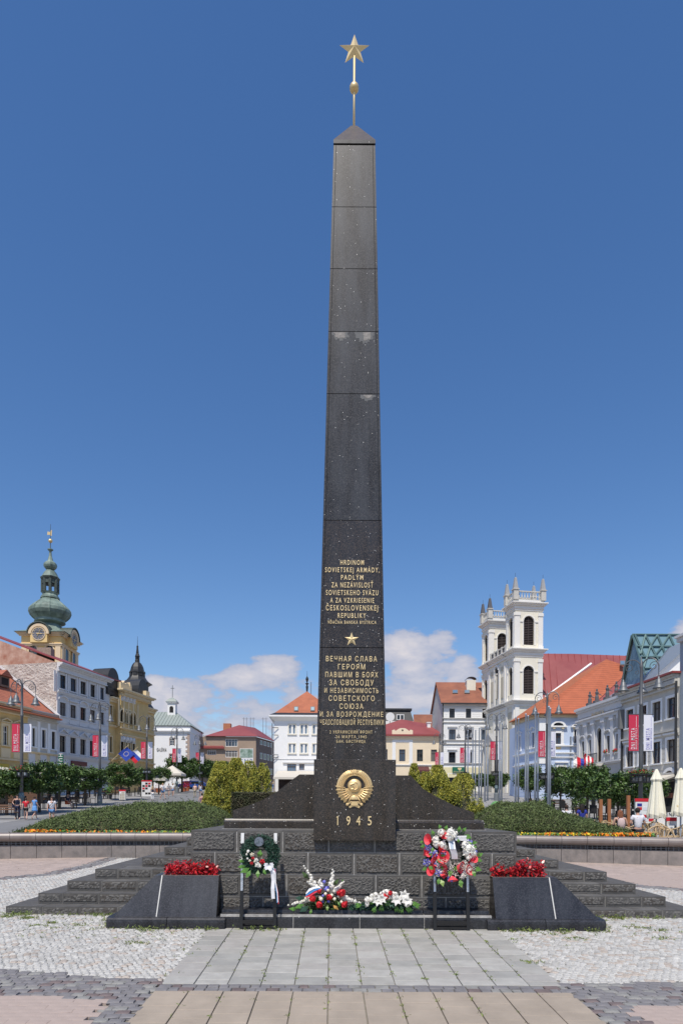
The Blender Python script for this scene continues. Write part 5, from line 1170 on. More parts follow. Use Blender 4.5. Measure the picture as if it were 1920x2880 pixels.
ry = [(FL.u(*c5(30, 1050)), FL.u(*c5(75, 1050)))]; w_ = ry[0][1] - ry[0][0]; pit = FL.u(*c5(165, 1050)) - FL.u(*c5(52, 1050)); ry = [(ry[0][0] + k * pit, ry[0][1] + k * pit) for k in (-2, -1, 0, 1)]
H = [(a, b, *zs0) for a, b in ry]
YL = house('yellow_house', 'ochre yellow house with white pedimented windows at the left edge, under the orange roof', 'house', FL, uL0, um - .02, z0 - 1.5, zE + .1, 10, M['yellow'], H)
for a, b in ry: window(FL, YL, a, b, *zs0, fm=M['wpaint2'], sur=M['yellow2'], sw=.28, head='tri')
cornice(FL, YL, uL0, um - .02, zE + .1, [(.2, .65), (.15, .45), (.5, .2), (.15, .3)], M['yellow2'])
for k in range(30):
    pass
strip(FL, YL, uL0, um - .02, zs0[0] - 1.5, zs0[0] - 1.3, .15, M['yellow2'], 'string_course')
for a, b in ry: strip(FL, YL, a - .3, b + .3, zs0[0] - 1.25, zs0[0] - .3, .08, M['yellow2'], 'balustrade_panel')
mb = MB(); u_, zz = FL.uz(*c5(0, 1345)); FL.box(mb, u_ - 2, u_ + .9, .2, .35, zz - .6, zz + .5, M['yell_s']); mb.build('shop_sign', YL)
mb = MB(); FL.box(mb, uL0, um - .1, .02, .06, z0 + 1, FL.z(*c5(100, 1330)), M['darkst']); mb.build('shop_front', YL)
# the roof over both: rises away from the street to where it meets the gable
u2, z2_ = FG_.uz(*c5(0, 425)); sl_r = (z2_ - zE) / u2
for (ua, ub, rt_) in ((uL0, um, YL), (um, uA - .05, BG)):
    e = [FL.P(ua, .7, zE - .7 * sl_r), FL.P(ub, .7, zE - .7 * sl_r), FL.P(ub, -14, zE + 14 * sl_r), FL.P(ua, -14, zE + 14 * sl_r)]; roofpoly(rt_, e, M['tilel'])
    mb = MB(); mb.tube(FL.P(ua, .75, zE - .7 * sl_r), FL.P(ub, .75, zE - .7 * sl_r), .08, n=6, m=M['terrac']); mb.build('gutter', rt_)
mb = MB(); a = FL.P(uA - .25, .6, zE - .3); b = FL.P(uA - .25, -16, zE + 16 * sl_r + .2); mb.para(a, b - a, FL.d * .22, (0, 0, .25), M['grey_tr']); mb.build('wall_flashing', BG)
for x, y in ((160, 640), (275, 665)):
    uu = FL.u(*c5(x, 900)); oo = 4.2; zz = zE + oo * sl_r; c = FL.P(uu, -oo, zz)
    mb = MB(); FL.box(mb, uu - .7, uu + .7, -oo - 1.2, -oo + 1.1, zz - .6, zz + .55, M['darkst']); FL.box(mb, uu - .5, uu + .5, -oo + 1.1, -oo + 1.14, zz - .4, zz + .35, M['dark']); 
    A_, B_, C_ = FL.P(uu - .95, -oo + 1.4, zz + .5), FL.P(uu + .95, -oo + 1.4, zz + .5), FL.P(uu, -oo + 1.4, zz + 1.25); mb.prism([A_, B_, C_], -FL.n * 2.8, M['tilel']); mb.build('dormer', BG if uu > um else YL)
# ---- gold house with mansard and black tower
uC = FL.u(*c5(1418, 900)); uR0 = FL.u(*c5(1068, 900)); uR1 = FL.u(*c5(1322, 900)); z0g = g(92) - 1
zTa = FL.z(*c5(1000, 680)); zRs = FL.z(*c5(1075, 618)); 
FR_ = FL.off(0, .7)
za2 = rowz(FL, c5, 1020, 765, 895); za1 = rowz(FL, c5, 1015, 1050, 1195)
wA = (FL.u(*c5(1012, 800)), FL.u(*c5(1032, 800)))
wC = (FL.u(*c5(1345, 900)), FL.u(*c5(1375, 900)))
H = [(*wA, *za2), (*wA, *za1), (*wC, *za2), (*wC, *za1)]
GO = house('gold_town_hall', 'ornate ochre town hall with arched windows, black mansard roof and a black onion spire', 'building', FL, uB + .02, uC, z0g, zTa, 14, M['yellow'], H)
for q in H: window(FL, GO, *q, sur=M['yellow2'])
ar = pxrow(FR_, 870, [(1103, 1128), (1157, 1181), (1207, 1226), (1233, 1251)], c5); zar = rowz(FR_, c5, 1115, 797, 915); br = pxrow(FR_, 1150, [(1099, 1119), (1156, 1174), (1229, 1246)], c5); zbr = rowz(FR_, c5, 1108, 1087, 1200)
sp1 = (ar[-1][1] - ar[0][0]) ; ar = [(ar[0][0] + (sp1 - 1.5) * i / 3, ar[0][0] + (sp1 - 1.5) * i / 3 + 1.5) for i in range(4)]
br = [(a + .2, b - .2) for a, b in ar]
mb = MB(); H2 = [(a, b, *zar) for a, b in ar] + [(a, b, *zbr) for a, b in br]; wall_grid(FR_, mb, uR0, uR1, z0g, zRs, H2, M['yellow'])
for u in (uR0, uR1): mb.poly([FR_.P(u, 0, z0g), FR_.P(u, 0, zRs), FR_.P(u, -.9, zRs), FR_.P(u, -.9, z0g)], M['yellow'])
mb.poly([FR_.P(uR0, 0, zRs), FR_.P(uR1, 0, zRs), FR_.P(uR1, -2, zRs), FR_.P(uR0, -2, zRs)], M['yellow2']); mb.build('risalit_wall', GO)
for a, b in ar: window(FR_, GO, a, b, *zar, arch=True, wallm_=M['yellow'], sur=M['yellow2'], sw=.2)
for a, b in br: window(FR_, GO, a, b, *zbr, sur=M['yellow2'])
for k in range(5):
    u = ar[0][0] - .35 + (ar[-1][1] - ar[0][0] + .7) * k / 4; strip(FR_, GO, u - .12, u + .12, zar[0] - .6, zRs - 1.4, .12, M['yellow2'], 'pilaster')
cornice(FR_, GO, uR0, uR1, zRs, [(.2, .8), (.15, .6), (.35, .25), (.15, .35)], M['yellow2'], endo=1)
mb = MB()
for k in range(22): u = uR0 + (uR1 - uR0) * (k + .5) / 22; FR_.box(mb, u - .1, u + .1, .2, .55, zRs - .75, zRs - .4, M['yellow2'])
tag(mb.build('cornice_brackets', GO), kind='stuff')
for zz in (zar[0] - .7, zbr[1] + .9, zbr[0] - .6): cornice(FR_, GO, uR0, uR1, zz, [(.12, .3), (.12, .15)], M['yellow2'], 'string_course', endo=1)
for zz in (za2[0] - .7, za1[0] - .7): cornice(FL, GO, uB + .02, uC, zz, [(.12, .3), (.12, .15)], M['yellow2'], 'string_course')
cornice(FL, GO, uB + .02, uR0, zTa, [(.2, .6), (.15, .4), (.3, .2)], M['yellow2']); cornice(FL, GO, uR1, uC, zTa, [(.2, .6), (.15, .4), (.3, .2)], M['yellow2'])
# reliefs between the floors
for k in range(4):
    for zz in ((zar[1] + 1.6), (zbr[1] + .35)):
        u = (ar[k][0] + ar[k][1]) / 2; mb = MB(); FR_.box(mb, u - .5, u + .5, .001, .06, zz - .45, zz + .45, M['grey_tr']); mb.ball(FR_.P(u, .06, zz), .3, M['grey_tr'], 8, 5, sz=1.2); mb.build('relief_panel', GO)
# attic gablet with round top
uc_, zc_ = FR_.uz(*c5(1172, 640)); w_ = FR_.u(*c5(1212, 640)) - FR_.u(*c5(1132, 640)); zt_ = FR_.z(*c5(1172, 560))
mb = MB(); A = arch_pts(FR_, uc_, w_ * .6, zt_ - w_ * .3, 0, 12); mb.prism([FR_.P(uc_ + w_ / 2, 0, zRs), FR_.P(uc_ + w_ / 2, 0, zRs + .9), FR_.P(uc_ + w_ * .3, 0, zRs + 1.3)] + A + [FR_.P(uc_ - w_ * .3, 0, zRs + 1.3), FR_.P(uc_ - w_ / 2, 0, zRs + .9), FR_.P(uc_ - w_ / 2, 0, zRs)], -FR_.n * .5, M['yellow2']); mb.build('attic_gable', GO)
for u in (uR0 + .3, uR1 - .3): mb = MB(); FR_.box(mb, u - .5, u + .5, -1.0, .1, zRs, zRs + .9, M['yellow2']); mb.build('attic_pier', GO)
# mansard
mb = MB(); zm_ = zTa + 3.4
mb.poly([FL.P(uB, .1, zTa), FL.P(uC, .1, zTa), FL.P(uC - .6, -2.2, zm_), FL.P(uB, -2.2, zm_)], M['slate']); mb.poly([FL.P(uC, .1, zTa), FL.P(uC, -14, zTa), FL.P(uC - .6, -12, zm_), FL.P(uC - .6, -2.2, zm_)], M['slate']); mb.poly([FL.P(uB, .1, zTa), FL.P(uB, -2.2, zm_), FL.P(uB, -12, zm_), FL.P(uB, -14, zTa)], M['slate']); mb.poly([FL.P(uB, -2.2, zm_), FL.P(uC - .6, -2.2, zm_), FL.P(uC - .6, -12, zm_), FL.P(uB, -12, zm_)], M['slate']); mb.build('roof', GO)
for x in (1025, 1300):
    u, zz = FL.uz(*c5(x, 690)); mb = MB(); A = arch_pts(FL, u, 2.6, zTa + 2.2, .3, 10, 1.2); mb.prism([FL.P(u + 1.3, .3, zTa + .2)] + A + [FL.P(u - 1.3, .3, zTa + .2)], -FL.n * 2.5, M['slate']); mb.build('roof_dormer', GO)
# black spire
Yt = 104; c = at(*cd_(520, 1100), Yt); k_ = .1658 / F * Yt; zq = lambda y: at(*cd_(520, y), Yt).z
mb = MB(); cxy = (c.x, Yt, 0)
prof = [(190, 1330), (190, 1090), (205, 1080), (205, 1060), (178, 1050), (178, 905), (215, 880), (238, 872), (240, 860), (185, 828), (160, 800), (138, 770), (122, 740), (112, 690), (108, 640), (98, 590), (82, 550), (60, 515), (36, 495), (38, 470), (32, 460)]
mb.lathe(cxy, [(r_ * k_ * 1.05, zq(y)) for r_, y in prof], 8, M['slate'], rot=radians(22)); 
mb.build('spire_body', GO)
mb = MB(); mb.lathe(cxy, [(14 * k_, zq(470)), (14 * k_, zq(395)), ], 6, M['slate'])
for a in range(8): mb.tube((c.x + 30 * k_ * cos(a * pi / 4), Yt + 30 * k_ * sin(a * pi / 4), zq(465)), (c.x + 30 * k_ * cos(a * pi / 4), Yt + 30 * k_ * sin(a * pi / 4), zq(405)), .07, n=5, m=M['slate'])
mb.lathe(cxy, [(42 * k_, zq(405)), (42 * k_, zq(395)), (22 * k_, zq(345)), (24 * k_, zq(335)), (14 * k_, zq(250)), (18 * k_, zq(235)), (14 * k_, zq(222)), (4.5 * k_, zq(210)), (2 * k_, zq(58))], 8, M['slate']); mb.build('spire_lantern', GO)
for a in range(8):
    an = radians(22 + 22.5 + 45 * a); p = Vector((c.x + 108 * k_ * cos(an), Yt + 108 * k_ * sin(an), zq(740))); mb = MB(); q = Vector((cos(an), sin(an), 0)); t = Vector((-q.y, q.x, 0)); w = 30 * k_
    mb.para(p - t * w - q * .4, t * 2 * w, q * (.4 + 18 * k_), (0, 0, 60 * k_), M['slate']); mb.prism([p - t * w * 1.3 + q * 24 * k_ + Vector((0, 0, 58 * k_)), p + t * w * 1.3 + q * 24 * k_ + Vector((0, 0, 58 * k_)), p + q * 24 * k_ + Vector((0, 0, 84 * k_))], -q * 1.2, M['slate']); mb.build('spire_dormer', GO)
mb = MB()
for a in range(4):
    an = radians(45 + 90 * a + 10)
    p = (c.x + 215 * k_ * cos(an), Yt + 215 * k_ * sin(an)); mb.lathe((p[0], p[1], 0), [(.35, zq(1250)), (.35, zq(1100)), (.5, zq(1095)), (.2, zq(1080)), (.25, zq(1060)), (.1, zq(1035)), (.02, zq(1020))], 6, M['slate'])
tag(mb.build('corner_pinnacles', GO), kind='stuff')
# ---- clock tower
TY = 115.0; Cc = at(*ct(590, 1300), TY); tw = 7.0
FT = Fac((Cc.x - tw, TY), (1, 0)); FTs = Fac((Cc.x, TY), (.03, 1))
zc1 = FT.z(*ct(400, 1122)); zb0 = g(100)
tz = lambda y: FT.z(*ct(450, y))
lw = [(FT.u(*ct(288, 1300)), FT.u(*ct(368, 1300))), (FT.u(*ct(440, 1300)), FT.u(*ct(498, 1300)))]; ww = .5 * (lw[0][1] - lw[0][0] + lw[1][1] - lw[1][0])
lw = [(1.35, 2.75), (4.2, 5.6)]; lz = (tz(1420), tz(1245))
CT = house('clock_tower', 'yellow clock tower with a verdigris copper onion dome rising behind the grey house', 'tower', FT, 0, tw, zb0, zc1, tw, M['towery'], [(a, b, *lz) for a, b in lw])
for a, b in lw: window(FT, CT, a, b, *lz, arch=True, wallm_=M['towery'], sur=M['towert'], sw=.22, nx=2, rec=.2)
sw_ = [(1.5, 2.7), (4.5, 5.7)]
for a, b in sw_:
    mb = MB(); A = arch_pts(FTs, (a + b) / 2, b - a, lz[1] - .7, .03, 10); mb.prism([FTs.P(b, .03, lz[0])] + A + [FTs.P(a, .03, lz[0])], FTs.n * .02, M['glass']); w_o = mb.build('window', CT)
    mb = MB(); B_ = arch_pts(FTs, (a + b) / 2, b - a + .5, lz[1] - .7, .005, 10); A2 = arch_pts(FTs, (a + b) / 2, b - a, lz[1] - .7, .005, 10)
    for i in range(10): mb.prism([A2[i], B_[i], B_[i + 1], A2[i + 1]], FTs.n * .12, M['towert'])
    FTs.box(mb, a - .25, a, .005, .12, lz[0], lz[1] - .7, M['towert']); FTs.box(mb, b, b + .25, .005, .12, lz[0], lz[1] - .7, M['towert']); mb.build('surround', w_o)
for fc in (FT, FTs):
    for u in (.55, tw - .55): strip(fc, CT, u - .45, u + .45, zb0 + 4, zc1 - 2.2, .14, M['towert'], 'pilaster'); 
    cornice(fc, CT, 0, tw, zc1, [(.15, .75), (.2, .55), (.25, .3)], M['towert'], endo=1); cornice(fc, CT, 0, tw, zc1 - 1.9, [(.15, .3), (.25, .2)], M['towert'], 'string_course', endo=1)
    # clock in a rounded hood
    uc = tw / 2 - .1; zc_ = tz(1145); rc = 58 * .29337 / F * TY
    mb = MB(); A = arch_pts(fc, uc, 2 * rc + .8, zc_, .84, 14); mb.prism([fc.P(uc + rc + .4, .84, zc_ - rc - .4)] + A + [fc.P(uc - rc - .4, .84, zc_ - rc - .4)], -fc.n * .9, M['towery'])
    A = arch_pts(fc, uc, 2 * rc + .5, zc_, .845, 14); B_ = arch_pts(fc, uc, 2 * rc + 1.5, zc_, .845, 14)
    for i in range(14): mb.prism([A[i], B_[i], B_[i + 1], A[i + 1]], fc.n * .12, M['towert'])
    mb.build('clock_hood', CT)
    mb = MB(); A = arch_pts(fc, uc, 2 * rc + 1.7, zc_ + .05, 1.1, 14); B_ = arch_pts(fc, uc, 2 * rc + 2.0, zc_ + .1, 1.1, 14)
    for i in range(14): mb.prism([A[i], B_[i], B_[i + 1], A[i + 1]], -fc.n * 2.2, M['copperd'])
    mb.build('hood_roof', CT)
    n = 28; ring = lambda r_, o_: [fc.P(uc + r_ * cos(2 * pi * i / n), o_, zc_ + r_ * sin(2 * pi * i / n)) for i in range(n)]
    mb = MB(); mb.prism(ring(rc, .845), fc.n * .05, mat('clock_face_slate', (.16, .16, .19), .5, var=.15, vscale=2)); cf = mb.build('clock_face', CT)
    mb = MB(); a_, b_ = ring(rc, .9), ring(rc + .12, .9)
    for i in range(n): mb.prism([a_[i], b_[i], b_[(i + 1) % n], a_[(i + 1) % n]], fc.n * .05, M['towert'])
    mb.build('rim', cf)
    mb = MB()
    for h_ in range(12): a = pi * h_ / 6; p, q = fc.P(uc + rc * .74 * cos(a), .915, zc_ + rc * .74 * sin(a)), fc.P(uc + rc * .93 * cos(a), .915, zc_ + rc * .93 * sin(a)); mb.tube(p, q, .05, n=4, m=M['goldpale'])
    tag(mb.build('hour_marks', cf), kind='stuff')
    for a, l, r_, bk in ((radians(66), .85, .07, .45), (radians(-2), .62, .09, .35)):
        mb = MB(); mb.tube(fc.P(uc - bk * rc * cos(a), .94, zc_ - bk * rc * sin(a)), fc.P(uc + l * rc * cos(a), .94, zc_ + l * rc * sin(a)), r_, r_ * .6, 4, M['goldpale']); mb.build('clock_hand', cf)
# copper: skirt from square eaves to the octagonal onion
cx0, cy0 = Cc.x - tw / 2, TY + tw / 2; kq = .275 / F * (TY + tw / 2); tzc = lambda y: at(*ct(495, y), TY + tw / 2).z + 0.0
mb = MB(); e = tw / 2 + .95; zE_ = zc1 + .02
lv = [(e, zE_), (e - 1.2, zE_ + .55), (e - 2.2, zE_ + 1.5), (e - 2.6, zE_ + 2.3)]
def octs(r_, z, sq): 
    out = []
    for i in range(16):
        a = 2 * pi * i / 16; c_, s_ = cos(a), sin(a); rs_ = r_ / max(abs(c_), abs(s_)); ro = r_; rr_ = rs_ * sq + ro * (1 - sq); out.append((cx0 + rr_ * c_, cy0 + rr_ * s_, z))
    return out
rings = [octs(r_, z, s_) for (r_, z), s_ in zip(lv, (1, .8, .4, .1))]
prof = [(150, 1030), (146, 1005), (165, 990), (188, 965), (200, 935), (196, 905), (176, 880), (140, 850), (112, 828), (90, 812), (76, 805), (92, 800), (90, 785), (72, 762), (80, 748), (84, 742)]
ztop_s = tzc(1030)
rings = rings + [octs(r_ * kq, tzc(y) , 0) for r_, y in prof if tzc(y) > lv[-1][1] + .05]
mb.add([p for r_ in rings for p in r_], [(j * 16 + i, j * 16 + (i + 1) % 16, (j + 1) * 16 + (i + 1) % 16, (j + 1) * 16 + i) for j in range(len(rings) - 1) for i in range(16)], M['copper']); mb.build('onion_dome', CT)
mb = MB()
for i in range(8):
    a = 2 * pi * i / 8 + pi / 8; p = [(cx0 + (r_ * kq + .03) * cos(a), cy0 + (r_ * kq + .03) * sin(a), tzc(y)) for r_, y in prof[1:12]]; mb.path(p, .07, 4, M['copper'])
tag(mb.build('standing_seams', CT), kind='stuff')
mb = MB()   # open lantern: eight posts, cornice, opening heads
for i in range(8):
    a = 2 * pi * i / 8 + pi / 8; mb.tube((cx0 + 74 * kq * cos(a), cy0 + 74 * kq * sin(a), tzc(745)), (cx0 + 74 * kq * cos(a), cy0 + 74 * kq * sin(a), tzc(615)), .26, n=6, m=M['copperd'])
mb.lathe((cx0, cy0, 0), [(30 * kq, tzc(745)), (30 * kq, tzc(615))], 8, M['copperd']) if False else None
mb.lathe((cx0, cy0, 0), [(80 * kq, tzc(660)), (80 * kq, tzc(625)), (92 * kq, tzc(612)), (96 * kq, tzc(600)), (84 * kq, tzc(592))], 8, M['copperd'], rot=pi / 8); mb.build('lantern', CT)
mb = MB(); mb.lathe((cx0, cy0, 0), [(r_ * kq, tzc(y)) for r_, y in ((90, 598), (76, 578), (62, 552), (46, 532), (34, 524), (44, 518), (60, 500), (66, 482), (62, 462), (48, 448), (30, 440), (27, 432), (15, 390), (11, 350), (14, 342), (28, 332), (28, 324), (10, 316))], 8, M['copper'], rot=pi / 8); mb.build('upper_onion', CT)
mb = MB(); mb.tube((cx0, cy0, tzc(318)), (cx0, cy0, tzc(82)), .07, .03, 6, M['copperd']); mb.build('finial_rod', CT)
mb = MB(); mb.ball((cx0, cy0, tzc(243)), 21 * kq, M['gold'], 12, 8); mb.build('finial_ball', CT, smooth=True)
mb = MB(); z_ = tzc(170); mb.prism([(cx0 - 34 * kq, cy0, z_ - .3), (cx0 - 30 * kq, cy0, z_ + .35), (cx0 - 10 * kq, cy0, z_ + .2), (cx0 + 14 * kq, cy0, z_ + .65), (cx0 + 12 * kq, cy0, z_ - .5), (cx0 - 12 * kq, cy0, z_ - .25)], (0, .05, 0), M['gold']); mb.build('weather_vane', CT)
mb = MB(); mb.poly([(cx0 - tw / 2 - .8, cy0 - tw / 2 - .8, zc1 + .01), (cx0 + tw / 2 + .8, cy0 - tw / 2 - .8, zc1 + .01), (cx0 + tw / 2 + .8, cy0 + tw / 2 + .8, zc1 + .01), (cx0 - tw / 2 - .8, cy0 + tw / 2 + .8, zc1 + .01)], M['copperd']); mb.build('eaves_board', CT)
# ---- white gallery
Yg = 125; FGa = Fac((at(*c6(60, 400), Yg).x, Yg), (1, 0)); ug = FGa.u(*c6(420, 400)); z0_ = g(Yg) - 1
gz = lambda y: FGa.z(*c6(250, y)); wl_ = [(FGa.u(*c6(246, 430)), FGa.u(*c6(284, 430)), gz(460), gz(395)), (FGa.u(*c6(242, 570)), FGa.u(*c6(280, 570)), gz(598), gz(535)), (FGa.u(*c6(76, 430)), FGa.u(*c6(103, 430)), gz(460), gz(395))]
GA = house('white_gallery', 'plain white gallery building with a green seamed hip roof and a small bell turret', 'building', FGa, 0, ug, z0_, gz(340), 12, M['wpaint'], wl_)
for q in wl_: window(FGa, GA, *q, nx=2, nz=3, sur=mat('pinkish_stone_trim', (.42, .33, .28), .8), sw=.12, sill=False, fm=M['wpaint2'])
cornice(FGa, GA, 0, ug, gz(325), [(.25, .45), (.3, .2)], M['wpaint']); mb = MB(); FGa.box(mb, 0, ug + .1, -12, .05, gz(340), gz(288), M['wpaint']); mb.build('attic_band', GA); mb = MB(); FGa.box(mb, 0, ug + .3, -12.2, .2, gz(290), gz(283), M['slate']); mb.build('gutter', GA)
ax, ay = FGa.u(*c6(240, 165)), 5.5; zr_ = at(*c6(240, 165), Yg + 5.5).z; ze = gz(284); e1 = ug + .35
for Pq in ([FGa.P(-3, .3, ze), FGa.P(e1, .3, ze), FGa.P(ax, -ay, zr_), FGa.P(-3, -ay, zr_)], [FGa.P(e1, .3, ze), FGa.P(e1, -11, ze), FGa.P(ax, -ay, zr_)]): roofpoly(GA, Pq, M['gmetal'])
mb = MB()
for k in range(26):
    u = -2.6 + k * .62
    if u > e1: break
    t = 1 if u <= ax else max(0, (e1 - u) / (e1 - ax)); a = FGa.P(u, .3, ze + .02); b = FGa.P(u, .3 - (ay + .3) * t, ze + (zr_ - ze) * t + .02); mb.tube(a, b, .05, n=4, m=mat('darker_green_seam', (.18, .21, .19), .5))
tag(mb.build('standing_seams', GA), kind='stuff')
tu0, tu1 = FGa.u(*c6(176, 120)), FGa.u(*c6(240, 120)); zt0, zt1 = at(*c6(208, 185), Yg + 4.5).z, at(*c6(208, 85), Yg + 4.5).z; FTu = FGa.off(0, -4.2); w_ = tu1 - tu0 + .15
mb = MB(); FTu.box(mb, tu0, tu0 + w_, -w_, 0, zt0 - .6, zt1, M['wpaint']); A = arch_pts(FTu, tu0 + w_ / 2, .75, (zt0 + zt1) / 2 + .1, .01, 8); mb.prism([FTu.P(tu0 + w_ / 2 + .375, .01, (zt0 + zt1) / 2 - .8)] + A + [FTu.P(tu0 + w_ / 2 - .375, .01, (zt0 + zt1) / 2 - .8)], FTu.n * .02, M['dark']); FTu.box(mb, tu0 - .25, tu0 + w_ + .25, -w_ - .25, .25, zt1, zt1 + .2, M['wpaint'])
mb.build('bell_turret', GA); mb = MB(); a_ = FTu.P(tu0 + w_ / 2, -w_ / 2, 0); q = w_ / 2 + .35; zt2 = at(*c6(212, 40), Yg + 5.5).z
mb.lathe((a_.x, a_.y, 0), [(q * 1.414, zt1 + .2), (q * .8, zt1 + .8), (.02, zt2)], 4, M['gmetal'], rot=pi / 4); mb.build('turret_roof', GA)
mb = MB(); mb.tube((a_.x, a_.y, zt2), (a_.x, a_.y, zt2 + 2.4), .05, n=5, m=M['copperd']); mb.tube((a_.x - .35, a_.y, zt2 + 1.8), (a_.x + .35, a_.y, zt2 + 1.8), .05, n=4, m=M['copperd']); mb.build('cross', GA)
p0, p1 = FGa.uz(*c6(130, 497)), FGa.uz(*c6(216, 497)); q = FGa.P((p0[0] + p1[0]) / 2, .03, p0[1]); put_text('GALÉRIA', 'gallery_lettering', q, (1, 0, 0), (0, 0, 1), p1[0] - p0[0], .62, M['slate'], GA, .05)
for k in range(12):
    zz = gz(360 + k * 20); strip(FGa, GA, ug - (.75 if k % 2 else .45), ug + .02, zz - .40, zz, .08, mat('pinkish_stone_trim', (.42, .33, .28)), 'quoin')
# ---- brown block with red roofs
Yb = 135; FBr = Fac((at(*c6(575, 450), Yb).x, Yb), (1, 0)); bz = lambda y: FBr.z(*c6(780, y)); ub = FBr.u(*c6(1003, 450)); z0_ = g(Yb) - 1
wi = [(FBr.u(*c6(733, 430)), FBr.u(*c6(841, 430)), bz(470), bz(402)), (FBr.u(*c6(733, 540)), FBr.u(*c6(841, 540)), bz(565), bz(505)), (FBr.u(*c6(575, 540)), FBr.u(*c6(652, 540)), bz(545), bz(500))]
BR_ = house('brown_office_block', 'brown rendered office block with low red sheet roofs and a big poster on its front', 'building', FBr, FBr.u(*c6(430, 500)), ub, z0_, bz(383), 14, M['brown_pl'], wi, top=False)
for q in wi: window(FBr, BR_, *q, nx=4, nz=2, fm=M['wpaint2'], fw=.12)
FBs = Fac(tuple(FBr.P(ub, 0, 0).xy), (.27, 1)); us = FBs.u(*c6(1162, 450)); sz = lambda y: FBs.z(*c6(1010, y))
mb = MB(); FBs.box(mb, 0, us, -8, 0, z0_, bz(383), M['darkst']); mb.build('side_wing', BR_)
for row in ((415, 455), (525, 580), (650, 705)):
    for x0, x1 in ((1038, 1060), (1070, 1092), (1100, 1120), (1128, 1148)):
        ua, ub2 = FBs.u(*c6(x0, 450)), FBs.u(*c6(x1, 450)); zz0, zz1 = FBs.z(*c6(1049, row[1])), FBs.z(*c6(1049, row[0])); mb = MB(); FBs.box(mb, ua, ub2, .01, .06, zz0, zz1, M['wpaint2']); w0 = mb.build('window', BR_); mb = MB(); FBs.box(mb, ua + .15, ub2 - .15, .06, .08, zz0 + .12, zz1 - .12, M['glass']); mb.build('pane', w0)
ap = at(*c6(855, 280), Yb + 7); ez = bz(378); L0 = FBr.P(-.4, .5, ez); L1 = FBr.P(ub + .4, .5, ez); rg = FBs.P(us, -4.5, ap.z); se = FBs.P(us, .5, ez)
for Pq in ([L0, L1, ap], [L1, se, rg, ap], [L0, ap, FBr.P(-.4, -14, ez)]): roofpoly(BR_, Pq, M['rmetal'])
lo = [at(*c6(432, 470), Yb - .6), at(*c6(725, 470), Yb - .6), at(*c6(655, 428), Yb + 2), at(*c6(575, 424), Yb + 3), at(*c6(575, 388), Yb + 6), at(*c6(430, 388), Yb + 6)]
mb = MB(); mb.poly([lo[0], lo[1], lo[2], lo[3], lo[4], lo[5]], M['rmetal']); q0 = lo[0]; mb.box(lo[0].x, lo[1].x, Yb - .6, Yb - .3, lo[0].z - .35, lo[0].z, M['rmetal2']); mb.build('lower_roof', BR_)
mb = MB(); a = at(*c6(715, 325), Yb + 6); b = at(*c6(780, 265), Yb + 6); mb.box(a.x, b.x, Yb + 6, Yb + 7.5, a.z - 1, b.z, mat('orange_brick_chimney', (.42, .17, .09), .85, var=.2, vscale=6)); mb.build('chimney', BR_)
mb = MB(); a = at(*c6(860, 655), Yb - .1); b = at(*c6(980, 487), Yb - .1); mb.box(a.x, b.x, Yb - .12, Yb - .05, a.z, b.z, M['paper']); po = mb.build('poster', BR_)
mb = MB(); m_ = a.z + (b.z - a.z) * .52; mb.box(a.x + .1, b.x - .1, Yb - .14, Yb - .12, m_, b.z - .1, mat('green_photo_print', (.05, .13, .07), .7, rgb2=(.45, .55, .5), vscale=1.4)); mb.build('printed_picture', po); put_text('SNP', 'poster_lettering', ((a.x + b.x) / 2, Yb - .121, a.z + 1.3), (1, 0, 0), (0, 0, 1), 2.4, 1.0, mat('blue_print', (.08, .15, .3), .7), po, .01)
for x in (895, 920, 955, 980, 1065, 1093):
    p = at(*c6(x, 330), Yb + 8); mb = MB(); mb.tube((p.x, p.y, p.z - 1), (p.x, p.y, p.z + 2.9), .04, n=4, m=M['grille']); mb.tube((p.x - .35, p.y, p.z + 2.6), (p.x + .35, p.y, p.z + 2.6), .03, n=4, m=M['grille']); mb.build('aerial', BR_)
# ---- white house with orange pyramid roof
Yw = 100; FW = Fac((at(*cw(352, 1000), Yw).x, Yw), (1, 0)); wz = lambda y: FW.z(*cw(700, y)); uw = FW.u(948); z0_ = g(Yw) - .5
cols = [(cw(630, 0)[0], cw(765, 0)[0]), (cw(860, 0)[0], cw(996, 0)[0]), (cw(1095, 0)[0], cw(1230, 0)[0])]
cu_ = [(FW.u(a), FW.u(b)) for a, b in cols]; d_ = cu_[1][0] - cu_[0][0]; cu_.append((cu_[2][0] + d_, cu_[2][1] + d_))
H = [(a, b, wz(1000), wz(810)) for a, b in cu_] + [(a, b, wz(1372), wz(1185)) for a, b in cu_] + [(FW.u(cw(605, 0)[0]), FW.u(cw(780, 0)[0]), wz(1740), wz(1578)), (FW.u(cw(838, 0)[0]), FW.u(cw(940, 0)[0]), wz(1700), wz(1578))]
WH = house('white_house', 'white house with a steep orange pyramid roof, left of the obelisk', 'house', FW, 0, uw, z0_, wz(745), 9.5, M['wpaint'], H)
for q in H[:8]: window(FW, WH, *q, nx=2, nz=1, fm=M['wpaint2'], gm=M['glassb'], sur=M['creamw'], sw=.12, fw=.10); 
for q in H[8:]: window(FW, WH, *q, nx=3, nz=2, fm=M['darkst'], gm=M['glassb'], fw=.08)
mb = MB()
for a, b, zz0, zz1 in H[:8]: FW.box(mb, (a + b) / 2 - .17, (a + b) / 2 + .17, -.16, -.05, zz0, zz1, M['wpaint2'])
mb.build('window_piers', WH)
mb = MB(); P = FW.P; ov = (wz(640) - wz(745)); e_ = .7
pz0, pz1 = wz(745), wz(640)
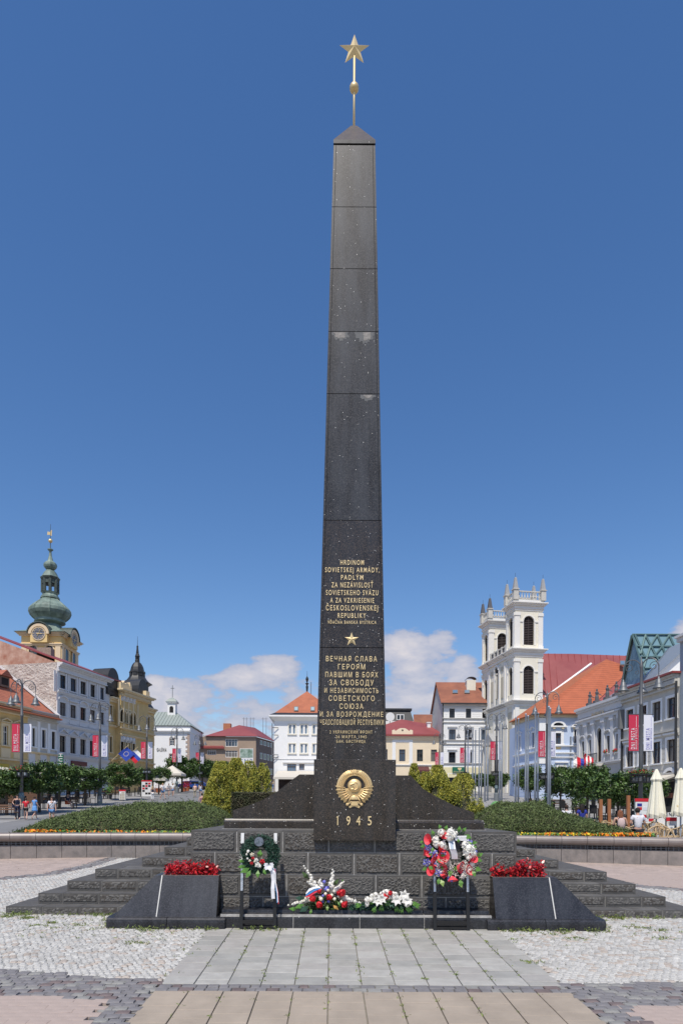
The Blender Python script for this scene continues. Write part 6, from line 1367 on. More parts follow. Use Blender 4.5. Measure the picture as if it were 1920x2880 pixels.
mb.add([P(0, 0, pz0), P(uw, 0, pz0), P(uw, -9.5, pz0), P(0, -9.5, pz0), P(-e_, e_, pz1 - .25), P(uw + e_, e_, pz1 - .25), P(uw + e_, -9.5 - e_, pz1 - .25), P(-e_, -9.5 - e_, pz1 - .25)], [(0, 1, 5, 4), (1, 2, 6, 5), (2, 3, 7, 6), (3, 0, 4, 7)], M['wpaint']); FW.box(mb, -e_ - .05, uw + e_ + .05, -9.5 - e_, e_ + .05, pz1 - .25, pz1, M['wpaint']); mb.build('cornice', WH)
strip(FW, WH, 0, uw, wz(1490), wz(1484), .08, M['grey_tr'], 'string_course'); strip(FW, WH, FW.u(cw(520, 0)[0]), uw, wz(1562), wz(1546), .25, M['grey_tr'], 'canopy_rail')
ap = FW.P(FW.u(cw(960, 0)[0]), -4.75, at(*cw(960, 165), Yw + 4.75).z); ez = pz1 + .1; i_ = .1
cs = [P(i_, -i_, ez + .35), P(uw - i_, -i_, ez + .35), P(uw - i_, -9.4, ez + .35), P(i_, -9.4, ez + .35)]; es = [P(-e_, e_, ez - .08), P(uw + e_, e_, ez - .08), P(uw + e_, -9.5 - e_, ez - .08), P(-e_, -9.5 - e_, ez - .08)]
mb = MB()
for k in range(4): mb.poly([es[k], es[(k + 1) % 4], cs[(k + 1) % 4], cs[k]], M['slate'])
mb.build('eaves_flashing', WH)
mb = MB()
for k in range(4): mb.poly([cs[k], cs[(k + 1) % 4], ap], M['tile2'])
mb.build('roof', WH)
def on_roof(P0, P1, P2, px, py):
    a, b = ray(px, py); d = Vector((a, 1, b)); n = (P1 - P0).cross(P2 - P0); t = P0.dot(n) / d.dot(n); return d * t, n.normalized()
def skylight(rt, tri, c, x0, y0, x1, y1, gm=None):
    q = [on_roof(*tri, *c(x, y))[0] for x, y in ((x0, y1), (x1, y1), (x1, y0), (x0, y0))]; n = on_roof(*tri, *c(x0, y0))[1]
    if n.y > 0: n = -n
    mb = MB(); mb.prism([p + n * .02 for p in q], n * .14, mat('grey_flashing', (.16, .17, .17), .5)); fr = mb.build('roof_window', rt); ce = sum(q, Vector()) / 4
    mb = MB(); mb.poly([ce + (p - ce) * .72 + n * .17 for p in q], gm or M['glassb']); mb.build('pane', fr)
for x0, x1 in ((738, 822), (1058, 1142)): skylight(WH, (cs[0], cs[1], ap), cw, x0, 480, x1, 562, mat('bright_skylight', (.35, .45, .47), .1))
mb = MB(); mb.lathe((ap.x, ap.y, 0), [(.12, ap.z - .1), (.2, ap.z + .7), (.1, ap.z + 1.0), (.32, ap.z + 1.2), (.08, ap.z + 1.35), (.24, ap.z + 1.9), (.2, ap.z + 2.1), (.03, ap.z + 2.4), (.02, ap.z + 3.2)], 8, M['slate']); mb.build('finial', WH)
p = at(*cw(1068, 250), Yw + 5); mb = MB(); mb.tube((p.x, p.y, p.z - .5), (p.x, p.y, at(*cw(1068, -10), Yw + 5).z), .05, n=4, m=M['grille']); mb.build('mast', WH)
mb = MB()
for a, b in (((308, 790), (306, 1470)),):
    p, q = at(*cw(315, 790), Yw - .5), at(*cw(315, 1470), Yw - .5); mb.tube(p, q, .07, n=5, m=M['grille'])
    for y in (870, 1015, 1400, 1450): r_ = at(*cw(315, y), Yw - .5); mb.tube(r_, r_ + Vector((.9, .4, 0)), .06, n=4, m=M['grille'])
mb.build('wall_mast', WH)
# cafe awning and the painted dark beneath it
mb = MB(); a = [at(*cw(x, y), Y) for x, y, Y in ((335, 1835, 92), (620, 1760, 92), (920, 1690, 95), (360, 1800, 99.5), (940, 1590, 99.8))]
CA = empty('cafe_awning', (-6.5, 94, g(94))); tag(CA, 'cream cafe awning sloping down over a dark terrace in front of the white house', 'awning')
zf = a[0].z; x0_, x1_ = a[0].x, 1.5; mb.prism([(x0_, 92, zf), (x0_, 99.8, zf + 1.3), (x0_, 99.8, zf + 1.2), (x0_, 92, zf - .15)], (x1_ - x0_, 0, 0), M['awn']); mb.build('canvas_top', CA)
mb = MB(); mb.box(x0_, x1_, 91.95, 92.02, zf - .3, zf, M['awn']); mb.build('valance', CA)
for x in (x0_ + .1, x0_ + 3.6, x0_ + 7): mb = MB(); mb.box(x, x + .12, 92.05, 92.17, g(92), zf, M['wood']); mb.build('post', CA)
mb = MB(); mb.box(x0_ + .4, x1_, 96, 96.2, g(96), zf + .4, mat('under_awning_dark', (.05, .03, .025), .7)); mb.build('back_panel', CA)  # dark panel standing in for the darkness beneath the awning
# ---- right of the obelisk: yellow low house, black mansard behind, four-storey white house -----------------
Yy = 110; FY_ = Fac((at(*cn(-260, 1900), Yy).x, Yy), (1, 0)); yz = lambda y: FY_.z(*cn(500, y)); uy = FY_.u(*cn(842, 1900)); z0_ = g(Yy) - 1
cols = [(-170, -90), (55, 135), (285, 365), (515, 593), (697, 775)]
H = [(FY_.u(*cn(a, 1950)), FY_.u(*cn(b, 1950)), yz(2035), yz(1881)) for a, b in cols] + [(FY_.u(*cn(282, 2200)), FY_.u(*cn(362, 2200)), yz(2330), yz(2176))]
YH = house('low_cream_house', 'low cream house with dark red sheet roof and curved parapet, right of the obelisk', 'house', FY_, 0, uy, z0_, yz(1715), 9, M['cream'], H)
for q in H: window(FY_, YH, *q, nx=2, nz=2, fm=M['brownf'])
cornice(FY_, YH, 0, uy, yz(1712), [(.2, .4), (.35, .18)], M['cream']); mb = MB(); FY_.box(mb, -.2, uy + .2, .3, .6, yz(1712), yz(1690), M['rmetal2']); mb.build('gutter', YH)
for a, b in ((195, 240), (415, 460)): strip(FY_, YH, FY_.u(*cn(a, 1900)), FY_.u(*cn(b, 1900)), yz(2070), yz(1745), .06, M['wpaint'], 'pilaster')
strip(FY_, YH, FY_.u(*cn(240, 1900)), FY_.u(*cn(415, 1900)), yz(1790), yz(1735), .06, M['wpaint'], 'panel_head')
cornice(FY_, YH, 0, uy, yz(2076), [(.12, .2), (.1, .1)], M['wpaint'], 'string_course'); strip(FY_, YH, 0, uy, z0_, yz(2090), .02, M['cream'], 'ground_floor_render')
ez = yz(1695); ap = at(*cn(315, 1490), Yy + 5); r2_ = at(*cn(640, 1545), Yy + 5)
for Pq in ([FY_.P(-.4, .5, ez), FY_.P(uy + .3, .5, ez), r2_, ap], [FY_.P(-.4, .5, ez), ap, FY_.P(-.4, -9, ez)], [FY_.P(uy + .3, .5, ez), FY_.P(uy + .3, -9, ez), r2_]): roofpoly(YH, Pq, M['rmetal'])
mb = MB(); z_a, z_b = yz(1678), yz(1608); ua, ub2 = FY_.u(*cn(192, 1650)), FY_.u(*cn(460, 1650)); um_ = (ua + ub2) / 2; w = ub2 - ua
mb.prism([FY_.P(ua, .3, ez - .1), FY_.P(ub2, .3, ez - .1), FY_.P(ub2, .3, z_a + (z_b - z_a) * .6), FY_.P(ub2 - w * .12, .3, z_a + (z_b - z_a) * .75), FY_.P(ub2 - w * .16, .3, z_a + (z_b - z_a) * .45), FY_.P(um_ + w * .2, .3, z_b - .15), FY_.P(um_ + w * .1, .3, z_b), FY_.P(um_ - w * .1, .3, z_b), FY_.P(um_ - w * .2, .3, z_b - .15), FY_.P(ua + w * .16, .3, z_a + (z_b - z_a) * .45), FY_.P(ua + w * .12, .3, z_a + (z_b - z_a) * .75), FY_.P(ua, .3, z_a + (z_b - z_a) * .6)], -FY_.n * .4, M['cream']); mb.tube(FY_.P(um_, .3, z_a + .55), FY_.P(um_, .33, z_a + .55), .14, n=10, m=M['dark']); mb.build('curved_parapet', YH)
mb = MB(); a = at(*cn(650, 1630), Yy + 3); b = at(*cn(694, 1540), Yy + 3); mb.box(a.x, b.x, Yy + 3, Yy + 4, a.z - .5, b.z, M['wpaint']); mb.box(a.x - .1, b.x + .1, Yy + 2.9, Yy + 4.1, b.z, b.z + .2, M['grey_tr']); mb.build('chimney', YH)
mb = MB(); a = at(*cn(520, 2205), Yy - .3); b = at(*cn(668, 2150), Yy - .3); mb.box(a.x, b.x, Yy - .25, Yy - .02, a.z, b.z, M['dark']); sg = mb.build('shop_sign', YH); put_text('ESPRESSO', 'sign_lettering', ((a.x + b.x) / 2, Yy - .26, (a.z + b.z) / 2), (1, 0, 0), (0, 0, 1), (b.x - a.x) * .8, (b.z - a.z) * .5, M['creamw'], sg, .01)
mb = MB(); a = at(*cn(520, 2150), Yy - 1.6); mb.prism([(a.x, Yy - 1.6, a.z), (a.x, Yy, a.z + .7), (a.x, Yy, a.z + .6), (a.x, Yy - 1.6, a.z - .25)], (b.x - a.x, 0, 0), mat('maroon_awning', (.10, .03, .03), .8)); mb.build('awning', YH)
# black mansard block behind
Yk = 128; BK = empty('black_mansard_house', tuple(at(*cn(250, 1600), Yk + 4))); tag(BK, 'house with a black mansard storey and satellite dish, showing above the red sheet roof', 'house')
a = at(*cn(-150, 1510), Yk); b = at(*cn(475, 1370), Yk); mb = MB()
mb.box(a.x, b.x, Yk, Yk + 8, g(Yk), a.z, M['wpaint']); mb.build('wall', BK); mb = MB()
mb.add([(a.x, Yk, a.z), (b.x, Yk, a.z), (b.x, Yk + 8, a.z), (a.x, Yk + 8, a.z), (a.x, Yk + .8, b.z), (b.x - .6, Yk + .8, b.z), (b.x - .6, Yk + 8, b.z), (a.x, Yk + 8, b.z)], [(0, 1, 5, 4), (1, 2, 6, 5), (4, 5, 6, 7), (3, 0, 4, 7)], M['slate']); mb.box(a.x, b.x - .3, Yk + .5, Yk + 8, b.z, b.z + .4, M['slate']); mb.build('roof', BK)
for x0, x1 in ((120, 200), (250, 350), (-80, 10)):
    p, q = at(*cn(x0, 1498), Yk + .0), at(*cn(x1, 1425), Yk + .0); mb = MB(); mb.box(p.x, q.x, Yk + .0, Yk + .6, p.z, q.z, M['wpaint2']); w0 = mb.build('window', BK)
    for k in (0, 1): mb = MB(); mx_ = (p.x + q.x) / 2; mb.box((p.x + .15, mx_ + .1)[k], (mx_ - .1, q.x - .15)[k], Yk - .03, Yk - .01, p.z + .15, q.z - .15, M['glass']); mb.build('pane', w0)
p = at(*cn(168, 1460), Yk - 1.4); mb = MB(); mb.lathe((0, 0, 0), [(.02, 0), (.5, .08), (.85, .28)], 14, M['paper']); mb.v = [(x + p.x, -z + p.y, y + p.z) for x, y, z in mb.v]; mb.tube(p, p + Vector((0, .3, -1.6)), .05, n=4, m=M['grille']); mb.build('satellite_dish', BK)
mb = MB(); p, q = at(*cn(480, 1512), 132), at(*cn(640, 1432), 134); mb.poly([(p.x, 131, p.z - 3), (q.x + 3, 131, p.z - 3), (q.x + 3, 133.5, q.z), (p.x, 133.5, q.z)], M['tile3']); mb.build('rear_roof', BK)
# four-storey white house
Yn = 108; FN = Fac((at(*cn(846, 1600), Yn).x, Yn), (1, 0)); nz_ = lambda y: FN.z(*cn(970, y)); un = FN.u(*cn(1560, 1600)); z0_ = g(Yn) - 1
us0 = FN.u(*cn(846, 1600)); pitch = FN.u(*cn(1183, 1600)) - FN.u(*cn(970, 1600)); 
def nrow(xc, w, ya, yb): return [(FN.u(*cn(xc, 1600)) + k * pitch - w / 2, FN.u(*cn(xc, 1600)) + k * pitch + w / 2, nz_(yb), nz_(ya)) for k in range(3)]
R1, R2, R3 = nrow(969, .88, 1350, 1475), nrow(973, 1.1, 1620, 1755), nrow(973, 1.1, 1915, 2055); R4 = nrow(972, 1.15, 2196, 2330)
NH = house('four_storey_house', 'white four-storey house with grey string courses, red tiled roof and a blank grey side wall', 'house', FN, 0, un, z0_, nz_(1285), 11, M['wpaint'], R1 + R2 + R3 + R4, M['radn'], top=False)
for q in R1: window(FN, NH, *q, fm=M['blackm'], sur=M['wpaint'], sw=.1)
for q in R2: window(FN, NH, *q, fm=M['blackm'], sur=M['grey_tr'], sw=.14, head='flat')
for q in R3: window(FN, NH, *q, fm=M['blackm'], sur=M['grey_tr'], sw=.14, head='flat')
for q in R4: window(FN, NH, *q, fm=M['blackm'], sur=M['wpaint'], sw=.1)
for y, m_ in ((1335, 'grey_tr'), (1478, 'radn'), (1530, 'radn'), (1762, 'radn'), (1812, 'radn'), (2062, 'radn')): cornice(FN, NH, 0, un, nz_(y - 6), [(.12, .2), (.10, .1)], M[m_], 'string_course')
courses_(FN, NH, .1, un, nz_(1475), nz_(1345), .32, M['wpaint'], R1); courses_(FN, NH, .1, un, nz_(1755), nz_(1560), .32, M['wpaint'], R2); courses_(FN, NH, .1, un, nz_(2055), nz_(1830), .32, M['wpaint'], R3)
strip(FN, NH, 0, un, nz_(2150) - 1.2, nz_(2112), .05, mat('pale_yellow_plaster', (.72, .66, .42), .85), 'shop_fascia')
p, q = at(*cn(975, 2180), Yn - .2), at(*cn(1130, 2110), Yn - .2); mb = MB(); mb.box(p.x, q.x, Yn - .25, Yn - .05, p.z, q.z, M['green_s']); sg = mb.build('shop_sign', NH); mb = MB(); m_ = ((p.x + q.x) / 2, (p.z + q.z) / 2); mb.prism([(m_[0] + .2 - .25, Yn - .26, m_[1] + .35), (m_[0] + .2 + .25, Yn - .26, m_[1] + .35), (m_[0] + .2 + .35, Yn - .26, m_[1] + .15), (m_[0] + .2, Yn - .26, m_[1] - .15), (m_[0] + .2 - .35, Yn - .26, m_[1] + .15)], (0, .01, 0), M['goldpale']); mb.build('sign_emblem', sg); put_text('KAVIAREŇ', 'sign_lettering', (m_[0], Yn - .26, m_[1] - .3), (1, 0, 0), (0, 0, 1), (q.x - p.x) * .8, .22, M['goldpale'], sg, .01)
p, q = at(*cn(1083, 2050), Yn - .1), at(*cn(1130, 2000), Yn - .1); mb = MB(); mb.box(p.x, q.x, Yn - .12, Yn - .05, p.z, q.z, M['paper']); sg = mb.build('wall_sign', NH); mb = MB(); mb.box(p.x + .12, q.x - .12, Yn - .14, Yn - .12, p.z + .1, q.z - .1, mat('teal_print', (.01, .15, .13), .6)); mb.build('sign_panel', sg); mb = MB(); x_ = (p.x + q.x) / 2; mb.box(x_ - .08, x_ + .08, Yn - .15, Yn - .14, p.z + .25, q.z - .25, M['whitep']); mb.build('letter_i', sg)
rz_a = at(*cn(738, 1008), Yn + 5.5); ez = nz_(1288); hr = rz_a.z
roofpoly(NH, [FN.P(-.3, .5, ez), FN.P(un, .5, ez), FN.P(un, -5.5, hr), FN.P(-.3, -5.5, hr)], M['tile3']); roofpoly(NH, [FN.P(-.3, -11.5, ez), FN.P(un, -11.5, ez), FN.P(un, -5.5, hr), FN.P(-.3, -5.5, hr)], M['tile3'])
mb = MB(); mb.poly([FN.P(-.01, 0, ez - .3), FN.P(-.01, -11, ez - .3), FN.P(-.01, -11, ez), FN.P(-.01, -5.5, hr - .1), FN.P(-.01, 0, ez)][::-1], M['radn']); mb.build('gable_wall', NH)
mb = MB(); mb.tube(FN.P(.05, .1, ez), FN.P(.05, .1, z0_), .09, n=6, m=M['slate']); mb.build('downpipe', NH); mb = MB(); FN.box(mb, -.3, un, .5, .72, ez - .12, ez + .06, M['slate']); mb.build('gutter', NH)
tri = (FN.P(0, .5, ez), FN.P(un, .5, ez), FN.P(un, -5.5, hr))
for x0, x1 in ((975, 1045), (1130, 1198), (1357, 1420)): skylight(NH, tri, cn, x0, 1118, x1, 1160)
q_, _n = on_roof(*tri, *cn(1215, 1100)); mb = MB(); zt_ = at(*cn(1215, 985), q_.y).z; mb.box(q_.x - .75, q_.x + .75, q_.y - .3, q_.y + 1.2, q_.z - .3, zt_, M['creamw']); mb.build('chimney', NH)
mb = MB(); n = 8
for k in range(n): a, b = pi * k / n, pi * (k + 1) / n; mb.poly([(q_.x + .85 * cos(a), q_.y - .4, zt_ + .1 + .45 * sin(a)), (q_.x + .85 * cos(b), q_.y - .4, zt_ + .1 + .45 * sin(b)), (q_.x + .85 * cos(b), q_.y + 1.3, zt_ + .1 + .45 * sin(b)), (q_.x + .85 * cos(a), q_.y + 1.3, zt_ + .1 + .45 * sin(a))], M['slate'])
mb.build('chimney_cowl', NH)

# ---- the twin-towered church ------------------------------------------------------------------------------
Yc = 97.0; Cp = at(*cc_(560, 1300), Yc); FC = Fac((Cp.x, Yc), (1, .15)); dS = (-FC.n.x, -FC.n.y); FS = Fac((Cp.x, Yc), dS, -1)
wq = FC.u(*cc_(963, 1300)); cz = lambda y: FC.z(*cc_(570, y)); zg0 = g(Yc) - 1
ws = FS.u(*cc_(470, 1300)) ; sR0 = FS.u(*cc_(188, 1100)); sR1 = FS.u(*cc_(104, 1100))
CHR = empty('church', tuple(FC.P(wq / 2, -5, zg0))); tag(CHR, 'cream and white twin-towered church with obelisk pinnacles and brown louvred belfry windows', 'church')
L1, L2, L3 = cz(1168), cz(1928), cz(488)
iv, wh = M['creamw'], mat('church_white_trim', (.80, .78, .73), .85, var=.05, vscale=.5)
dT = min(ws, 4.0); print('church', wq, ws, sR0, sR1, Cp)
def belfry(f, u0, u1, za, zb, win, nm):
    """one stage of one face: wall with its arched louvred window between two pilasters"""
    mb = MB(); wall_grid(f, mb, u0, u1, za, zb, [win], iv); mb.build('wall', CHR)
    window(f, CHR, *win, arch=True, wallm_=iv, sur=wh, sw=.18, louv=True, sill=False, fm=M['louvre'], rec=.28)
    pw_ = (win[0] - u0) * .55
    for a, b in ((u0 - .02, u0 + pw_), (u1 - pw_, u1 + .02)):
        mb = MB(); f.box(mb, a, b, .001, .12, za, zb - .9, wh); f.box(mb, a - .04, b + .04, .001, .18, za, za + .45, wh); f.box(mb, a - .06, b + .06, .001, .2, zb - 1.35, zb - .9, wh); mb.build('pilaster', CHR)
    mb = MB(); z_s = win[3] - (win[1] - win[0]) / 2
    for a, b in ((u0 + pw_, win[0] - .02), (win[1] + .02, u1 - pw_)): f.box(mb, a, b, .001, .1, z_s - .12, z_s + .06, wh)
    mb.build('impost_moulding', CHR)
def tower(uo, o0, name, faces):
    """uo: first u; o0: depth where it starts; square of side wq"""
    f = FC.off(0, -o0); s_ = FS
    stages = [(L2 + .02, L1 - .6), (L1 + .02, L3 - .6)]
    wu0, wu1 = FC.u(*cc_(684, 1300)), FC.u(*cc_(838, 1300))
    for k, (za, zb) in enumerate(stages):
        w0, w1 = (cz(1830), cz(1416)) if k == 0 else (cz(1110), cz(681))
        belfry(f, 0, wq, za, zb, (wu0, wu1, w0, w1), name)
        c0 = o0 + dT_ / 2; hw = (wu1 - wu0) / 2 * .85; belfry(s_, o0, o0 + dT_, za, zb, (c0 - hw, c0 + hw, w0, w1), name)
        mb = MB(); P = f.P; mb.poly([P(wq, 0, za), P(wq, -dT_, za), P(wq, -dT_, zb), P(wq, 0, zb)], iv); mb.poly([P(0, -dT_, za), P(wq, -dT_, za), P(wq, -dT_, zb), P(0, -dT_, zb)], iv); mb.build('rear_wall', CHR)
        mb = MB(); zt = zb + .6
        for h, pj in ((.14, .62), (.14, .5), (.2, .3), (.35, .1), (.12, .18), (.25, .08)):
            f.box(mb, -pj, wq + pj, -dT_ - pj, pj, zt - h, zt - .001, wh); zt -= h
        mb.build('cornice', CHR)
    # platform with balustrade and pinnacles
    zt = L3; zb_ = zt + .35; zr_ = zt + (cz(322) - cz(470)) + .2
    mb = MB(); f.box(mb, -.45, wq + .45, -dT_ - .45, .45, zt, zt + .06, M['zinc']); f.box(mb, -.1, wq + .1, -dT_ - .1, .1, zt + .06, zb_, wh); mb.build('tower_platform', CHR)
    pm = M['stonep'] if name == 'f' else M['stoned']
    for (a, b) in ((0, 0), (wq, 0), (0, -dT_), (wq, -dT_)):
        c = f.P(a, b, 0); mb = MB(); f.box(mb, a - .36, a + .36, b - .36, b + .36, zb_, zr_ + .1, M['linen']); f.box(mb, a - .46, a + .46, b - .46, b + .46, zr_ + .1, zr_ + .22, M['linen']); mb.build('pier', CHR)
        mb = MB(); tp = zr_ + .22; hh = (cz(122) - cz(300)); mb.lathe((c.x, c.y, 0), [(.5, tp), (.44, tp + .25), (.20, tp + hh * .93), (.02, tp + hh)], 4, pm, rot=pi / 4 + math.atan(.15)); mb.tube((c.x, c.y, tp + hh - .05), (c.x, c.y, tp + hh + .6), .02, n=4, m=M['slate']); mb.build('obelisk_pinnacle', CHR)
    for ff, a0, a1 in ((f, .36, wq - .36), (FS, o0 + .36, o0 + dT_ - .36), (FC.off(0, -o0 - dT_), .36, wq - .36)):
        mb = MB(); ff.box(mb, a0, a1, -.12, .08, zb_ + .0, zb_ + .12, M['linen']); ff.box(mb, a0, a1, -.14, .1, zr_ - .12, zr_ + .04, M['linen'])
        nb = max(3, int((a1 - a0) / .42))
        for k in range(nb):
            c = ff.P(a0 + (a1 - a0) * (k + .5) / nb, -.02, 0); mb.lathe((c.x, c.y, 0), [(.06, zb_ + .12), (.13, zb_ + (zr_ - zb_) * .35), (.05, zb_ + (zr_ - zb_) * .65), (.08, zr_ - .12)], 6, M['linen'])
        mb.build('balustrade', CHR)
dT_ = max(3.0, min(4.4, ws)); 
tower(0, 0, 'f', 0); oR = sR0; dKeep = dT_; dT_ = max(3.0, sR1 - sR0); tower(0, oR, 'r', 0); dR = dT_; dT_ = dKeep
# centre of the street front, between the towers, and the lower storey
fz = lambda y: FS.z(*cc_(320, y))
mb = MB(); FS.box(mb, dT_, oR, -.6, .05, zg0, L1 - .6, iv); mb.build('centre_wall', CHR)
mb = MB(); FC.box(mb, 0, wq, -oR - dR, 0, zg0, L2 - .6, iv); mb.build('lower_wall', CHR)
for zt in (L1, L2):
    mb = MB()
    for h, pj in ((.14, .62), (.14, .5), (.2, .3), (.35, .1), (.12, .18)): FS.box(mb, dT_ - .1, oR + .1, -.5, .05 + pj, zt - h, zt - .001, wh); zt -= h
    mb.build('cornice', CHR)
zt = L2; mb = MB()
for h, pj in ((.14, .62), (.14, .5), (.2, .3), (.35, .1)): FC.box(mb, -pj, wq + pj, -oR - dR - pj, pj, zt - h, zt - .001, wh); zt -= h
mb.build('lower_cornice', CHR)
mid_ = (dT_ + oR) / 2; hw = (oR - dT_) / 2
for k, u in enumerate((dT_ + .35, mid_ - .95, mid_ + .95, oR - .35)): strip(FS, CHR, u - .22, u + .22, L2 + .1, L1 - 1.4, .22, wh, 'pilaster')
mb = MB(); za, zb = L2 + 1.2, L2 + 6.2; A = arch_pts(FS, mid_, 1.2, zb - .6, .06, 10); mb.prism([FS.P(mid_ + .6, .06, za)] + A + [FS.P(mid_ - .6, .06, za)], FS.n * .02, M['dark']); mb.tube(FS.P(mid_, .2, za), FS.P(mid_, .2, zb - 1.2), .16, n=8, m=M['linen']); FS.box(mb, mid_ - .25, mid_ + .25, .05, .35, zb - 1.3, zb - 1.05, M['linen']); mb.build('arched_niche', CHR)
mb = MB(); B_ = arch_pts(FS, mid_, 1.8, zb - .6, .055, 10); A = arch_pts(FS, mid_, 1.25, zb - .6, .055, 10)
for i in range(10): mb.prism([A[i], B_[i], B_[i + 1], A[i + 1]], FS.n * .25, wh)
mb.build('niche_hood', CHR)
for u in ((dT_ + mid_ - .6) / 2, (oR + mid_ + .6) / 2):
    for za, zb in ((L2 + 1.0, L2 + 4.2), (L2 + 5.2, L1 - 1.8)): strip(FS, CHR, u - .45, u + .45, za, zb, .12, mat('beige_panel', (.55, .50, .38), .85), 'wall_panel')
mb = MB(); FS.box(mb, dT_ + .3, oR - .3, -.2, .0, L1 + .02, L1 + .25, M['linen']); FS.box(mb, dT_ + .3, oR - .3, -.22, .02, L1 + 1.1, L1 + 1.25, M['linen'])
for k in range(5): u = dT_ + .5 + (oR - dT_ - 1) * k / 4; FS.box(mb, u - .22, u + .22, -.25, .05, L1 + .02, L1 + 1.35, M['linen'])
for k in range(14): c = FS.P(dT_ + .7 + (oR - dT_ - 1.4) * k / 13, -.1, 0); mb.lathe((c.x, c.y, 0), [(.06, L1 + .25), (.12, L1 + .55), (.06, L1 + 1.1)], 6, M['stoned'])
mb.build('roof_balustrade', CHR)
# lower storey relief on the street face, porch gable
for u in (.35, dT_ - .35, mid_ - 1.1, mid_ + 1.1, oR + .35, oR + dR - .35): strip(FS, CHR, u - .3, u + .3, zg0, L2 - .65, .16, wh, 'pilaster')
for u in (.35, wq - .35): strip(FC, CHR, u - .33, u + .33, zg0, L2 - .65, .12, wh, 'pilaster')
for u in (dT_ / 2, oR + dR / 2): strip(FS, CHR, u - .7, u + .7, g(Yc) + 2.5, L2 - 1.6, .06, mat('beige_panel', (.55, .50, .38), .85), 'wall_panel')
zl = FS.z(*c7(1100, 800)); pA = FS.P(mid_ - 2.2, 1.6, zl - 1.2)
mb = MB(); mb.prism([FS.P(mid_ - 2.2, 1.6, zl - 1.4), FS.P(mid_ + 2.2, 1.6, zl - 1.4), FS.P(mid_, 1.6, zl + .2)], -FS.n * 1.7, M['stonep']); FS.box(mb, mid_ - 2.3, mid_ + 2.3, 0, 1.8, zl - 1.75, zl - 1.4, M['linen'])
for u in (mid_ - 1.9, mid_ + 1.9): c = FS.P(u, 1.45, 0); mb.tube((c.x, c.y, zg0), (c.x, c.y, zl - 1.75), .24, .2, 10, M['linen'])
mb.build('porch', CHR); mb = MB(); FS.box(mb, mid_ - .9, mid_ + .9, .06, .12, zg0, zl - 3, M['dark']); mb.build('door', CHR)
mb = MB(); FC.box(mb, .9, wq - .9, .02, .06, g(Yc) + 1.0, g(Yc) + 5.0, mat('beige_panel', (.55, .50, .38), .85)); mb.build('wall_panel', CHR)
# nave and its red sheet roof
nz0 = at(*c8(275, 880), 100).z; rp = [at(*c8(262, 900), 98), at(*c8(262, 292), 104), at(*c8(1060, 305), 112), at(*c8(1060, 700), 104)]
mb = MB(); q = [at(*c8(268, 760), 99), at(*c8(268, 288), 107), at(*c8(560, 290), 108), at(*c8(1100, 310), 108), at(*c8(1100, 760), 99)]; mb.poly(q, M['rmetal']); mb.poly([q[1] + Vector((0, 9, -6)), q[1], q[3], q[3] + Vector((0, 9, -6))][::-1], M['rmetal']); mb.build('nave_roof', CHR)
mb = MB()
for k in range(15):
    t = k / 14; a = q[1] + (q[3] - q[1]) * t; b = q[0] + (q[4] - q[0]) * (t + .05); mb.tube(a + Vector((0, -.03, .03)), b + Vector((0, -.03, .03)), .06, n=4, m=M['rmetal2'])
tag(mb.build('roof_seams', CHR), kind='stuff')
mb = MB(); a = q[0]; mb.box(a.x, q[4].x, 99.2, 109, g(100), a.z + .1, M['creamw']); mb.build('nave_wall', CHR)

# ---- pale blue house -----------------------------------------------------------------------------------
Yp = 73.0; FB_ = Fac((at(*c8(243, 1000), Yp).x, Yp), (1, 0)); pz = lambda y: FB_.z(*c8(415, y)); up = FB_.u(*c8(604, 1000)); z0_ = g(Yp) - 1; FBL = Fac((at(*c8(243, 1000), Yp).x, Yp), (-.12, 1), -1)
w1 = (FB_.u(*c8(385, 1060)), FB_.u(*c8(445, 1060)), pz(1120), pz(1018)); w2 = (FB_.u(*c8(415, 1340)), FB_.u(*c8(480, 1340)), pz(1400), pz(1325)); w3 = (FB_.u(*c8(566, 1050)), FB_.u(*c8(584, 1050)), pz(1110), pz(990))
BH = house('pale_blue_house', 'pale blue house with white framed windows and a large orange hipped roof', 'house', FB_, 0, up, z0_, pz(868), 12, M['blue_pl'], [w1, w2, w3], top=False)
window(FB_, BH, *w1, sur=M['wpaint'], sw=.3); window(FB_, BH, *w2, sur=M['wpaint'], sw=.22, head='flat'); window(FB_, BH, *w3, sur=M['wpaint'], sw=.12)
for x0, x1 in ((352, 485), (545, 594)):
    ua, ub2 = FB_.u(*c8(x0, 950)), FB_.u(*c8(x1, 950)); uc = (ua + ub2) / 2; mb = MB(); A = arch_pts(FB_, uc, (ub2 - ua) * .72, pz(952), .04, 10, .6); B_ = arch_pts(FB_, uc, ub2 - ua, pz(952), .04, 10, .62)
    mb.prism(A, FB_.n * .02, M['glass'])
    for i in range(10): mb.prism([A[i], B_[i], B_[i + 1], A[i + 1]], FB_.n * .2, M['wpaint'])
    FB_.box(mb, ua - .15, ub2 + .15, .01, .3, pz(966), pz(953), M['wpaint']); FB_.box(mb, ua + .2, ua + .45, .01, .25, pz(980), pz(967), M['yellow2']); FB_.box(mb, ub2 - .45, ub2 - .2, .01, .25, pz(980), pz(967), M['yellow2']); mb.build('lunette_window', BH)
strip(FB_, BH, 0, FB_.u(*c8(335, 1000)), pz(1300), pz(880), .15, M['wpaint'], 'corner_pier'); strip(FB_, BH, 0, up, pz(875), pz(845), .35, M['yellow2'], 'eaves_cornice')
strip(FB_, BH, FB_.u(*c8(525, 1000)), FB_.u(*c8(540, 1000)), z0_, pz(1050), .1, M['zinc'], 'downpipe')
for y in (1130, 1195, 1235): cornice(FB_, BH, 0, up, pz(y), [(.10, .22), (.10, .12)], M['wpaint'], 'string_course')
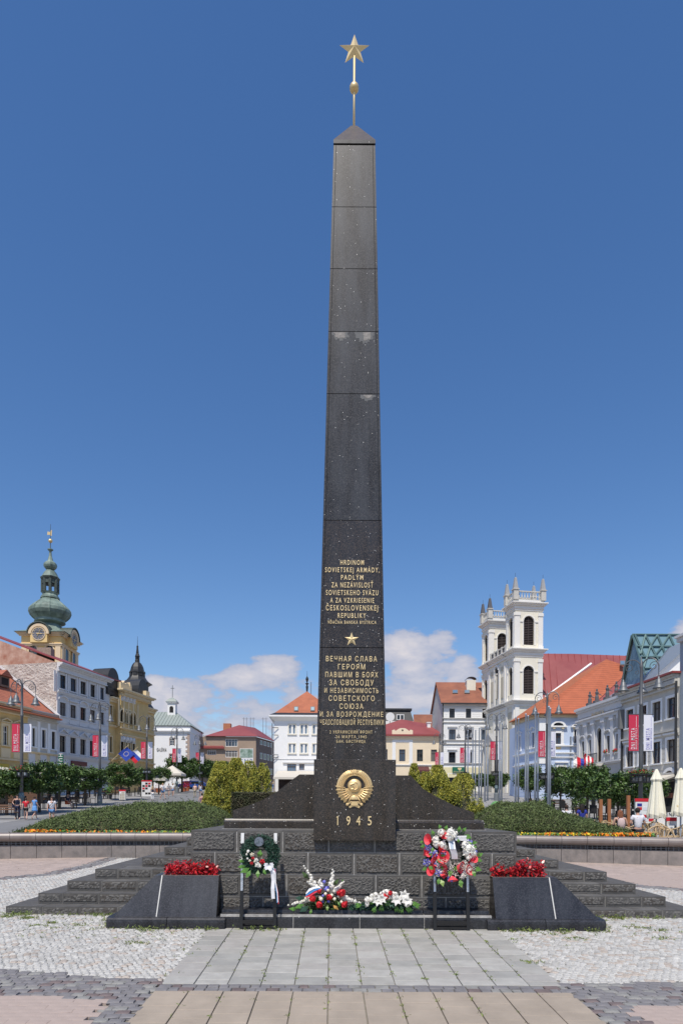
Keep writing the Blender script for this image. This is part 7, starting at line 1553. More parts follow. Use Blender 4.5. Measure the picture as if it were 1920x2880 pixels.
strip(FB_, BH, w1[0], w1[1], pz(1165), pz(1142), .05, mat('buff_panel', (.70, .52, .25), .8), 'colour_panel')
courses_(FB_, BH, .05, up - .05, z0_ + 1, pz(1240), .4, M['blue_pl'], [w2])
uLl = FBL.u(*c8(18, 1000)); lz_ = lambda y: FBL.z(*c8(195, y))
hs_ = [(FBL.u(*c8(a, 1000)), FBL.u(*c8(b, 1000)), lz_(1150), lz_(1015)) for a, b in ((202, 182), (158, 142), (76, 62))]
mb = MB(); wall_grid(FBL, mb, 0, uLl, z0_, pz(868), hs_, M['blue_pl']); mb.build('side_wall', BH)
for q in hs_: window(FBL, BH, *q, sur=M['wpaint'], sw=.2, head='arc')
for y in (1130, 1235): cornice(FBL, BH, 0, uLl, lz_(y + 60), [(.10, .22), (.10, .12)], M['wpaint'], 'string_course')
strip(FBL, BH, 0, uLl, pz(875), pz(845), .35, M['yellow2'], 'eaves_cornice')
courses_(FBL, BH, .05, uLl - .05, z0_ + 1, pz(1240), .4, M['blue_pl'])
ez = pz(846); k1 = at(*c8(862, 340), Yp + 9.5); e0, e1, e2 = FB_.P(-.7, .7, ez), FB_.P(up + .3, .7, ez), FBL.P(uLl, .7, ez); k0 = at(*c8(560, 505), Yp + 17)
roofpoly(BH, [e0, e1, at(*c8(1100, 420), Yp + 9.5), k1], M['tile']); roofpoly(BH, [e2, e0, k1, k0], mat('brown_orange_tile', (.42, .13, .05), .75, var=.15, vscale=1.2, build=bands(3.1, .3)))
mb = MB(); mb.tube(at(*c8(300, 690), 86), at(*c8(722, 380), 92), .16, n=4, m=M['wpaint']); mb.build('verge_board', BH)
skylight(BH, (e0, e1, k1), c8, 985, 363, 1030, 400)
# ---- grey town hall with attic statues, in the right-hand row
FRr = Fac((26.9, 70), (-.068, 1), -1); ra, rb2 = FRr.u(*c8(1012, 1000)), FRr.u(*c8(604, 1000)); z0_ = g(66) - 1
rzz = lambda y, x=985: FRr.z(*c8(x, y)); zTop = rzz(672, 1010)
def RW(x0, x1, y0, y1): xm = (x0 + x1) / 2; return (FRr.u(*c8(x1, y0)), FRr.u(*c8(x0, y0)), FRr.z(*c8(xm, y1)), FRr.z(*c8(xm, y0)))
wz0, wz1 = rzz(1190, 965), rzz(1025, 965)
ws_ = [RW(a, b, 1100, 1200)[:2] + (wz0, wz1) for a, b in ((955, 982), (868, 895), (706, 726), (640, 662))]; dr = RW(778, 820, 1100, 1200)[:2] + (wz0 - .9, wz1 + 1.0)
RA = house('grey_town_hall', 'warm grey Renaissance town hall with a balcony, giant pilasters and four statues along its attic', 'building', FRr, ra, rb2, z0_, zTop, 12, M['radn'], ws_ + [dr])
for q in ws_: window(FRr, RA, *q, sur=M['grey_tr'], sw=.16, head='arc')
window(FRr, RA, *dr, arch=True, wallm_=M['radn'], sur=M['grey_tr'], sw=.2, fm=M['brownf'])
cornice(FRr, RA, ra, rb2, zTop, [(.25, .5), (.2, .3), (.6, .1)], M['grey_tr']); cornice(FRr, RA, ra, rb2, rzz(800, 985), [(.15, .4), (.3, .2)], M['grey_tr'], 'string_course'); cornice(FRr, RA, ra, rb2, wz0 - .75, [(.15, .3), (.15, .15)], M['grey_tr'], 'sill_course')
edges = sorted([ra + .3, rb2 - .3] + [(ws_[0][1] + ws_[1][0]) / 2, (ws_[1][1] + dr[0]) / 2, (dr[1] + ws_[2][0]) / 2, (ws_[2][1] + ws_[3][0]) / 2])
for u in edges: mb = MB(); FRr.box(mb, u - .28, u + .28, .001, .18, wz0 - .7, rzz(880, 985), M['grey_tr']); FRr.box(mb, u - .38, u + .38, .001, .3, rzz(880, 985), rzz(845, 985), M['grey_tr']); mb.build('pilaster', RA)
p = FRr.P((dr[0] + dr[1]) / 2, .2, rzz(870, 985) + .9); put_text('RADNICA', 'frieze_lettering', p, -FRr.d, (0, 0, 1), 2.6, .45, M['goldpale'], RA, .03)
for x, y in ((693, 765), (757, 735), (853, 705), (935, 675)):
    u, zz = FRr.uz(*c8(x, y)); c = FRr.P(u, -.2, 0); mb = MB(); zz = zTop; mb.box(c.x - .3, c.x + .3, c.y - .3, c.y + .3, zz, zz + .4, M['stoned']); mb.lathe((c.x, c.y, 0), [(.2, zz + .4), (.2, zz + .8), (.13, zz + 1.0), (.2, zz + 1.25), (.07, zz + 1.38), (.1, zz + 1.46), (.09, zz + 1.58), (.02, zz + 1.64)], 8, M['stoned']); mb.tube((c.x, c.y, zz + 1.2), (c.x + .4, c.y - .2, zz + 1.35 - .4 * (x % 2)), .06, .04, 5, M['stoned']); mb.build('attic_statue', RA)
mb = MB(); a, b = dr[0] - .9, dr[1] + .9; zq_ = wz0 - .95; FRr.box(mb, a, b, 0, 1.0, zq_ - .25, zq_, M['linen'])
for u in (a + .5, b - .5): FRr.box(mb, u - .15, u + .15, .1, .8, zq_ - .8, zq_ - .25, M['linen'])
mb.build('balcony_slab', RA); mb = MB()
for k in range(13): c = FRr.P(a + (b - a) * k / 12, .95, 0); mb.tube((c.x, c.y, zq_), (c.x, c.y, zq_ + 1.0), .03, n=4, m=M['blackm'])
mb.path([FRr.P(a, .95, zq_ + 1), FRr.P(b, .95, zq_ + 1)], .04, 4, M['blackm']); mb.build('balcony_railing', RA)
mb = MB(); FRr.box(mb, ra - .3, ra + .1, .0, .45, zTop - 3.2, zTop - 1.4, M['grille']); FRr.box(mb, ra - .15, ra, .05, .2, z0_, zTop - 3.2, M['slate']); mb.build('downpipe', RA)
mb = MB(); P0 = FRr.P(ra - .2, -.8, zTop - .2); roofpoly(RA, [FRr.P(ra, -.6, zTop - .3), FRr.P(rb2, -.6, zTop - .3), FRr.P(rb2, -7, zTop + 4.0), FRr.P(ra, -7, zTop + 4.0)], M['zinc'])
for x, y in ((870, 1185), (960, 1180)):
    u, zz = FRr.uz(*c8(x, y)); mb = MB(); c = FRr.P(u, .2, zz); [mb.ball(c + Vector((R.uniform(-.1, .1), R.uniform(-.4, .4), R.uniform(-.1, .15))), .08, M['redleaf' if k % 3 else 'leafa'], 5, 3) for k in range(14)]; mb.build('window_flowers', RA)
# flags at the balcony
FLG = []
def flag(px, py, Y, cols_, label, w=1.3, h=1.5):
    p = at(*c8(px, py), Y); rt = empty('flag', tuple(p)); tag(rt, label, 'flag')
    mb = MB(); mb.tube(p + Vector((w * .9, .5, .1)), p + Vector((-.2, -.3, .55)), .03, n=5, m=M['wpaint2']); mb.build('flagstaff', rt)
    n = len(cols_)
    for k, cm_ in enumerate(cols_):
        mb = MB()
        for i in range(6):
            t0, t1 = i / 6, (i + 1) / 6; x0, x1 = w * k / n, w * (k + 1) / n; f_ = lambda t, x: p + Vector((x - .15 * t * sin(3 * t + x), .12 * sin(7 * t + 3 * x), .45 * (1 - x / w) - h * t * (1 - .1 * x)))
            mb.poly([f_(t0, x0), f_(t1, x0), f_(t1, x1), f_(t0, x1)], cm_)
        mb.build('cloth_stripe', rt)
    return rt
flag(565, 1262, 63, [M['whitec'], M['redc'], M['flagb']], 'white, red and blue striped flag hanging from the grey town hall balcony', w=1.0, h=1.5)
flag(663, 1248, 60, [M['redc'], M['whitec'], M['redc'], M['whitec'], M['redc']], 'red and white striped city flag on the grey town hall balcony', w=.8, h=1.3)
# ---- linen-coloured house nearest on the right, with glass gable roof and its neighbour
FR2 = FRr; uR = FRr.u(*c8(1532, 1000)); zT2 = FRr.z(*c8(1540, 470)); wa, wb = FRr.z(*c8(1463, 880)), FRr.z(*c8(1463, 692)); wc, wd = FRr.z(*c8(1463, 1282)), FRr.z(*c8(1463, 1075))
cs_ = [(FRr.u(*c8(b, 900)), FRr.u(*c8(a, 900))) for a, b in ((1442, 1484), (1270, 1305), (1155, 1180), (1063, 1097))]
cu = [sum(c) / 2 for c in cs_]; wid = 1.25; cu = [cu[0] + (cu[3] - cu[0]) * k / 3 for k in range(4)]; z0_ = g(55) - 1
H = [(c - wid / 2, c + wid / 2, wa, wb) for c in cu] + [(c - wid / 2, c + wid / 2, wc, wd) for c in cu]
archw = (FRr.u(*c8(1505, 1420)), FRr.u(*c8(1397, 1420)))
LH = house('linen_house', 'pale linen-coloured three-storey house on the right with dark windows, under a glass gabled roof', 'house', FRr, uR, ra - .02, z0_, zT2, 12, M['linen'], H)
for q in H[:4]: window(FRr, LH, *q, sur=M['wpaint'], sw=.22)
for q in H[4:]: window(FRr, LH, *q, sur=M['wpaint'], sw=.22, head='flat')
cornice(FRr, LH, uR, ra, zT2, [(.15, .6), (.2, .45), (.55, .18), (.12, .28)], M['linen'])
mb = MB()
for k in range(46): u = uR + (ra - uR) * (k + .5) / 46; FRr.box(mb, u - .09, u + .09, .18, .42, zT2 - .75, zT2 - .4, M['linen'])
tag(mb.build('cornice_dentils', LH), kind='stuff')
for zz in ((wd + wa) / 2 - .1, wc - .9): cornice(FRr, LH, uR, ra, zz, [(.14, .3), (.2, .16), (.2, .08)], M['linen'], 'string_course')
courses_(FRr, LH, uR + .1, ra - .1, wc - .6, (wd + wa) / 2 - .9, .45, M['linen'], H[4:])
uc = sum(archw) / 2; mb = MB(); A = arch_pts(FRr, uc, abs(archw[1] - archw[0]), FRr.z(*c8(1450, 1455)), .03, 12); mb.prism(A, FRr.n * .02, M['glass']); B_ = arch_pts(FRr, uc, abs(archw[1] - archw[0]) + .5, FRr.z(*c8(1450, 1455)), .03, 12)
for i in range(12): mb.prism([A[i], B_[i], B_[i + 1], A[i + 1]], FRr.n * .12, M['wpaint'])
mb.build('arched_fanlight', LH)
mb = MB(); za = FRr.z(*c8(1450, 1460)); FRr.box(mb, uR, uc + 2, .02, .1, z0_, za - .05, M['dark']); mb.build('shop_front', LH)
mb = MB(); zaw = FRr.z(*c8(1440, 1470)); a = FRr.P(uc + 1.8, 2.4, zaw - .2); mb.prism([FRr.P(uc + 2, 0, zaw + .7), FRr.P(uc + 2, 0, zaw + .55), FRr.P(uc + 2, 2.4, zaw - .35), FRr.P(uc + 2, 2.4, zaw - .1)], -FRr.d * (uc + 2 - uR), M['awn']); mb.build('shop_awning', LH)
mb = MB(); FRr.box(mb, uR, uc + 1.5, .1, .2, zaw - 1.3, zaw - .9, mat('brown_red_fascia', (.16, .05, .03), .6)); mb.build('fascia', LH)
# red eaves, metal verge, white gable and the glazed roof behind
ez2 = zT2 + .02; mb = MB(); FRr.box(mb, uR - .2, ra, -1.2, .75, ez2, ez2 + .16, M['rmetal2']); mb.build('eaves', LH)
mb = MB(); mb.tube(FRr.P(uR, .3, zT2 - .6), FRr.P(uR, .3, z0_), .10, n=6, m=M['slate']); mb.build('downpipe', LH)
Y2 = 58; 
mb = MB(); q = [at(*c8(1205, 585), 60.5), at(*c8(1565, 255), 60.5), at(*c8(1600, 480), 60.5)]; q = [at(*c8(1200, 592), 61), at(*c8(1570, 250), 61), at(*c8(1620, 250), 61), at(*c8(1620, 470), 61)]; mb.prism(q, (0, 4, 0), M['wpaint']); mb.build('white_gable', LH)
mb = MB(); q = [at(*c8(1180, 592), 60.6), at(*c8(1245, 555), 60.6), at(*c8(1568, 262), 60.6), at(*c8(1620, 215), 60.6), at(*c8(1620, 150), 60.6), at(*c8(1540, 190), 60.6), at(*c8(1445, 232), 60.6)]; mb.prism(q, (0, .5, 0), M['zinc']); mb.build('metal_verge', LH)
GP = [at(*c8(1095, 120), 64), at(*c8(1640, 121), 64), at(*c8(1445, 232), 61.2), at(*c8(1212, 488), 61.2)]
GP[1] = GP[0] + Vector((30 , 0, 0)) * 1.0; GP[1].z = at(*c8(1640, 121), 64).z; GP[1].x = at(*c8(1640, 121), 64).x; T3 = (GP[0], GP[1], GP[3]); GP[2] = on_roof(*T3, *c8(1470, 222))[0]; G2 = on_roof(*T3, *c8(1640, 160))[0]
mb = MB(); mb.poly([GP[0], GP[3], GP[2], G2, GP[1]], M['glassr']); mb.build('glazed_roof', LH)
mb = MB(); lft = [at(*c8(1095, 120), 64), at(*c8(1210, 488), 61.2), at(*c8(1190, 560), 61.0), at(*c8(1000, 580), 66)]; mb.poly(lft[::-1], M['mirror']); mb.build('mirror_gable', LH)
mb = MB(); gf = mat('teal_steel_frame', (.12, .20, .19), .4, .3)
def bar(p, q, Y0=63.9, Y1=63.9, r_=.09): (mb.tube(on_roof(*T3, *c8(*p))[0] + Vector((0, -.12, .05)), on_roof(*T3, *c8(*q))[0] + Vector((0, -.12, .05)), r_, n=5, m=gf) if Y0 != 63.8 else mb.tube(at(*c8(*p), 63.8), at(*c8(*q), 65.8), r_, n=5, m=gf))
def gp(x, y): t = (y - 120) / (488 - 120); return 63.9 - 2.7 * t
for p, q in (((1095, 120), (1640, 122)), ((1095, 120), (1212, 488)), ((1140, 228), (1450, 228)), ((1178, 325), (1380, 325)), ((1205, 430), (1270, 430)), ((1215, 122), (1330, 345)), ((1325, 122), (1395, 290)), ((1435, 122), (1475, 215)), ((1215, 122), (1170, 300)), ((1325, 122), (1260, 228)), ((1260, 228), (1200, 420)), ((1435, 122), (1370, 228)), ((1370, 228), (1290, 325)), ((1120, 122), (1210, 325))): bar(p, q, gp(*p), gp(*q))
mb.build('steel_glazing_bars', LH)
mb = MB(); bar((1095, 120), (1000, 580), 63.8, 65.8, .12); mb.build('gable_edge_bar', LH)
# narrow blue-grey neighbour at the picture's right edge
NB = house('blue_grey_house', 'blue-grey house front cut off by the right edge of the photo', 'house', FRr, uR - 16, uR - .02, g(45) - 1, FRr.z(*c8(1545, 130)), 10, mat('blue_grey_plaster', (.33, .38, .43), .85, var=.05), [])
cornice(FRr, NB, uR - 16, uR - .02, FRr.z(*c8(1545, 130)), [(.2, .5), (.3, .3)], M['grey_tr'], endo=0)
for k in range(5):
    for za, zb in ((wa, wb), (wc, wd)):
        u = uR - 1.9 - 3 * k; mb = MB(); FRr.box(mb, u - .75, u + .75, .01, .1, za - .1, zb + .2, M['wpaint']); w0 = mb.build('window', NB); mb = MB(); FRr.box(mb, u - .55, u + .55, .1, .12, za, zb, M['glass']); mb.build('pane', w0)
# distant wooded hill far behind the street, mostly hidden
mb = MB(); n = 40; pts = [(-420 + 840 * i / n, 620, 9 + 6 * noise.noise(Vector((i * .35, 2, 1))) + (4 if i < 16 else 0)) for i in range(n + 1)]
for a, b in zip(pts, pts[1:]): mb.poly([(a[0], 560, 0), (b[0], 560, 0), b, a], mat('far_wood', (.05, .08, .05), .95, var=.3, vscale=.05))
tag(mb.build('hill'), 'low wooded hill beyond the town', kind='structure')
# ------------------------------------------------------------------ garden: juniper beds, hedge, thujas, marigolds
rs = np.random.RandomState(17)
def bed(prof, name, label, seed_, n=40000):
    pts = [at(x, y, 24.0) for x, y in prof]; X = np.array([p.x for p in pts]); Z = np.array([p.z for p in pts])
    x0, x1 = X[0] - .1, X[-1] + .1; base = -.88
    def H(x, y):
        zr = np.interp(x, X, Z, base, base); t = np.clip(1 - np.abs((y - 24.0) / 3.15) ** 2.2, 0, 1) ** .55; nn = np.array([noise.noise(Vector((a * 1.1, b * 1.1, seed_))) * .15 + noise.noise(Vector((a * 3, b * 3, seed_))) * .08 for a, b in zip(np.atleast_1d(x), np.atleast_1d(y))])
        return base + (np.maximum(zr, base) - base) * t + nn * t
    mb = MB(); gx = np.linspace(x0, x1, 36); gy = np.linspace(20.9, 27.1, 18); V = []
    for y in gy: V += [(x, y, z - .10) for x, z in zip(gx, H(gx, np.full(36, y)))]
    mb.add(V, [(j * 36 + i, j * 36 + i + 1, (j + 1) * 36 + i + 1, (j + 1) * 36 + i) for j in range(17) for i in range(35)], M['hedge'])
    rt = empty(name, (float((x0 + x1) / 2), 24, -1.0)); tag(rt, label, 'shrub'); mb.build('inner_branches', rt, smooth=True)
    x = rs.uniform(x0, x1, n); y = 20.95 + 6.1 * rs.rand(n) ** 1.5; z = H(x, y) + rs.normal(size=n) * .035 + .02
    sprig = rs.rand(n) < .012; z = z + sprig * rs.rand(n) * .22
    tag(leaves('sprigs', np.stack([x, y, z], 1), .042, M['juni'], rt, WO[rt.name], rs=rs, bias=(0, -.5, .6), asp=.36, D=rdir(rs, n, (0, -.3, .8))), kind='stuff')
bed([(148, 2345), (153, 2325), (190, 2304), (239, 2290), (306, 2278), (389, 2267), (480, 2260), (543, 2262), (579, 2269), (623, 2288), (631, 2301), (640, 2345)], 'juniper_bed', 'spreading dark green juniper bed behind the wall, left of the memorial', 3)
bed([(1335, 2345), (1345, 2302), (1369, 2282), (1397, 2271), (1440, 2261), (1490, 2260), (1520, 2272), (1550, 2286), (1600, 2304), (1660, 2322), (1700, 2336), (1722, 2345)], 'juniper_bed', 'spreading dark green juniper bed behind the wall, right of the memorial beside the cafe', 9)
mb = MB()
for xa, xb in ((-10.2, 9.9),):
    n = 24
    for i in range(n):
        a, b = xa + (xb - xa) * i / n, xa + (xb - xa) * (i + 1) / n; mb.poly([(a, wy(a) + .3, -.86), (b, wy(b) + .3, -.86), (b, 27.6, -.95), (a, 27.6, -.95)], M['soil'])
mb.box(-10.2, -10.1, 20.4, 27.6, -1.6, -.87, M['wallm']); mb.box(-10.2, 9.9, 27.6, 27.7, -1.5, -.9, M['wallm']); mb.box(9.9, 10.0, 19.6, 27.6, -1.6, -.87, M['wallm'])
tag(mb.build('flower_bed'), 'raised soil bed behind the curved wall', kind='structure')
def strip_fl(name, label, segs, m, size):
    C = []
    for x0, x1, n in segs:
        for _ in range(n):
            px = rs.uniform(x0, x1); Y = 20.75 + rs.rand() * .45; X = ray(px, 2345)[0] * Y; C.append((X, max(Y, wy(X) + .4), -.80 + rs.rand() * .08))
    C = np.array(C); return tag(leaves(name, C, size, m, off=tuple(C.mean(0)), rs=rs, bias=(0, -1.2, .8), asp=.9), label, 'flowers', kind='stuff')
strip_fl('orange_marigolds', 'orange marigolds edging the beds behind the wall coping', [(72, 160, 330), (160, 420, 100), (1530, 1700, 130), (1690, 1830, 480)], M['orange'], .046)
strip_fl('yellow_marigolds', 'yellow marigolds edging the beds behind the wall coping', [(72, 160, 60), (400, 560, 60), (1455, 1560, 80), (1560, 1800, 150)], M['yellowf'], .040)
strip_fl('marigold_leaves', 'green leaves of the marigold edging', [(70, 640, 900), (1340, 1840, 1600)], M['leafg'], .03)
def conifer(px, pyt, Y, wpx, label, group, gf=.2, n=8000):
    t = at(px, pyt, Y); w = wpx * 1.3 / F * Y; n = int(n * 2.3); zb = -1.0 if Y < 27.6 else g(Y); h = t.z - zb; cx = t.x
    rt = empty('golden_thuja', (cx, Y, zb)); tag(rt, label, 'conifer', group)
    mb = MB(); mb.tube((cx, Y, zb), (cx, Y, t.z - .5), .06, .02, 6, M['bark']); mb.lathe((cx, Y, 0), [(w * .3, zb), (w * .33, zb + h * .3), (w * .22, zb + h * .6), (w * .06, zb + h * .8), (.02, t.z - .1)], 9, M['hedge']); mb.build('trunk', rt)
    # flame-shaped clumps of sprays around the axis
    nc = 70; ct_ = rs.rand(nc) ** .8; ca = rs.rand(nc) * 2 * pi; R_ = lambda q: (w / 2) * np.where(q < .3, .86 + .14 * np.sin(q / .3 * pi / 2), np.clip(1 - ((q - .3) / .74) ** 1.7, 0, 1) ** .60 )
    k = rs.randint(nc, size=n); rr_ = R_(ct_[k]) * (.80 + .22 * rs.rand(nc))[k]
    C = np.stack([cx + rr_ * np.cos(ca[k]), Y + rr_ * np.sin(ca[k]), zb + h * ct_[k]], 1) + rs.normal(size=(n, 3)) * np.array([.075, .075, .15]) * (w / 1.2) ** .5
    C[:, 2] = np.minimum(C[:, 2], t.z + rs.rand(n) * .08); q = (C[:, 2] - zb) / h; d_ = np.sqrt(((C[:, 0] - cx) ** 2 + (C[:, 1] - Y) ** 2))
    lim = R_(np.clip(q, 0, 1)) * 1.1 + .03; f_ = np.minimum(1, lim / (d_ + 1e-6)); C[:, 0] = cx + (C[:, 0] - cx) * f_; C[:, 1] = Y + (C[:, 1] - Y) * f_
    mi = (rs.rand(n) < gf + .35 * (1 - q)).astype(int)
    out = np.stack([C[:, 0] - cx, C[:, 1] - Y, np.full(n, w * .7)], 1); out /= np.linalg.norm(out, axis=1)[:, None]
    tag(leaves('foliage', C, .045, [M['thuja'], M['thujag']], rt, WO[rt.name], rs=rs, bias=(0, -.3, .4), asp=.34, midx=mi, D=out + rs.normal(size=(n, 3)) * .45), kind='stuff')
gl = 'golden thujas left of the memorial'; gr_ = 'golden thujas right of the memorial'
conifer(620, 2146, 28.0, 66, 'golden thuja second from the left in the clump beside the street', gl, n=11000)
conifer(664, 2137, 28.6, 66, 'tallest golden thuja in the middle of the left clump', gl, n=11000)
conifer(702, 2145, 28.2, 58, 'golden thuja right of the tallest one, behind the dark hedge', gl, n=9000)
conifer(741, 2151, 28.9, 44, 'slim golden thuja at the right end of the left clump', gl, n=7000)
conifer(598, 2196, 27.9, 46, 'low golden thuja at the left foot of the left clump', gl, n=6000)
conifer(1164, 2152, 28.3, 36, 'slim golden thuja nearest the obelisk on the right side', gr_, n=5000)
conifer(1197, 2175, 28.6, 44, 'short golden thuja between the slim one and the broad one, right side', gr_, n=6000)
conifer(1228, 2158, 28.2, 72, 'broad golden thuja in the middle of the right-hand three', gr_, n=12000)
conifer(1302, 2181, 27.9, 84, 'broad rounded golden thuja furthest right, beside the flagpoles', gr_, n=13000)
a, b = at(650, 2229, 25.5), at(780, 2229, 25.5); n = 14000; hz = empty('clipped_hedge', ((a.x + b.x) / 2, 26, -1)); tag(hz, 'dark clipped box hedge in front of the left thujas', 'hedge')
x = rs.uniform(a.x, b.x, n); y = 25.5 + 1.0 * rs.rand(n) ** 2; top = rs.rand(n) < .3; z = np.where(top, a.z - .02, -1 + (a.z + 1) * rs.rand(n)) + rs.normal(size=n) * .02; y = np.where(top, 25.5 + 1.0 * rs.rand(n), 25.5 + rs.rand(n) * .06)
tag(leaves('foliage', np.stack([x, y, z], 1), .028, M['hedge'], hz, WO[hz.name], rs=rs, bias=(0, -.6, .5), asp=.7), kind='stuff'); mb = MB(); mb.box(a.x + .03, b.x - .03, 25.56, 26.5, -1, a.z - .05, M['soil']); mb.build('inner_branches', hz)

# ------------------------------------------------------------------ clipped street trees
def street_tree(seed_, nl=9500):
    r_ = np.random.RandomState(seed_); rt = empty('clipped_tree'); mb = MB(); mb.path([(0, 0, -.3), (.02, 0, .6), (-.02, .03, 1.3), (.02, 0, 1.9)], .09, 8, M['bark'], rr=[.11, .09, .08, .07]); 
    mb.build('trunk', rt); mb = MB()
    for k in range(9): a = k * 2.4; mb.path([(0, 0, 1.45 + .04 * k), (.5 * cos(a), .5 * sin(a), 1.9 + .06 * k), (1.05 * cos(a + .2), 1.05 * sin(a + .2), 2.2 + .1 * k)], .03, 5, M['bark'], rr=[.05, .03, .012])
    mb.build('limbs', rt)
    nc = 95; cc = r_.normal(size=(nc, 3)); cc /= np.linalg.norm(cc, axis=1)[:, None]; sg = np.sign(cc); cc = sg * np.abs(cc) ** .75; rad = (.62 + .42 * r_.rand(nc))[:, None]; cc = cc * rad * np.array([1.38, 1.38, .98]) + np.array([0, 0, 2.45])
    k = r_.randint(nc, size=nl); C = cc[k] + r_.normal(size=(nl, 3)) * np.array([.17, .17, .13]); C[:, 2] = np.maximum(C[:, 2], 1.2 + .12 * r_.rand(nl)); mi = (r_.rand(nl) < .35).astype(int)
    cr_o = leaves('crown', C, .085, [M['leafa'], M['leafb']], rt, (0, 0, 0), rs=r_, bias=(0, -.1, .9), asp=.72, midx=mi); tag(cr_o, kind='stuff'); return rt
protos = [street_tree(s_) for s_ in (2, 5, 8)]; used = [0, 0, 0]
def put_tree(i, px, Y, wpx, pyt, label, group):
    k = i % 3; o = protos[k] if not used[k] else copy_tree(protos[k]); used[k] = 1
    x = ray(px, 2200)[0] * Y; z = g(Y); top = ray(px, pyt)[1] * Y; s_ = wpx / F * Y / 3.0; o.location = (x, Y, z); o.scale = (s_, s_, (top - z) / 3.5); o.rotation_euler = (0, 0, i * 1.7); tag(o, label, 'tree', group)
lt, rt_ = 'clipped trees along the left side of the square', 'clipped trees along the right side of the square'
for i, (px, Y, w, t, lb) in enumerate([(20, 43.5, 130, 2160, 'clipped tree cut by the left edge, above the group of women'), (112, 46.5, 132, 2144, 'large clipped tree right of the first lamp post, beyond the women'), (168, 51, 110, 2150, 'clipped tree over the reclining person on the bench'), (240, 56, 122, 2158, 'clipped tree just left of the second lamp post'), (342, 64, 96, 2148, 'clipped tree between the second and third lamp posts'),
    (398, 73, 66, 2160, 'smaller clipped tree at the third lamp post'), (447, 80, 62, 2158, 'clipped tree right of the third lamp post, before the white gallery'), (512, 92, 92, 2130, 'tall clipped tree in front of the white gallery corner'), (570, 108, 80, 2136, 'far clipped tree in front of the brown office block'), (618, 118, 66, 2142, 'furthest clipped tree behind the golden thujas')]): put_tree(i, px, Y, w, t, lb, lt)
for i, (px, Y, w, t, lb) in enumerate([(1738, 37, 136, 2172, 'nearest clipped tree on the right, left of the closed parasols'), (1650, 42, 118, 2154, 'clipped tree behind the woman in navy on the right side'), (1575, 50, 92, 2156, 'clipped tree between the flagpoles and the pale blue house'), (1490, 58, 78, 2156, 'clipped tree seen through the flagpoles by the church'), (1822, 41, 90, 2180, 'clipped tree behind the closed parasols'), (1398, 72, 60, 2172, 'clipped tree at the church porch behind the flagpoles'), (1345, 86, 60, 2176, 'far clipped tree in front of the four-storey house')]): put_tree(i + 1, px, Y, w, t, lb, rt_)

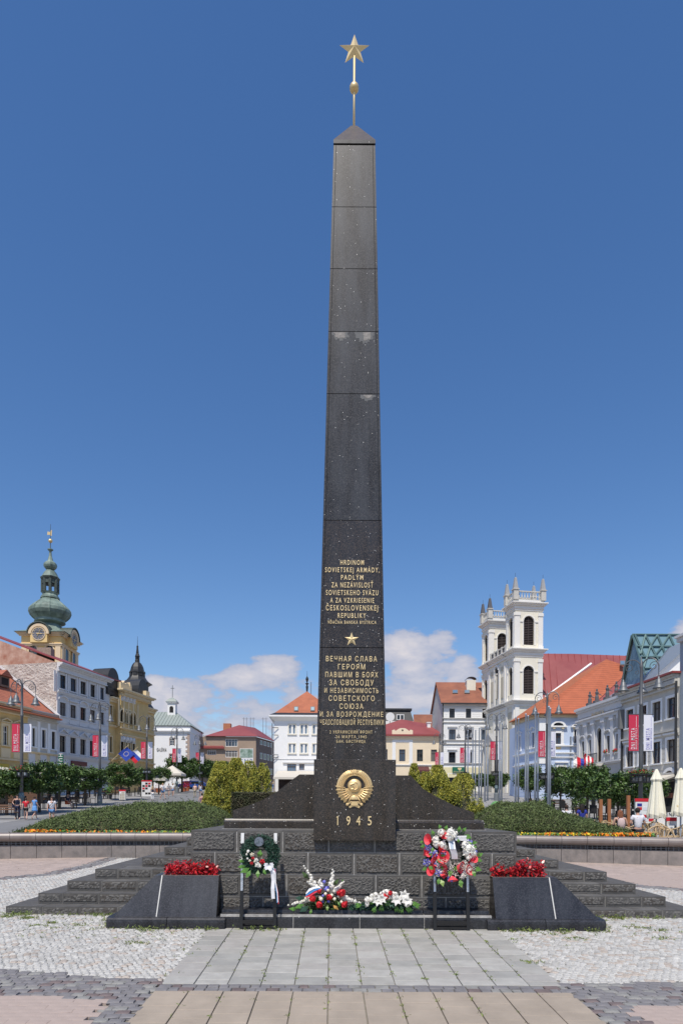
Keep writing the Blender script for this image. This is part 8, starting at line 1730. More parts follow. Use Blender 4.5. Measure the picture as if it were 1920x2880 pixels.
# ------------------------------------------------------------------ lamp posts with banners, flagpoles
def lamp(proto_only=True):
    rt = empty('lamp_post'); mb = MB(); mb.lathe((0, 0, 0), [(.24, -.1), (.24, .75), (.2, .8)], 8, M['steel']); mb.build('base_box', rt)
    mb = MB(); mb.lathe((0, 0, 0), [(.16, .8), (.16, 1.2), (.2, 1.25), (.2, 1.32), (.15, 1.36), (.19, 1.45), (.12, 1.55)], 12, M['lampt']); mb.build('pedestal', rt, smooth=True)
    mb = MB(); mb.lathe((0, 0, 0), [(.11, 1.55), (.10, 4), (.085, 6.5), (.12, 6.55), (.085, 6.6), (.07, 8.4), (.1, 8.5), (.05, 8.6), (.02, 9.0)], 10, M['lampg']); mb.build('column', rt, smooth=True)
    mb = MB(); z = 2.72
    for k in range(8): a, b = k * pi / 4, (k + 1) * pi / 4; mb.para((.48 * cos(a), .48 * sin(a), z - .18), (.48 * (cos(b) - cos(a)), .48 * (sin(b) - sin(a)), 0), (-.03 * cos(a), -.03 * sin(a), 0), (0, 0, .07), M['blackm']); mb.para((.52 * cos(a), .52 * sin(a), z + .2), (.52 * (cos(b) - cos(a)), .52 * (sin(b) - sin(a)), 0), (-.03 * cos(a), -.03 * sin(a), 0), (0, 0, .07), M['blackm']); mb.tube((.48 * cos(a), .48 * sin(a), z - .15), (.52 * cos(a), .52 * sin(a), z + .25), .025, n=4, m=M['blackm']); mb.tube((0, 0, z + .2), (.5 * cos(a), .5 * sin(a), z + .2), .02, n=4, m=M['blackm'])
    mb.build('basket_ring', rt)
    for a in (-pi / 2, -pi / 2 + 1.2, -pi / 2 - 1.2, pi / 2): mb = MB(); c = Vector((.34 * cos(a), .34 * sin(a), z)); mb.box(c.x - .12, c.x + .12, c.y - .08, c.y + .08, z - .10, z + .13, M['lampg']); mb.box(c.x - .09, c.x + .09, c.y - .09, c.y - .08, z - .07, z + .10, M['tinsel']); mb.build('floodlight', rt)
    for az_ in (172, 278, 15):
        a = radians(az_); d = Vector((cos(a), sin(a), 0)); V = lambda r_, zz: Vector((0, 0, zz)) + d * r_
        mb = MB(); pts = [V(.03, 7.9)] + [V(.42 + .42 * cos(radians(t)), 8.35 + .50 * sin(radians(t))) for t in range(160, -10, -17)] + [V(.84, 8.2)]; mb.path(pts, .03, 5, M['lampg'])
        sp_ = [V(.60 + .26 * (1 - k / 26) * cos(k * .42), 8.42 + .26 * (1 - k / 26) * sin(k * .42)) for k in range(22)]; mb.path(sp_, .017, 4, M['lampg']); sp_ = [V(.22 + .12 * (1 - k / 18) * cos(k * .5 + 2), 8.2 + .12 * (1 - k / 18) * sin(k * .5 + 2)) for k in range(15)]; mb.path(sp_, .014, 4, M['lampg'])
        mb.tube(V(.84, 8.2), V(.84, 7.85), .02, n=4, m=M['lampg']); arm = mb.build('scroll_arm', rt)
        c = V(.84, 0); mb = MB(); mb.lathe((c.x, c.y, 0), [(.02, 7.88), (.05, 7.84), (.06, 7.75), (.13, 7.70), (.13, 7.62), (.17, 7.58), (.17, 7.46), (.21, 7.38), (.28, 7.30), (.285, 7.26)], 12, M['bell']); mb.build('bell_shade', rt, smooth=True); mb = MB(); mb.ball((c.x, c.y, 7.28), .1, M['whitep'], 8, 4); mb.build('lamp_globe', rt)
    return rt
lp = lamp(); first = True
def banner(x, y, z0, side, post, lbl, grp):
    m = M['red'] if side < 0 else M['white']; tm = M['whitep'] if side < 0 else M['violet']; xc = x + side * .38
    rt = empty('banner', (xc, y, z0)); tag(rt, lbl, 'banner', grp); mb = MB(); n = 6
    mb.para((xc - .25, y, z0), (.50, 0, 0), (0, .012, 0), (0, 0, 1.85), m); cl = mb.build('cloth', rt)
    put_text('DNI MESTA', 'banner_title', (xc - .04, y - .006, z0 + .62), (0, 0, 1), (-1, 0, 0), 1.08, .20, tm, rt, .004); put_text('BANSKÁ BYSTRICA', 'banner_subtitle', (xc + .13, y - .006, z0 + .62), (0, 0, 1), (-1, 0, 0), 1.08, .09, tm, rt, .004)
    mb = MB(); mb.box(xc + .12, xc + .135, y - .006, y - .003, z0 + 1.2, z0 + 1.75, tm); mb.build('printed_line', rt)
    mb = MB()
    for zz in (z0 - .02, z0 + 1.86): mb.tube((x, y, zz), (x + side * .64, y, zz), .018, n=5, m=M['lampg'])
    mb.build('bracket', rt)
names = [(61.5, 42.9, 'left', 'nearest lamp post on the left, beside the women'), (281.5, 57, 'left', 'second lamp post on the left with a grey bin at its foot'), (413, 72, 'left', 'third lamp post on the left, in front of the gold town hall'), (498, 90, 'left', 'fourth lamp post on the left, in front of the white gallery'), (562, 105, 'left', 'fifth lamp post on the left, in front of the brown block'), (867, 112, 'mid', 'far lamp post just left of the obelisk before the white house'),
         (1800.5, 33.6, 'right', 'nearest lamp post on the right, beside the closed parasols'), (1536.5, 47.6, 'right', 'second lamp post on the right, among the flagpoles'), (1395, 67, 'right', 'lamp post on the right in front of the church facade'), (1307, 82, 'right', 'lamp post in front of the four-storey house'), (1235, 98, 'right', 'lamp post in front of the low cream house corner'), (1099, 125, 'right', 'far lamp post just right of the obelisk')]
for i, (px, Y, sd, lb) in enumerate(names):
    o = lp if i == 0 else copy_tree(lp); x = ray(px, 2150)[0] * Y; o.location = (x, Y, g(Y)); o.rotation_euler = (0, 0, .12 * (i % 3) - .1 + (2.6 if sd == 'right' else 0)); tag(o, lb, 'lamp post', 'ornate lamp posts along the square')
    for s_, cn_ in ((-1, 'crimson'), (1, 'white')): banner(x, Y - .02, g(Y) + 4.18, s_, o, cn_ + ' banner on the ' + lb.split(',')[0].split(' with ')[0], cn_ + ' banners on the lamp posts')
# baskets of greenery on two posts
for px, Y, lb in ((61.5, 42.9, 'green plants with red geraniums in the basket of the nearest left lamp post'), (1800.5, 33.6, 'red geraniums in the basket of the nearest right lamp post')):
    x = ray(px, 2150)[0] * Y; n = 700; C = rs.normal(size=(n, 3)) * np.array([.28, .28, .08]) + np.array([x, Y, g(Y) + 3.08]); tag(leaves('basket_plants', C, .05, [M['leafa'], M['redc']], off=(x, Y, g(Y) + 3), rs=rs, midx=(rs.rand(n) < .12).astype(int)), lb, 'plants')
for i, (px, pt) in enumerate([(1541.5, 1986), (1545.5, 1991), (1504, 1998), (1511.5, 2005), (1477, 2007), (1483.5, 2012), (1449, 2016), (1456.5, 2020), (1404, 2029.6), (1410, 2033), (1363, 2041), (1370.6, 2044), (1346.5, 2046), (1352.6, 2048), (1328.5, 2049), (1336, 2052), (1314.5, 2054)]):
    Y = solveY(px, pt, 7.5, 38, 90); x = ray(px, 2150)[0] * Y; mb = MB(); z = g(Y); mb.lathe((x, Y, 0), [(.085, z - .1), (.07, z + 4), (.055, z + 7.4), (.07, z + 7.42), (.07, z + 7.5)], 8, M['pole']); o = mb.build('flagpole', loc=(x, Y, z), smooth=True)
    tag(o, 'bare galvanised flagpole, number %s of the paired row counted from the nearest pair' % ['one', 'two', 'three', 'four', 'five', 'six', 'seven', 'eight', 'nine', 'ten', 'eleven', 'twelve', 'thirteen', 'fourteen', 'fifteen', 'sixteen', 'seventeen'][i], 'flagpole', 'bare flagpoles between the church and the memorial')
# ------------------------------------------------------------------ people
def person(px, fy, hy, kd, heading, label, shirt='shirt', sc='whitec', legs='trousers', lc='denim', hair='hairb', long=False, shoes='blackc', Y=None, bag=None, skirt=None, h=None, x=None):
    """feet seen at fy and head top at hy; or at a given distance, standing on the ground there"""
    if Y is None: Y = solveY(px, fy, 0)
    X = ray(px, fy or hy)[0] * Y if x is None else x; z = g(Y); H_ = h or max(1.35, min(1.95, ray(px, hy)[1] * Y - z)); s_ = H_ / (1.7 if kd != 'sit' else 1.27)
    rt = empty('person', (X, Y, z)); rt.scale = (s_ * (1 if kd != 'sit' else 1), s_, s_); rt.rotation_euler = (0, 0, radians(heading)); tag(rt, label, 'person')
    def part(nm, key, m):
        me = FG[(key, kd)].copy(); me.materials.append(m); me.polygons.foreach_set('use_smooth', [True] * len(me.polygons)); return meshobj(nm, me, rt)
    WO[rt.name] = Vector((0, 0, 0)); P = pose(kd)
    part('body', 'body', M['skin']); part('top' if shirt == 'top' else 'shirt', shirt, M[sc])
    if skirt:
        mb = MB(); z0 = skirt; zt = P['pel'][2] + .08; mb.lathe((0, 0, 0), [(.14, zt), (.18, zt - .12), (.22, zt - .3), (.25, z0)], 12, M[lc], sy=.8); mb.build('skirt', rt, smooth=True)
    else: part(legs, legs, M[lc])
    part('shoes', 'shoes', M[shoes])
    mb = MB(); hx, hy_, hz_ = P['hea']; mb.ball((hx, hy_ + .028, hz_ + .045), .098, M[hair], 10, 6, sz=1.02, sx=.9, sy=1.0)
    if long: mb.lathe((hx, hy_ + .05, 0), [(.085, hz_ + .08), (.105, hz_), (.11, hz_ - .12), (.10, hz_ - .26), (.05, hz_ - .32)], 10, M[hair], sy=.7)
    mb.build('hair', rt, smooth=True)
    mb = MB()
    for s2 in (-1, 1): mb.ball((hx + s2 * .028, hy_ - .088, hz_ + .015), .010, M['hairb'], 5, 3)
    mb.prism([(hx - .012, hy_ - .09, hz_ - .02), (hx + .012, hy_ - .09, hz_ - .02), (hx, hy_ - .092, hz_ + .02)], (0, -.018, 0), M['skin']); mb.box(hx - .022, hx + .022, hy_ - .09, hy_ - .084, hz_ - .05, hz_ - .042, M['redc']); mb.build('face', rt)
    c = P['che']; 
    if bag == 'back': mb = MB(); mb.lathe((0, c[1] + .17, 0), [(.06, c[2] - .30), (.13, c[2] - .27), (.14, c[2] - .1), (.12, c[2] + .06), (.05, c[2] + .12)], 10, M['rosebag'], sy=.6); [mb.path([(s2 * .08, c[1] + .12, c[2] + .1), (s2 * .09, c[1], c[2] + .19), (s2 * .09, c[1] - .13, c[2] + .05)], .014, 4, M['rosebag']) for s2 in (-1, 1)]; mb.build('backpack', rt, smooth=True)
    if bag in ('shoulder', 'sling'):
        mb = MB(); sd = -1; mb.box(sd * .26 - .05, sd * .26 + .05, -.12, .12, .80, 1.02, M['blackc' if bag == 'sling' else 'navy']) if bag == 'shoulder' else None
        mb.path([(.12, -.01, 1.46), (.04, -.15, 1.28), (-.12, -.15, 1.08), (-.22, -.04, .98)], .015, 4, M['blackc']); mb.path([(.12, -.01, 1.46), (.04, .13, 1.3), (-.12, .14, 1.08), (-.22, .03, .98)], .015, 4, M['blackc']); mb.build('shoulder_bag', rt)
    return rt
def q5(x, y0, y1): return (c5(x, 0)[0], c5(0, y1)[1], c5(0, y0)[1])
person(*q5(162, 1582, 1812), 'hip', 5, 'woman in navy sleeveless top and trousers, hand on hip, dark shoulder bag', 'top', 'navy', 'trousers', 'navy', shoes='rosebag', bag='shoulder')
person(*q5(240, 1615, 1820), 'walk', 200, 'woman in a red blouse and black shorts seen from behind', 'shirt', 'redc', 'shorts', 'blackc', shoes='whitec', hair='haird')
person(*q5(320, 1598, 1815), 'walk', 150, 'woman in a blue dress walking with a black bag', 'shirt', 'bluec', 'shorts', 'bluec', 'haird', shoes='whitec', skirt=.62)
person(*q5(478, 1600, 1862), 'stand', 10, 'young woman in pale tee shirt and denim shorts with a cross-body strap', 'shirt', 'teew', 'shorts', 'denim', 'haird', shoes='navy', bag='sling')
person(*q5(1402, 1505, 1640), 'stand', 190, 'blonde woman in black top and white trousers near the white poster stand', 'top', 'navy', 'trousers', 'whitec', 'hairl', long=True)
person(*q5(1497, 1478, 1628), 'walk', 60, 'man in white shirt, cap and blue shorts walking down the street', 'shirt', 'whitec', 'shorts', 'denim', 'hairl')
def q6(x, y0, y1): return (c6(x, 0)[0], c6(0, y1)[1], c6(0, y0)[1])
person(*q6(235, 795, 907), 'walk', 0, 'walker in a grey top and shorts, left one of the strolling pair', 'shirt', 'greyc', 'shorts', 'greyc', 'haird')
person(*q6(272, 793, 908), 'walk', 0, 'walker in a white top and denim shorts, right one of the strolling pair', 'shirt', 'whitec', 'shorts', 'denim', 'hairl')
person(*q6(466, 797, 918), 'stand', 170, 'man in a peach shirt and khaki trousers walking away up the street', 'shirt', 'peach', 'trousers', 'khaki', 'greyc')
person(*q6(515, 792, 912), 'walk', 200, 'long-haired girl in a pale top and light shorts, arm swinging', 'top', 'teew', 'shorts', 'denim', 'haird', long=True)
person(c6(529, 0)[0], 0, c6(0, 878)[1], 'stand', 180, 'woman in a plum patterned sleeveless blouse left of the golden thujas', 'top', 'plum', 'trousers', 'blackc', 'hairb', Y=45)
person(c6(312, 0)[0], 0, c6(0, 950)[1], 'stand', 120, 'dark-haired child whose head shows above the left juniper bed', 'shirt', 'whitec', 'trousers', 'denim', 'haird', Y=33, h=1.32)
person(*q6(430, 765, 838), 'stand', 180, 'distant person in violet shirt and jeans near the parked blue cars', 'shirt', 'violet', 'trousers', 'denim', Y=None)
person(*q6(396, 775, 838), 'stand', 20, 'distant person in a pale shirt beside the terracotta planters', 'shirt', 'whitec', 'trousers', 'redc')
def qw(x, y0, y1): return (cw(x, 0)[0], cw(0, y1)[1], cw(0, y0)[1])
person(*qw(272, 1895, 2065), 'stand', 180, 'man in a white shirt and jeans walking towards the cafe awning', 'shirt', 'whitec', 'trousers', 'denim')
person(*qw(338, 1905, 2068), 'stand', 180, 'person in a cream top and jeans beside the cafe awning', 'shirt', 'khaki', 'trousers', 'denim', 'hairl')
person(1334, 2306, 2254, 'bent', 200, 'person in a white top and red trousers bending beside the right thujas', 'shirt', 'whitec', 'trousers', 'redc', 'hairl', Y=40)
def q8(x, y): return (c8(x, 0)[0], 0, c8(0, y)[1])
person(*q8(195, 1650), 'stand', 0, 'red-haired woman whose face shows above the right juniper bed', 'shirt', 'peach', 'trousers', 'denim', 'hairr', Y=31)
person(*q8(497, 1676), 'stand', 175, 'man in a white tee shirt with a black strap across his back', 'shirt', 'teew', 'trousers', 'greyc', 'haird', Y=28.5, bag='sling')
person(*q8(638, 1668), 'stand', 185, 'black-haired woman in a royal blue shirt seen from behind', 'shirt', 'royal', 'trousers', 'royal', 'hairb', long=True, Y=28.5)
person(*q8(990, 1722), 'bent', 170, 'auburn-haired woman in a black top with a pale pink backpack', 'top', 'blackc', 'shorts', 'navy', 'hairr', long=True, Y=21.8, bag='back')
person(*q8(1152, 1700), 'bent', 180, 'tall man in a light grey tee shirt looking down, seen from behind', 'shirt', 'teew', 'trousers', 'blackc', 'hairb', Y=21.6)
# ------------------------------------------------------------------ benches, terraces, parasols, signs
def bench(px, py, Y, rot, label, seatm='wood'):
    x = ray(px, py)[0] * Y; rt = empty('park_bench'); WO[rt.name] = Vector((0, 0, 0)); tag(rt, label, 'bench')
    for k in range(4): mb = MB(); mb.box(-.85, .85, -.25 + .12 * k, -.16 + .12 * k, .43, .46, M[seatm]); mb.build('seat_slat', rt)
    for k in range(3): mb = MB(); mb.para((-.85, .25 + .03 * k, .55 + .13 * k), (1.7, 0, 0), (0, .025, 0), (0, .02, .09), M[seatm]); mb.build('back_slat', rt)
    for s_ in (-.7, .7): mb = MB(); mb.box(s_ - .03, s_ + .03, -.25, .25, .38, .43, M['blackm']); mb.box(s_ - .03, s_ + .03, -.25, -.19, 0, .38, M['blackm']); mb.para((s_ - .03, .2, 0), (.06, 0, 0), (0, .05, 0), (0, .12, .95), M['blackm']); mb.build('frame', rt)
    rt.location = (x, Y, g(Y)); rt.rotation_euler = (0, 0, radians(rot)); return rt
bn = bench(188, 2268, 51.5, -12, 'park bench with the reclining person, under the trees on the left')
pp = person(0, 0, 0, 'sit', 60, 'person in orange shorts sitting on the bench under the left trees', 'shirt', 'navy', 'shorts', 'orangec', Y=51.45, x=bn.location.x + .1, h=1.27)
bench(15, 2295, 40, 10, 'wooden bench cut by the left edge beside the first tree'); bench(330, 2246, 66, 15, 'brown bench near the advertising board'); bench(1560, 2258, 52, 0, 'bench behind the flagpoles on the right')
def chair():
    rt = empty('rattan_chair'); WO[rt.name] = Vector((0, 0, 0)); m = M['rattan']
    mb = MB(); mb.lathe((0, 0, 0), [(.24, .42), (.25, .45), (.24, .47)], 14, m); mb.build('seat', rt)
    mb = MB(); A = lambda t, r_=.31: (r_ * cos(t), r_ * .95 * sin(t), .68 + .16 * max(0, sin(t)) ** 1.5)
    mb.path([A(radians(t)) for t in range(-25, 206, 15)], .022, 6, m); mb.build('armrest_rail', rt)
    mb = MB(); mb.path([(.20 * cos(radians(t)), .30 * .95 + .03, .50 + .40 * sin(radians(t))) for t in range(0, 181, 20)], .018, 5, m)
    for k in range(7): t = radians(30 + 20 * k); mb.tube((.22 * cos(t), .22 * sin(t), .46), A(t), .008, n=4, m=m)
    mb.build('backrest', rt)
    for sx in (-1, 1):
        for sy in (-1, 1): mb = MB(); mb.path([(sx * .22, sy * .22, 0), (sx * .2, sy * .2, .45)] + ([(sx * .28, -.13, .67)] if sy < 0 else []), .018, 5, m); mb.build('leg', rt)
    return rt
ch0 = chair(); k = 0
for (X, Y, a) in [(9.35, 21.2, 20), (9.9, 22.0, 200), (10.3, 20.9, -30), (9.0, 22.9, 100), (9.8, 23.6, 10), (10.6, 23.0, 170), (10.9, 21.6, 60), (11.5, 22.4, 240), (11.3, 20.6, 10), (10.6, 24.6, 70), (11.6, 24.0, 150), (12.1, 21.4, 80), (12.3, 23.0, 200), (9.3, 24.8, 250), (12.6, 24.4, 30), (8.6, 23.8, 300), (11.9, 19.9, 40), (12.6, 20.6, 120)]:
    o = ch0 if k == 0 else copy_tree(ch0); Y += 1.9; X *= 1.07; o.scale = (1.14,) * 3; o.location = (X + .35, Y, g(Y)); o.rotation_euler = (0, 0, radians(a)); tag(o, 'round-armed pale rattan cafe chair behind the wall at the right edge', 'chair', 'rattan chairs of the cafe at the right edge'); k += 1
mb = MB(); tb = empty('cafe_table'); WO[tb.name] = Vector((0, 0, 0)); mb.lathe((0, 0, 0), [(.38, .72), (.40, .74), (.38, .755)], 18, M['rattan']); mb.build('tabletop', tb); mb = MB(); mb.lathe((0, 0, 0), [(.25, 0), (.22, .03), (.03, .06), (.03, .72)], 10, M['blackm']); mb.build('pedestal', tb); k = 0
for X, Y in ((10.2, 21.5), (10.6, 23.8), (11.8, 21.0), (12.0, 23.6), (9.4, 23.4)): o = tb if k == 0 else copy_tree(tb); o.location = (X * 1.07 + .3, Y + 1.9, g(Y)); tag(o, 'small round rattan-topped table among the cafe chairs', 'table', 'cafe tables at the right edge'); k += 1
def closed_parasol(px, Y, pt, pb, wpx, label, star_=False):
    x = ray(px, 2200)[0] * Y; zt, zb = ray(px, pt)[1] * Y, ray(px, pb)[1] * Y; w = wpx / F * Y / 2; rt = empty('closed_parasol', (x, Y, g(Y))); tag(rt, label, 'parasol', 'closed cream parasols at the right edge')
    mb = MB(); mb.tube((x, Y, g(Y)), (x, Y, zt - .1), .03, n=8, m=M['pole']); mb.build('pole', rt); mb = MB(); n = 32; prf = [(.10, 0), (.22, .05), (.40, .13), (.62, .22), (.5, .27), (.62, .45), (.8, .7), (1.0, .92), (.9, 1.0)]; V = []
    for r_, t in prf:
        for i in range(n): a = 2 * pi * i / n; f_ = 1 - .22 * (i % 4 in (0,)) - .08 * (i % 2); V.append((x + r_ * w * f_ * cos(a), Y + r_ * w * f_ * sin(a), zt + (zb - zt) * t - (.12 * (r_ if t > .8 else 0) * ((i % 8) / 8))))
    mb.add(V, [(j * n + i, j * n + (i + 1) % n, (j + 1) * n + (i + 1) % n, (j + 1) * n + i) for j in range(len(prf) - 1) for i in range(n)], M['canvas']); cv = mb.build('canopy', rt)
    if star_: mb = MB(); q = at(*c8(1515, 1690), Y - w - .03); star(mb, q.x, q.y, q.z, .06, .005, M['goldpale'], False); mb.build('star_print', cv)
closed_parasol(c8(1322, 0)[0], 24.5, 2163, 2297, 52, 'closed cream parasol left one of the pair, in front of the poster stand'); closed_parasol(c8(1545, 0)[0], 24.0, 2160, 2290, 50, 'closed cream parasol at the very right edge with a small star print', True)
def board(px, pt, pb, w, Y, label, name='poster_stand', col=('redc', 'royal', 'greyc')):
    a = at(px, pb, Y); z1_ = ray(px, pt)[1] * Y; W_ = w / F * Y; rt = empty(name, (a.x, Y, g(Y))); tag(rt, label, 'sign board')
    mb = MB(); mb.box(a.x - W_ / 2, a.x + W_ / 2, Y - .05, Y + .05, max(g(Y) + .12, a.z), z1_, M['paper']); bd = mb.build('board', rt)
    mb = MB(); mb.box(a.x - W_ / 2 - .02, a.x + W_ / 2 + .02, Y - .06, Y + .06, z1_ - .12, z1_ + .02, M['redc']); mb.build('header', rt)
    for s_ in (-1, 1): mb = MB(); mb.box(a.x + s_ * W_ / 2 - .03, a.x + s_ * W_ / 2 + .03, Y - .03, Y + .03, g(Y), z1_, M['steel']); mb.build('leg', rt)
    r_ = random.Random(int(px)); h_ = z1_ - a.z
    for j in range(5):
        for i in range(3):
            if r_.random() < .75: mb = MB(); x0 = a.x - W_ * .42 + W_ * .29 * i; z0 = z1_ - .2 - h_ * .155 * (j + 1) + .04; mb.box(x0, x0 + W_ * .24, Y - .058, Y - .051, z0, z0 + h_ * .12, M[r_.choice(col)]); mb.build('printed_picture', bd)
board(413, 2195, 2240, 28, solveY(413, 2245), 'white poster stand with small pictures beside the third left lamp post', col=('greyc', 'blackc', 'redc'))
board(1812, 2247, 2315, 56, 29, 'tall white and red poster stand behind the man in grey', col=('redc', 'royal', 'teew'))
board(345, 2222, 2250, 17, solveY(345, 2253), 'small cream sandwich board on the left pavement', 'sandwich_board', ('bluec', 'khaki', 'khaki'))
board(1885, 2300, 2322, 26, 24.6, 'cream framed menu board behind the rattan chairs', 'menu_board', ('khaki', 'wpaint', 'wpaint'))
def parasol(px, Y, py, w, label, col='awn'):
    x, z = ray(px, py)[0] * Y, ray(px, py)[1] * Y; rt = empty('open_parasol', (x, Y, g(Y))); tag(rt, label, 'parasol'); mb = MB(); mb.tube((x, Y, g(Y)), (x, Y, z), .04, n=6, m=M['wood']); mb.build('pole', rt)
    mb = MB(); mb.lathe((x, Y, 0), [(w, z - .28), (w, z - .02), (.05, z + w * .5)], 4, M[col], rot=pi / 4); mb.build('canopy', rt)
for a_ in ((485, 86, 2176, 2.1, 'large white square parasol on the left terrace before the gallery'), (447, 80, 2190, 1.5, 'white parasol half hidden behind a clipped tree')): parasol(*a_)
def terrace(x0, x1, Y0, Y1, zt, label, posts='wood', deck=True):
    rt = empty('terrace_awning', ((x0 + x1) / 2, Y0, g(Y0))); tag(rt, label, 'awning'); mb = MB(); mb.prism([(x1, Y0, zt - .8), (x1, Y0, zt - 1.0), (x0, Y0, zt), (x0, Y0, zt + .12)], (0, Y1 - Y0, 0), M['awn']); mb.build('canvas_top', rt)
    for y in (Y0 + .1, (Y0 + Y1) / 2, Y1 - .2): mb = MB(); mb.box(x1 - .15, x1 - .03, y, y + .12, g(y), zt - .85, M[posts]); mb.build('post', rt)
    mb = MB(); mb.box(x0, x1, Y0 + .3, Y0 + .42, g(Y0), g(Y0) + 1.0, M['wood']); mb.build('parapet', rt)
terrace(-31, -25.5, 58, 70, ray(200, 2158)[1] * 60, 'long white awning in front of the grey and white house')
terrace(-36, -27, 44, 54, 2.2, 'low awning added to darken the ground below the yellow house')  # awning added for the shade it throws
# dark terrace furniture under the trees: simple tables and chairs one can tell apart
dt = empty('terrace_table'); WO[dt.name] = Vector((0, 0, 0)); mb = MB(); mb.box(-.6, .6, -.4, .4, .72, .76, M['wood']); mb.build('tabletop', dt)
for sx in (-.5, .5):
    for sy in (-.3, .3): mb = MB(); mb.box(sx - .03, sx + .03, sy - .03, sy + .03, 0, .72, M['blackm']); mb.build('leg', dt)
dc = empty('terrace_chair'); WO[dc.name] = Vector((0, 0, 0)); mb = MB(); mb.box(-.22, .22, -.22, .22, .42, .46, M['blackc']); mb.build('seat', dc); mb = MB(); mb.box(-.22, .22, .2, .24, .46, .95, M['blackc']); mb.build('backrest', dc)
for sx in (-.2, .2):
    for sy in (-.2, .2): mb = MB(); mb.box(sx - .02, sx + .02, sy - .02, sy + .02, 0, .42, M['blackm']); mb.build('leg', dc)
k = 0; rr = random.Random(12)
for side, xs_, ys_, nm in ((-1, (-25.5, -22.6), range(45, 84, 7), 'left'), (1, (16.8, 20.5), range(36, 58, 6), 'right')):
    for y in ys_:
        for x in xs_:
            x_, y_ = x + rr.uniform(-.4, .4), y + rr.uniform(-.8, .8); o = dt if k == 0 else copy_tree(dt); o.location = (x_, y_, g(y_)); tag(o, 'dark wooden terrace table under the clipped trees on the %s' % nm, 'table', 'terrace tables on the %s side' % nm)
            for q, (dx, dy, a) in enumerate(((0, -.75, 180), (0, .75, 0), (.95, 0, -90))):
                o = dc if (k == 0 and q == 0) else copy_tree(dc); o.location = (x_ + dx, y_ + dy, g(y_)); o.rotation_euler = (0, 0, radians(a + rr.uniform(-20, 20))); tag(o, 'black terrace chair under the clipped trees on the %s' % nm, 'chair', 'terrace chairs on the %s side' % nm)
            k += 1
def pot(px, py, w, label, m='terrac', plant='leafa', n=260, Y=None, h=.5):
    Y = Y or solveY(px, py); x = ray(px, py)[0] * Y; z = g(Y); r_ = w / F * Y / 2; rt = empty('plant_pot', (x, Y, z)); tag(rt, label, 'planter'); mb = MB(); mb.lathe((x, Y, 0), [(r_ * .7, z), (r_, z + h), (r_ * 1.08, z + h), (r_ * 1.08, z + h + .06), (r_ * .9, z + h + .06)], 12, M[m]); mb.build('pot', rt)
    if n: C = rs.normal(size=(n, 3)) * np.array([r_ * .7, r_ * .7, .28]) + np.array([x, Y, z + h + .45]); C[:, 2] = np.maximum(C[:, 2], z + h); tag(leaves('foliage', C, .07, M[plant], rt, WO[rt.name], rs=rs), kind='stuff')
for a_ in ((309, 2247, 16, 'round pale pot with a green bush beside the second left lamp post', 'grille', 'leafg', 420), (445, 2229, 16, 'large terracotta pot under the trees behind the man in white', 'terrac', 'redleaf', 60), (498, 2228, 14, 'terracotta pot right of the fourth left lamp post'), (519, 2226, 12, 'orange terracotta pot with red flowers near the blue cars', 'terrac', 'redleaf'), (528, 2225, 11, 'second orange pot with red flowers near the blue cars', 'terrac', 'redleaf')): pot(*a_)
pot(1535, 2268, 26, 'leafy shrub in a dark pot between the right flagpoles and trees', 'wood', 'leafa', 500, 46); pot(1630, 2262, 30, 'green shrub tub behind the woman in royal blue', 'wood', 'leafa', 600, 47)
# orange wooden posts and dark railing of the right-hand terrace, lawn beside it
for px, pt, lb in ((1689.5, 2248, 'left orange wooden post of the right terrace railing'), (1713, 2247, 'middle orange wooden post of the right terrace railing'), (1767, 2237, 'right, tallest orange wooden post of the right terrace railing')):
    Y = 31.5; x = ray(px, 2250)[0] * Y; mb = MB(); mb.box(x - .07, x + .07, Y, Y + .14, g(Y), ray(px, pt)[1] * Y, M['woodo']); tag(mb.build('wooden_post'), lb, 'post', 'orange posts of the right terrace')
rl = empty('terrace_railing', (13.7, 31.6, g(31.6))); tag(rl, 'black slatted railing between the orange wooden posts', 'railing')
x0, x1 = ray(1692, 2250)[0] * 31.5, ray(1766, 2250)[0] * 31.5
for k in range(16): x = x0 + (x1 - x0) * (k + .5) / 16; mb = MB(); mb.box(x - .025, x + .025, 31.56, 31.6, g(31.5) + .1, g(31.5) + .95, M['blackm']); mb.build('baluster', rl)
mb = MB(); mb.box(x0, x1, 31.55, 31.62, g(31.5) + .95, g(31.5) + 1.02, M['blackm']); mb.build('rail', rl)
mb = MB(); mb.poly([(10.2, 25, g(25) + .02), (15.5, 25, g(25) + .02), (14.5, 31, g(31) + .02), (9.6, 31, g(31) + .02)], M['lawn']); tag(mb.build('lawn'), 'strip of mown lawn behind the right juniper bed', kind='structure')
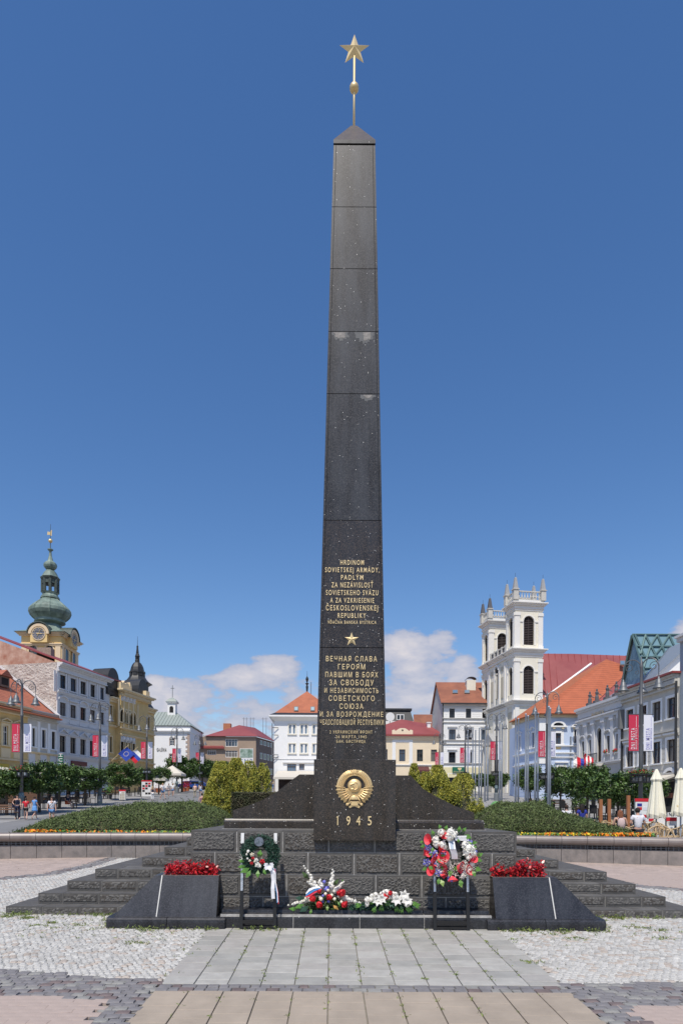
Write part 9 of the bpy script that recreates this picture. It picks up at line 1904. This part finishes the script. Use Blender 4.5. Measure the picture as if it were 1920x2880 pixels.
# bin with a green dome, two blue cars, left shop sign
Y = 39; p = at(1393, 2270, Y); rt = empty('litter_bin', (p.x, Y, g(Y))); tag(rt, 'stone litter bin with a green domed lid among the flagpoles', 'bin'); mb = MB(); mb.lathe((p.x, Y, 0), [(.3, g(Y)), (.32, p.z - .02)], 10, M['stonep']); mb.build('drum', rt); mb = MB(); mb.lathe((p.x, Y, 0), [(.34, p.z - .02), (.33, p.z + .05), (.27, p.z + .2), (.15, p.z + .32), (.02, p.z + .36)], 14, M['greendome']); mb.build('domed_lid', rt, smooth=True)
for k, (px, X_, lb, m) in enumerate(((552, 0, 'bright blue car parked at the far end of the street', 'carblue'), (530, 0, 'darker blue car parked left of the bright one', 'royal'))):
    Y = 112 + 3 * k; p = at(px, 2212, Y); z = g(Y); rt = empty('parked_car', (p.x, Y, z)); tag(rt, lb, 'car'); pr = [(-2.0, .35), (-2.05, .75), (-1.3, .9), (-.8, 1.4), (.9, 1.42), (1.6, .95), (2.1, .85), (2.1, .35)]
    mb = MB(); mb.prism([(p.x + x, Y, z + h) for x, h in pr], (0, 1.7, 0), M[m]); mb.build('body', rt); mb = MB(); mb.prism([(p.x + x, Y - .02, z + h) for x, h in ((-1.15, .93), (-.75, 1.33), (.8, 1.34), (1.3, .95))], (0, 1.74, 0), M['glass']); mb.build('windows', rt)
    for x in (-1.3, 1.35):
        for y in (-.03, 1.55): mb = MB(); mb.tube((p.x + x, Y + y, z + .33), (p.x + x, Y + y + .2, z + .33), .33, n=14, m=M['tyre']); mb.build('wheel', rt)
rt = empty('projecting_sign', tuple(FL.P(uA - .2, 1, 3))); tag(rt, 'tall green projecting shop sign with white letters on the grey house corner', 'sign'); a, b = at(*c5(538, 1330), 73), at(*c5(582, 1217), 73); mb = MB(); mb.box(a.x, b.x, 73, 73.15, a.z, b.z, M['green_s']); mb.build('sign_panel', rt)
put_text('HUMNO', 'sign_lettering', ((a.x + b.x) / 2, 72.99, (a.z + b.z) / 2 - .5), (0, 0, -1), (1, 0, 0), 2.6, .42, M['whitep'], rt, .01); mb = MB(); mb.tube(((a.x + b.x) / 2 + .2, 73.1, b.z - .2), FL.P(uA + .2, 0, b.z - .2), .04, n=5, m=M['blackm']); mb.build('bracket', rt)
rt = empty('cafe_screen', tuple(at(1880, 2330, 25.5))); tag(rt, 'white lettered screen of the cafe behind the rattan chairs', 'sign'); mb = MB(); a, b = at(1838, 2320, 26), at(1925, 2285, 26); mb.box(a.x, b.x, 26, 26.05, a.z - .2, b.z, M['paper']); mb.build('screen_panel', rt); put_text('ENSKÁ', 'screen_lettering', (at(1893, 2290, 26).x, 25.99, at(1893, 2290, 26).z), (1, 0, 0), (0, 0, 1), .62, .14, M['slate'], rt, .008)
# EU flag and national flag on the gold town hall
for (x, y, cols_, lb) in ((1140, 1165, [M['flagb']], 'blue flag with gold stars hanging from the gold town hall'), (1225, 1185, [M['whitec'], M['flagb'], M['redc']], 'white, blue and red flag beside the blue one on the gold town hall')):
    px, py = c5(x, y); Y = 80; p = at(px, py, Y); rt = empty('flag', tuple(p)); tag(rt, lb, 'flag'); mb = MB(); mb.tube(p + Vector((-1.6, .4, -1.4)), p + Vector((.6, -.1, .5)), .04, n=5, m=M['goldpale']); mb.build('flagstaff', rt); n = len(cols_)
    for k, cm_ in enumerate(cols_):
        mb = MB(); a0, a1 = k / n, (k + 1) / n; B_ = lambda s_, t: p + .78 * Vector((-.9 + 1.3 * s_ + 1.3 * t, .1 * sin(5 * t), -.75 + 1.15 * s_ - 1.2 * t))
        for i in range(4): mb.poly([B_(1 - a0, i / 4), B_(1 - a0, (i + 1) / 4), B_(1 - a1, (i + 1) / 4), B_(1 - a1, i / 4)], cm_)
        mb.build('cloth_stripe', rt)
    if n == 1:
        mb = MB()
        for k in range(12): a = k * pi / 6; q = B_(.5 + .22 * cos(a), .5 + .2 * sin(a)); star(mb, q.x, q.y - .15, q.z, .07, .005, M['goldpale'], False)
        tag(mb.build('ring_of_stars', rt), kind='stuff')
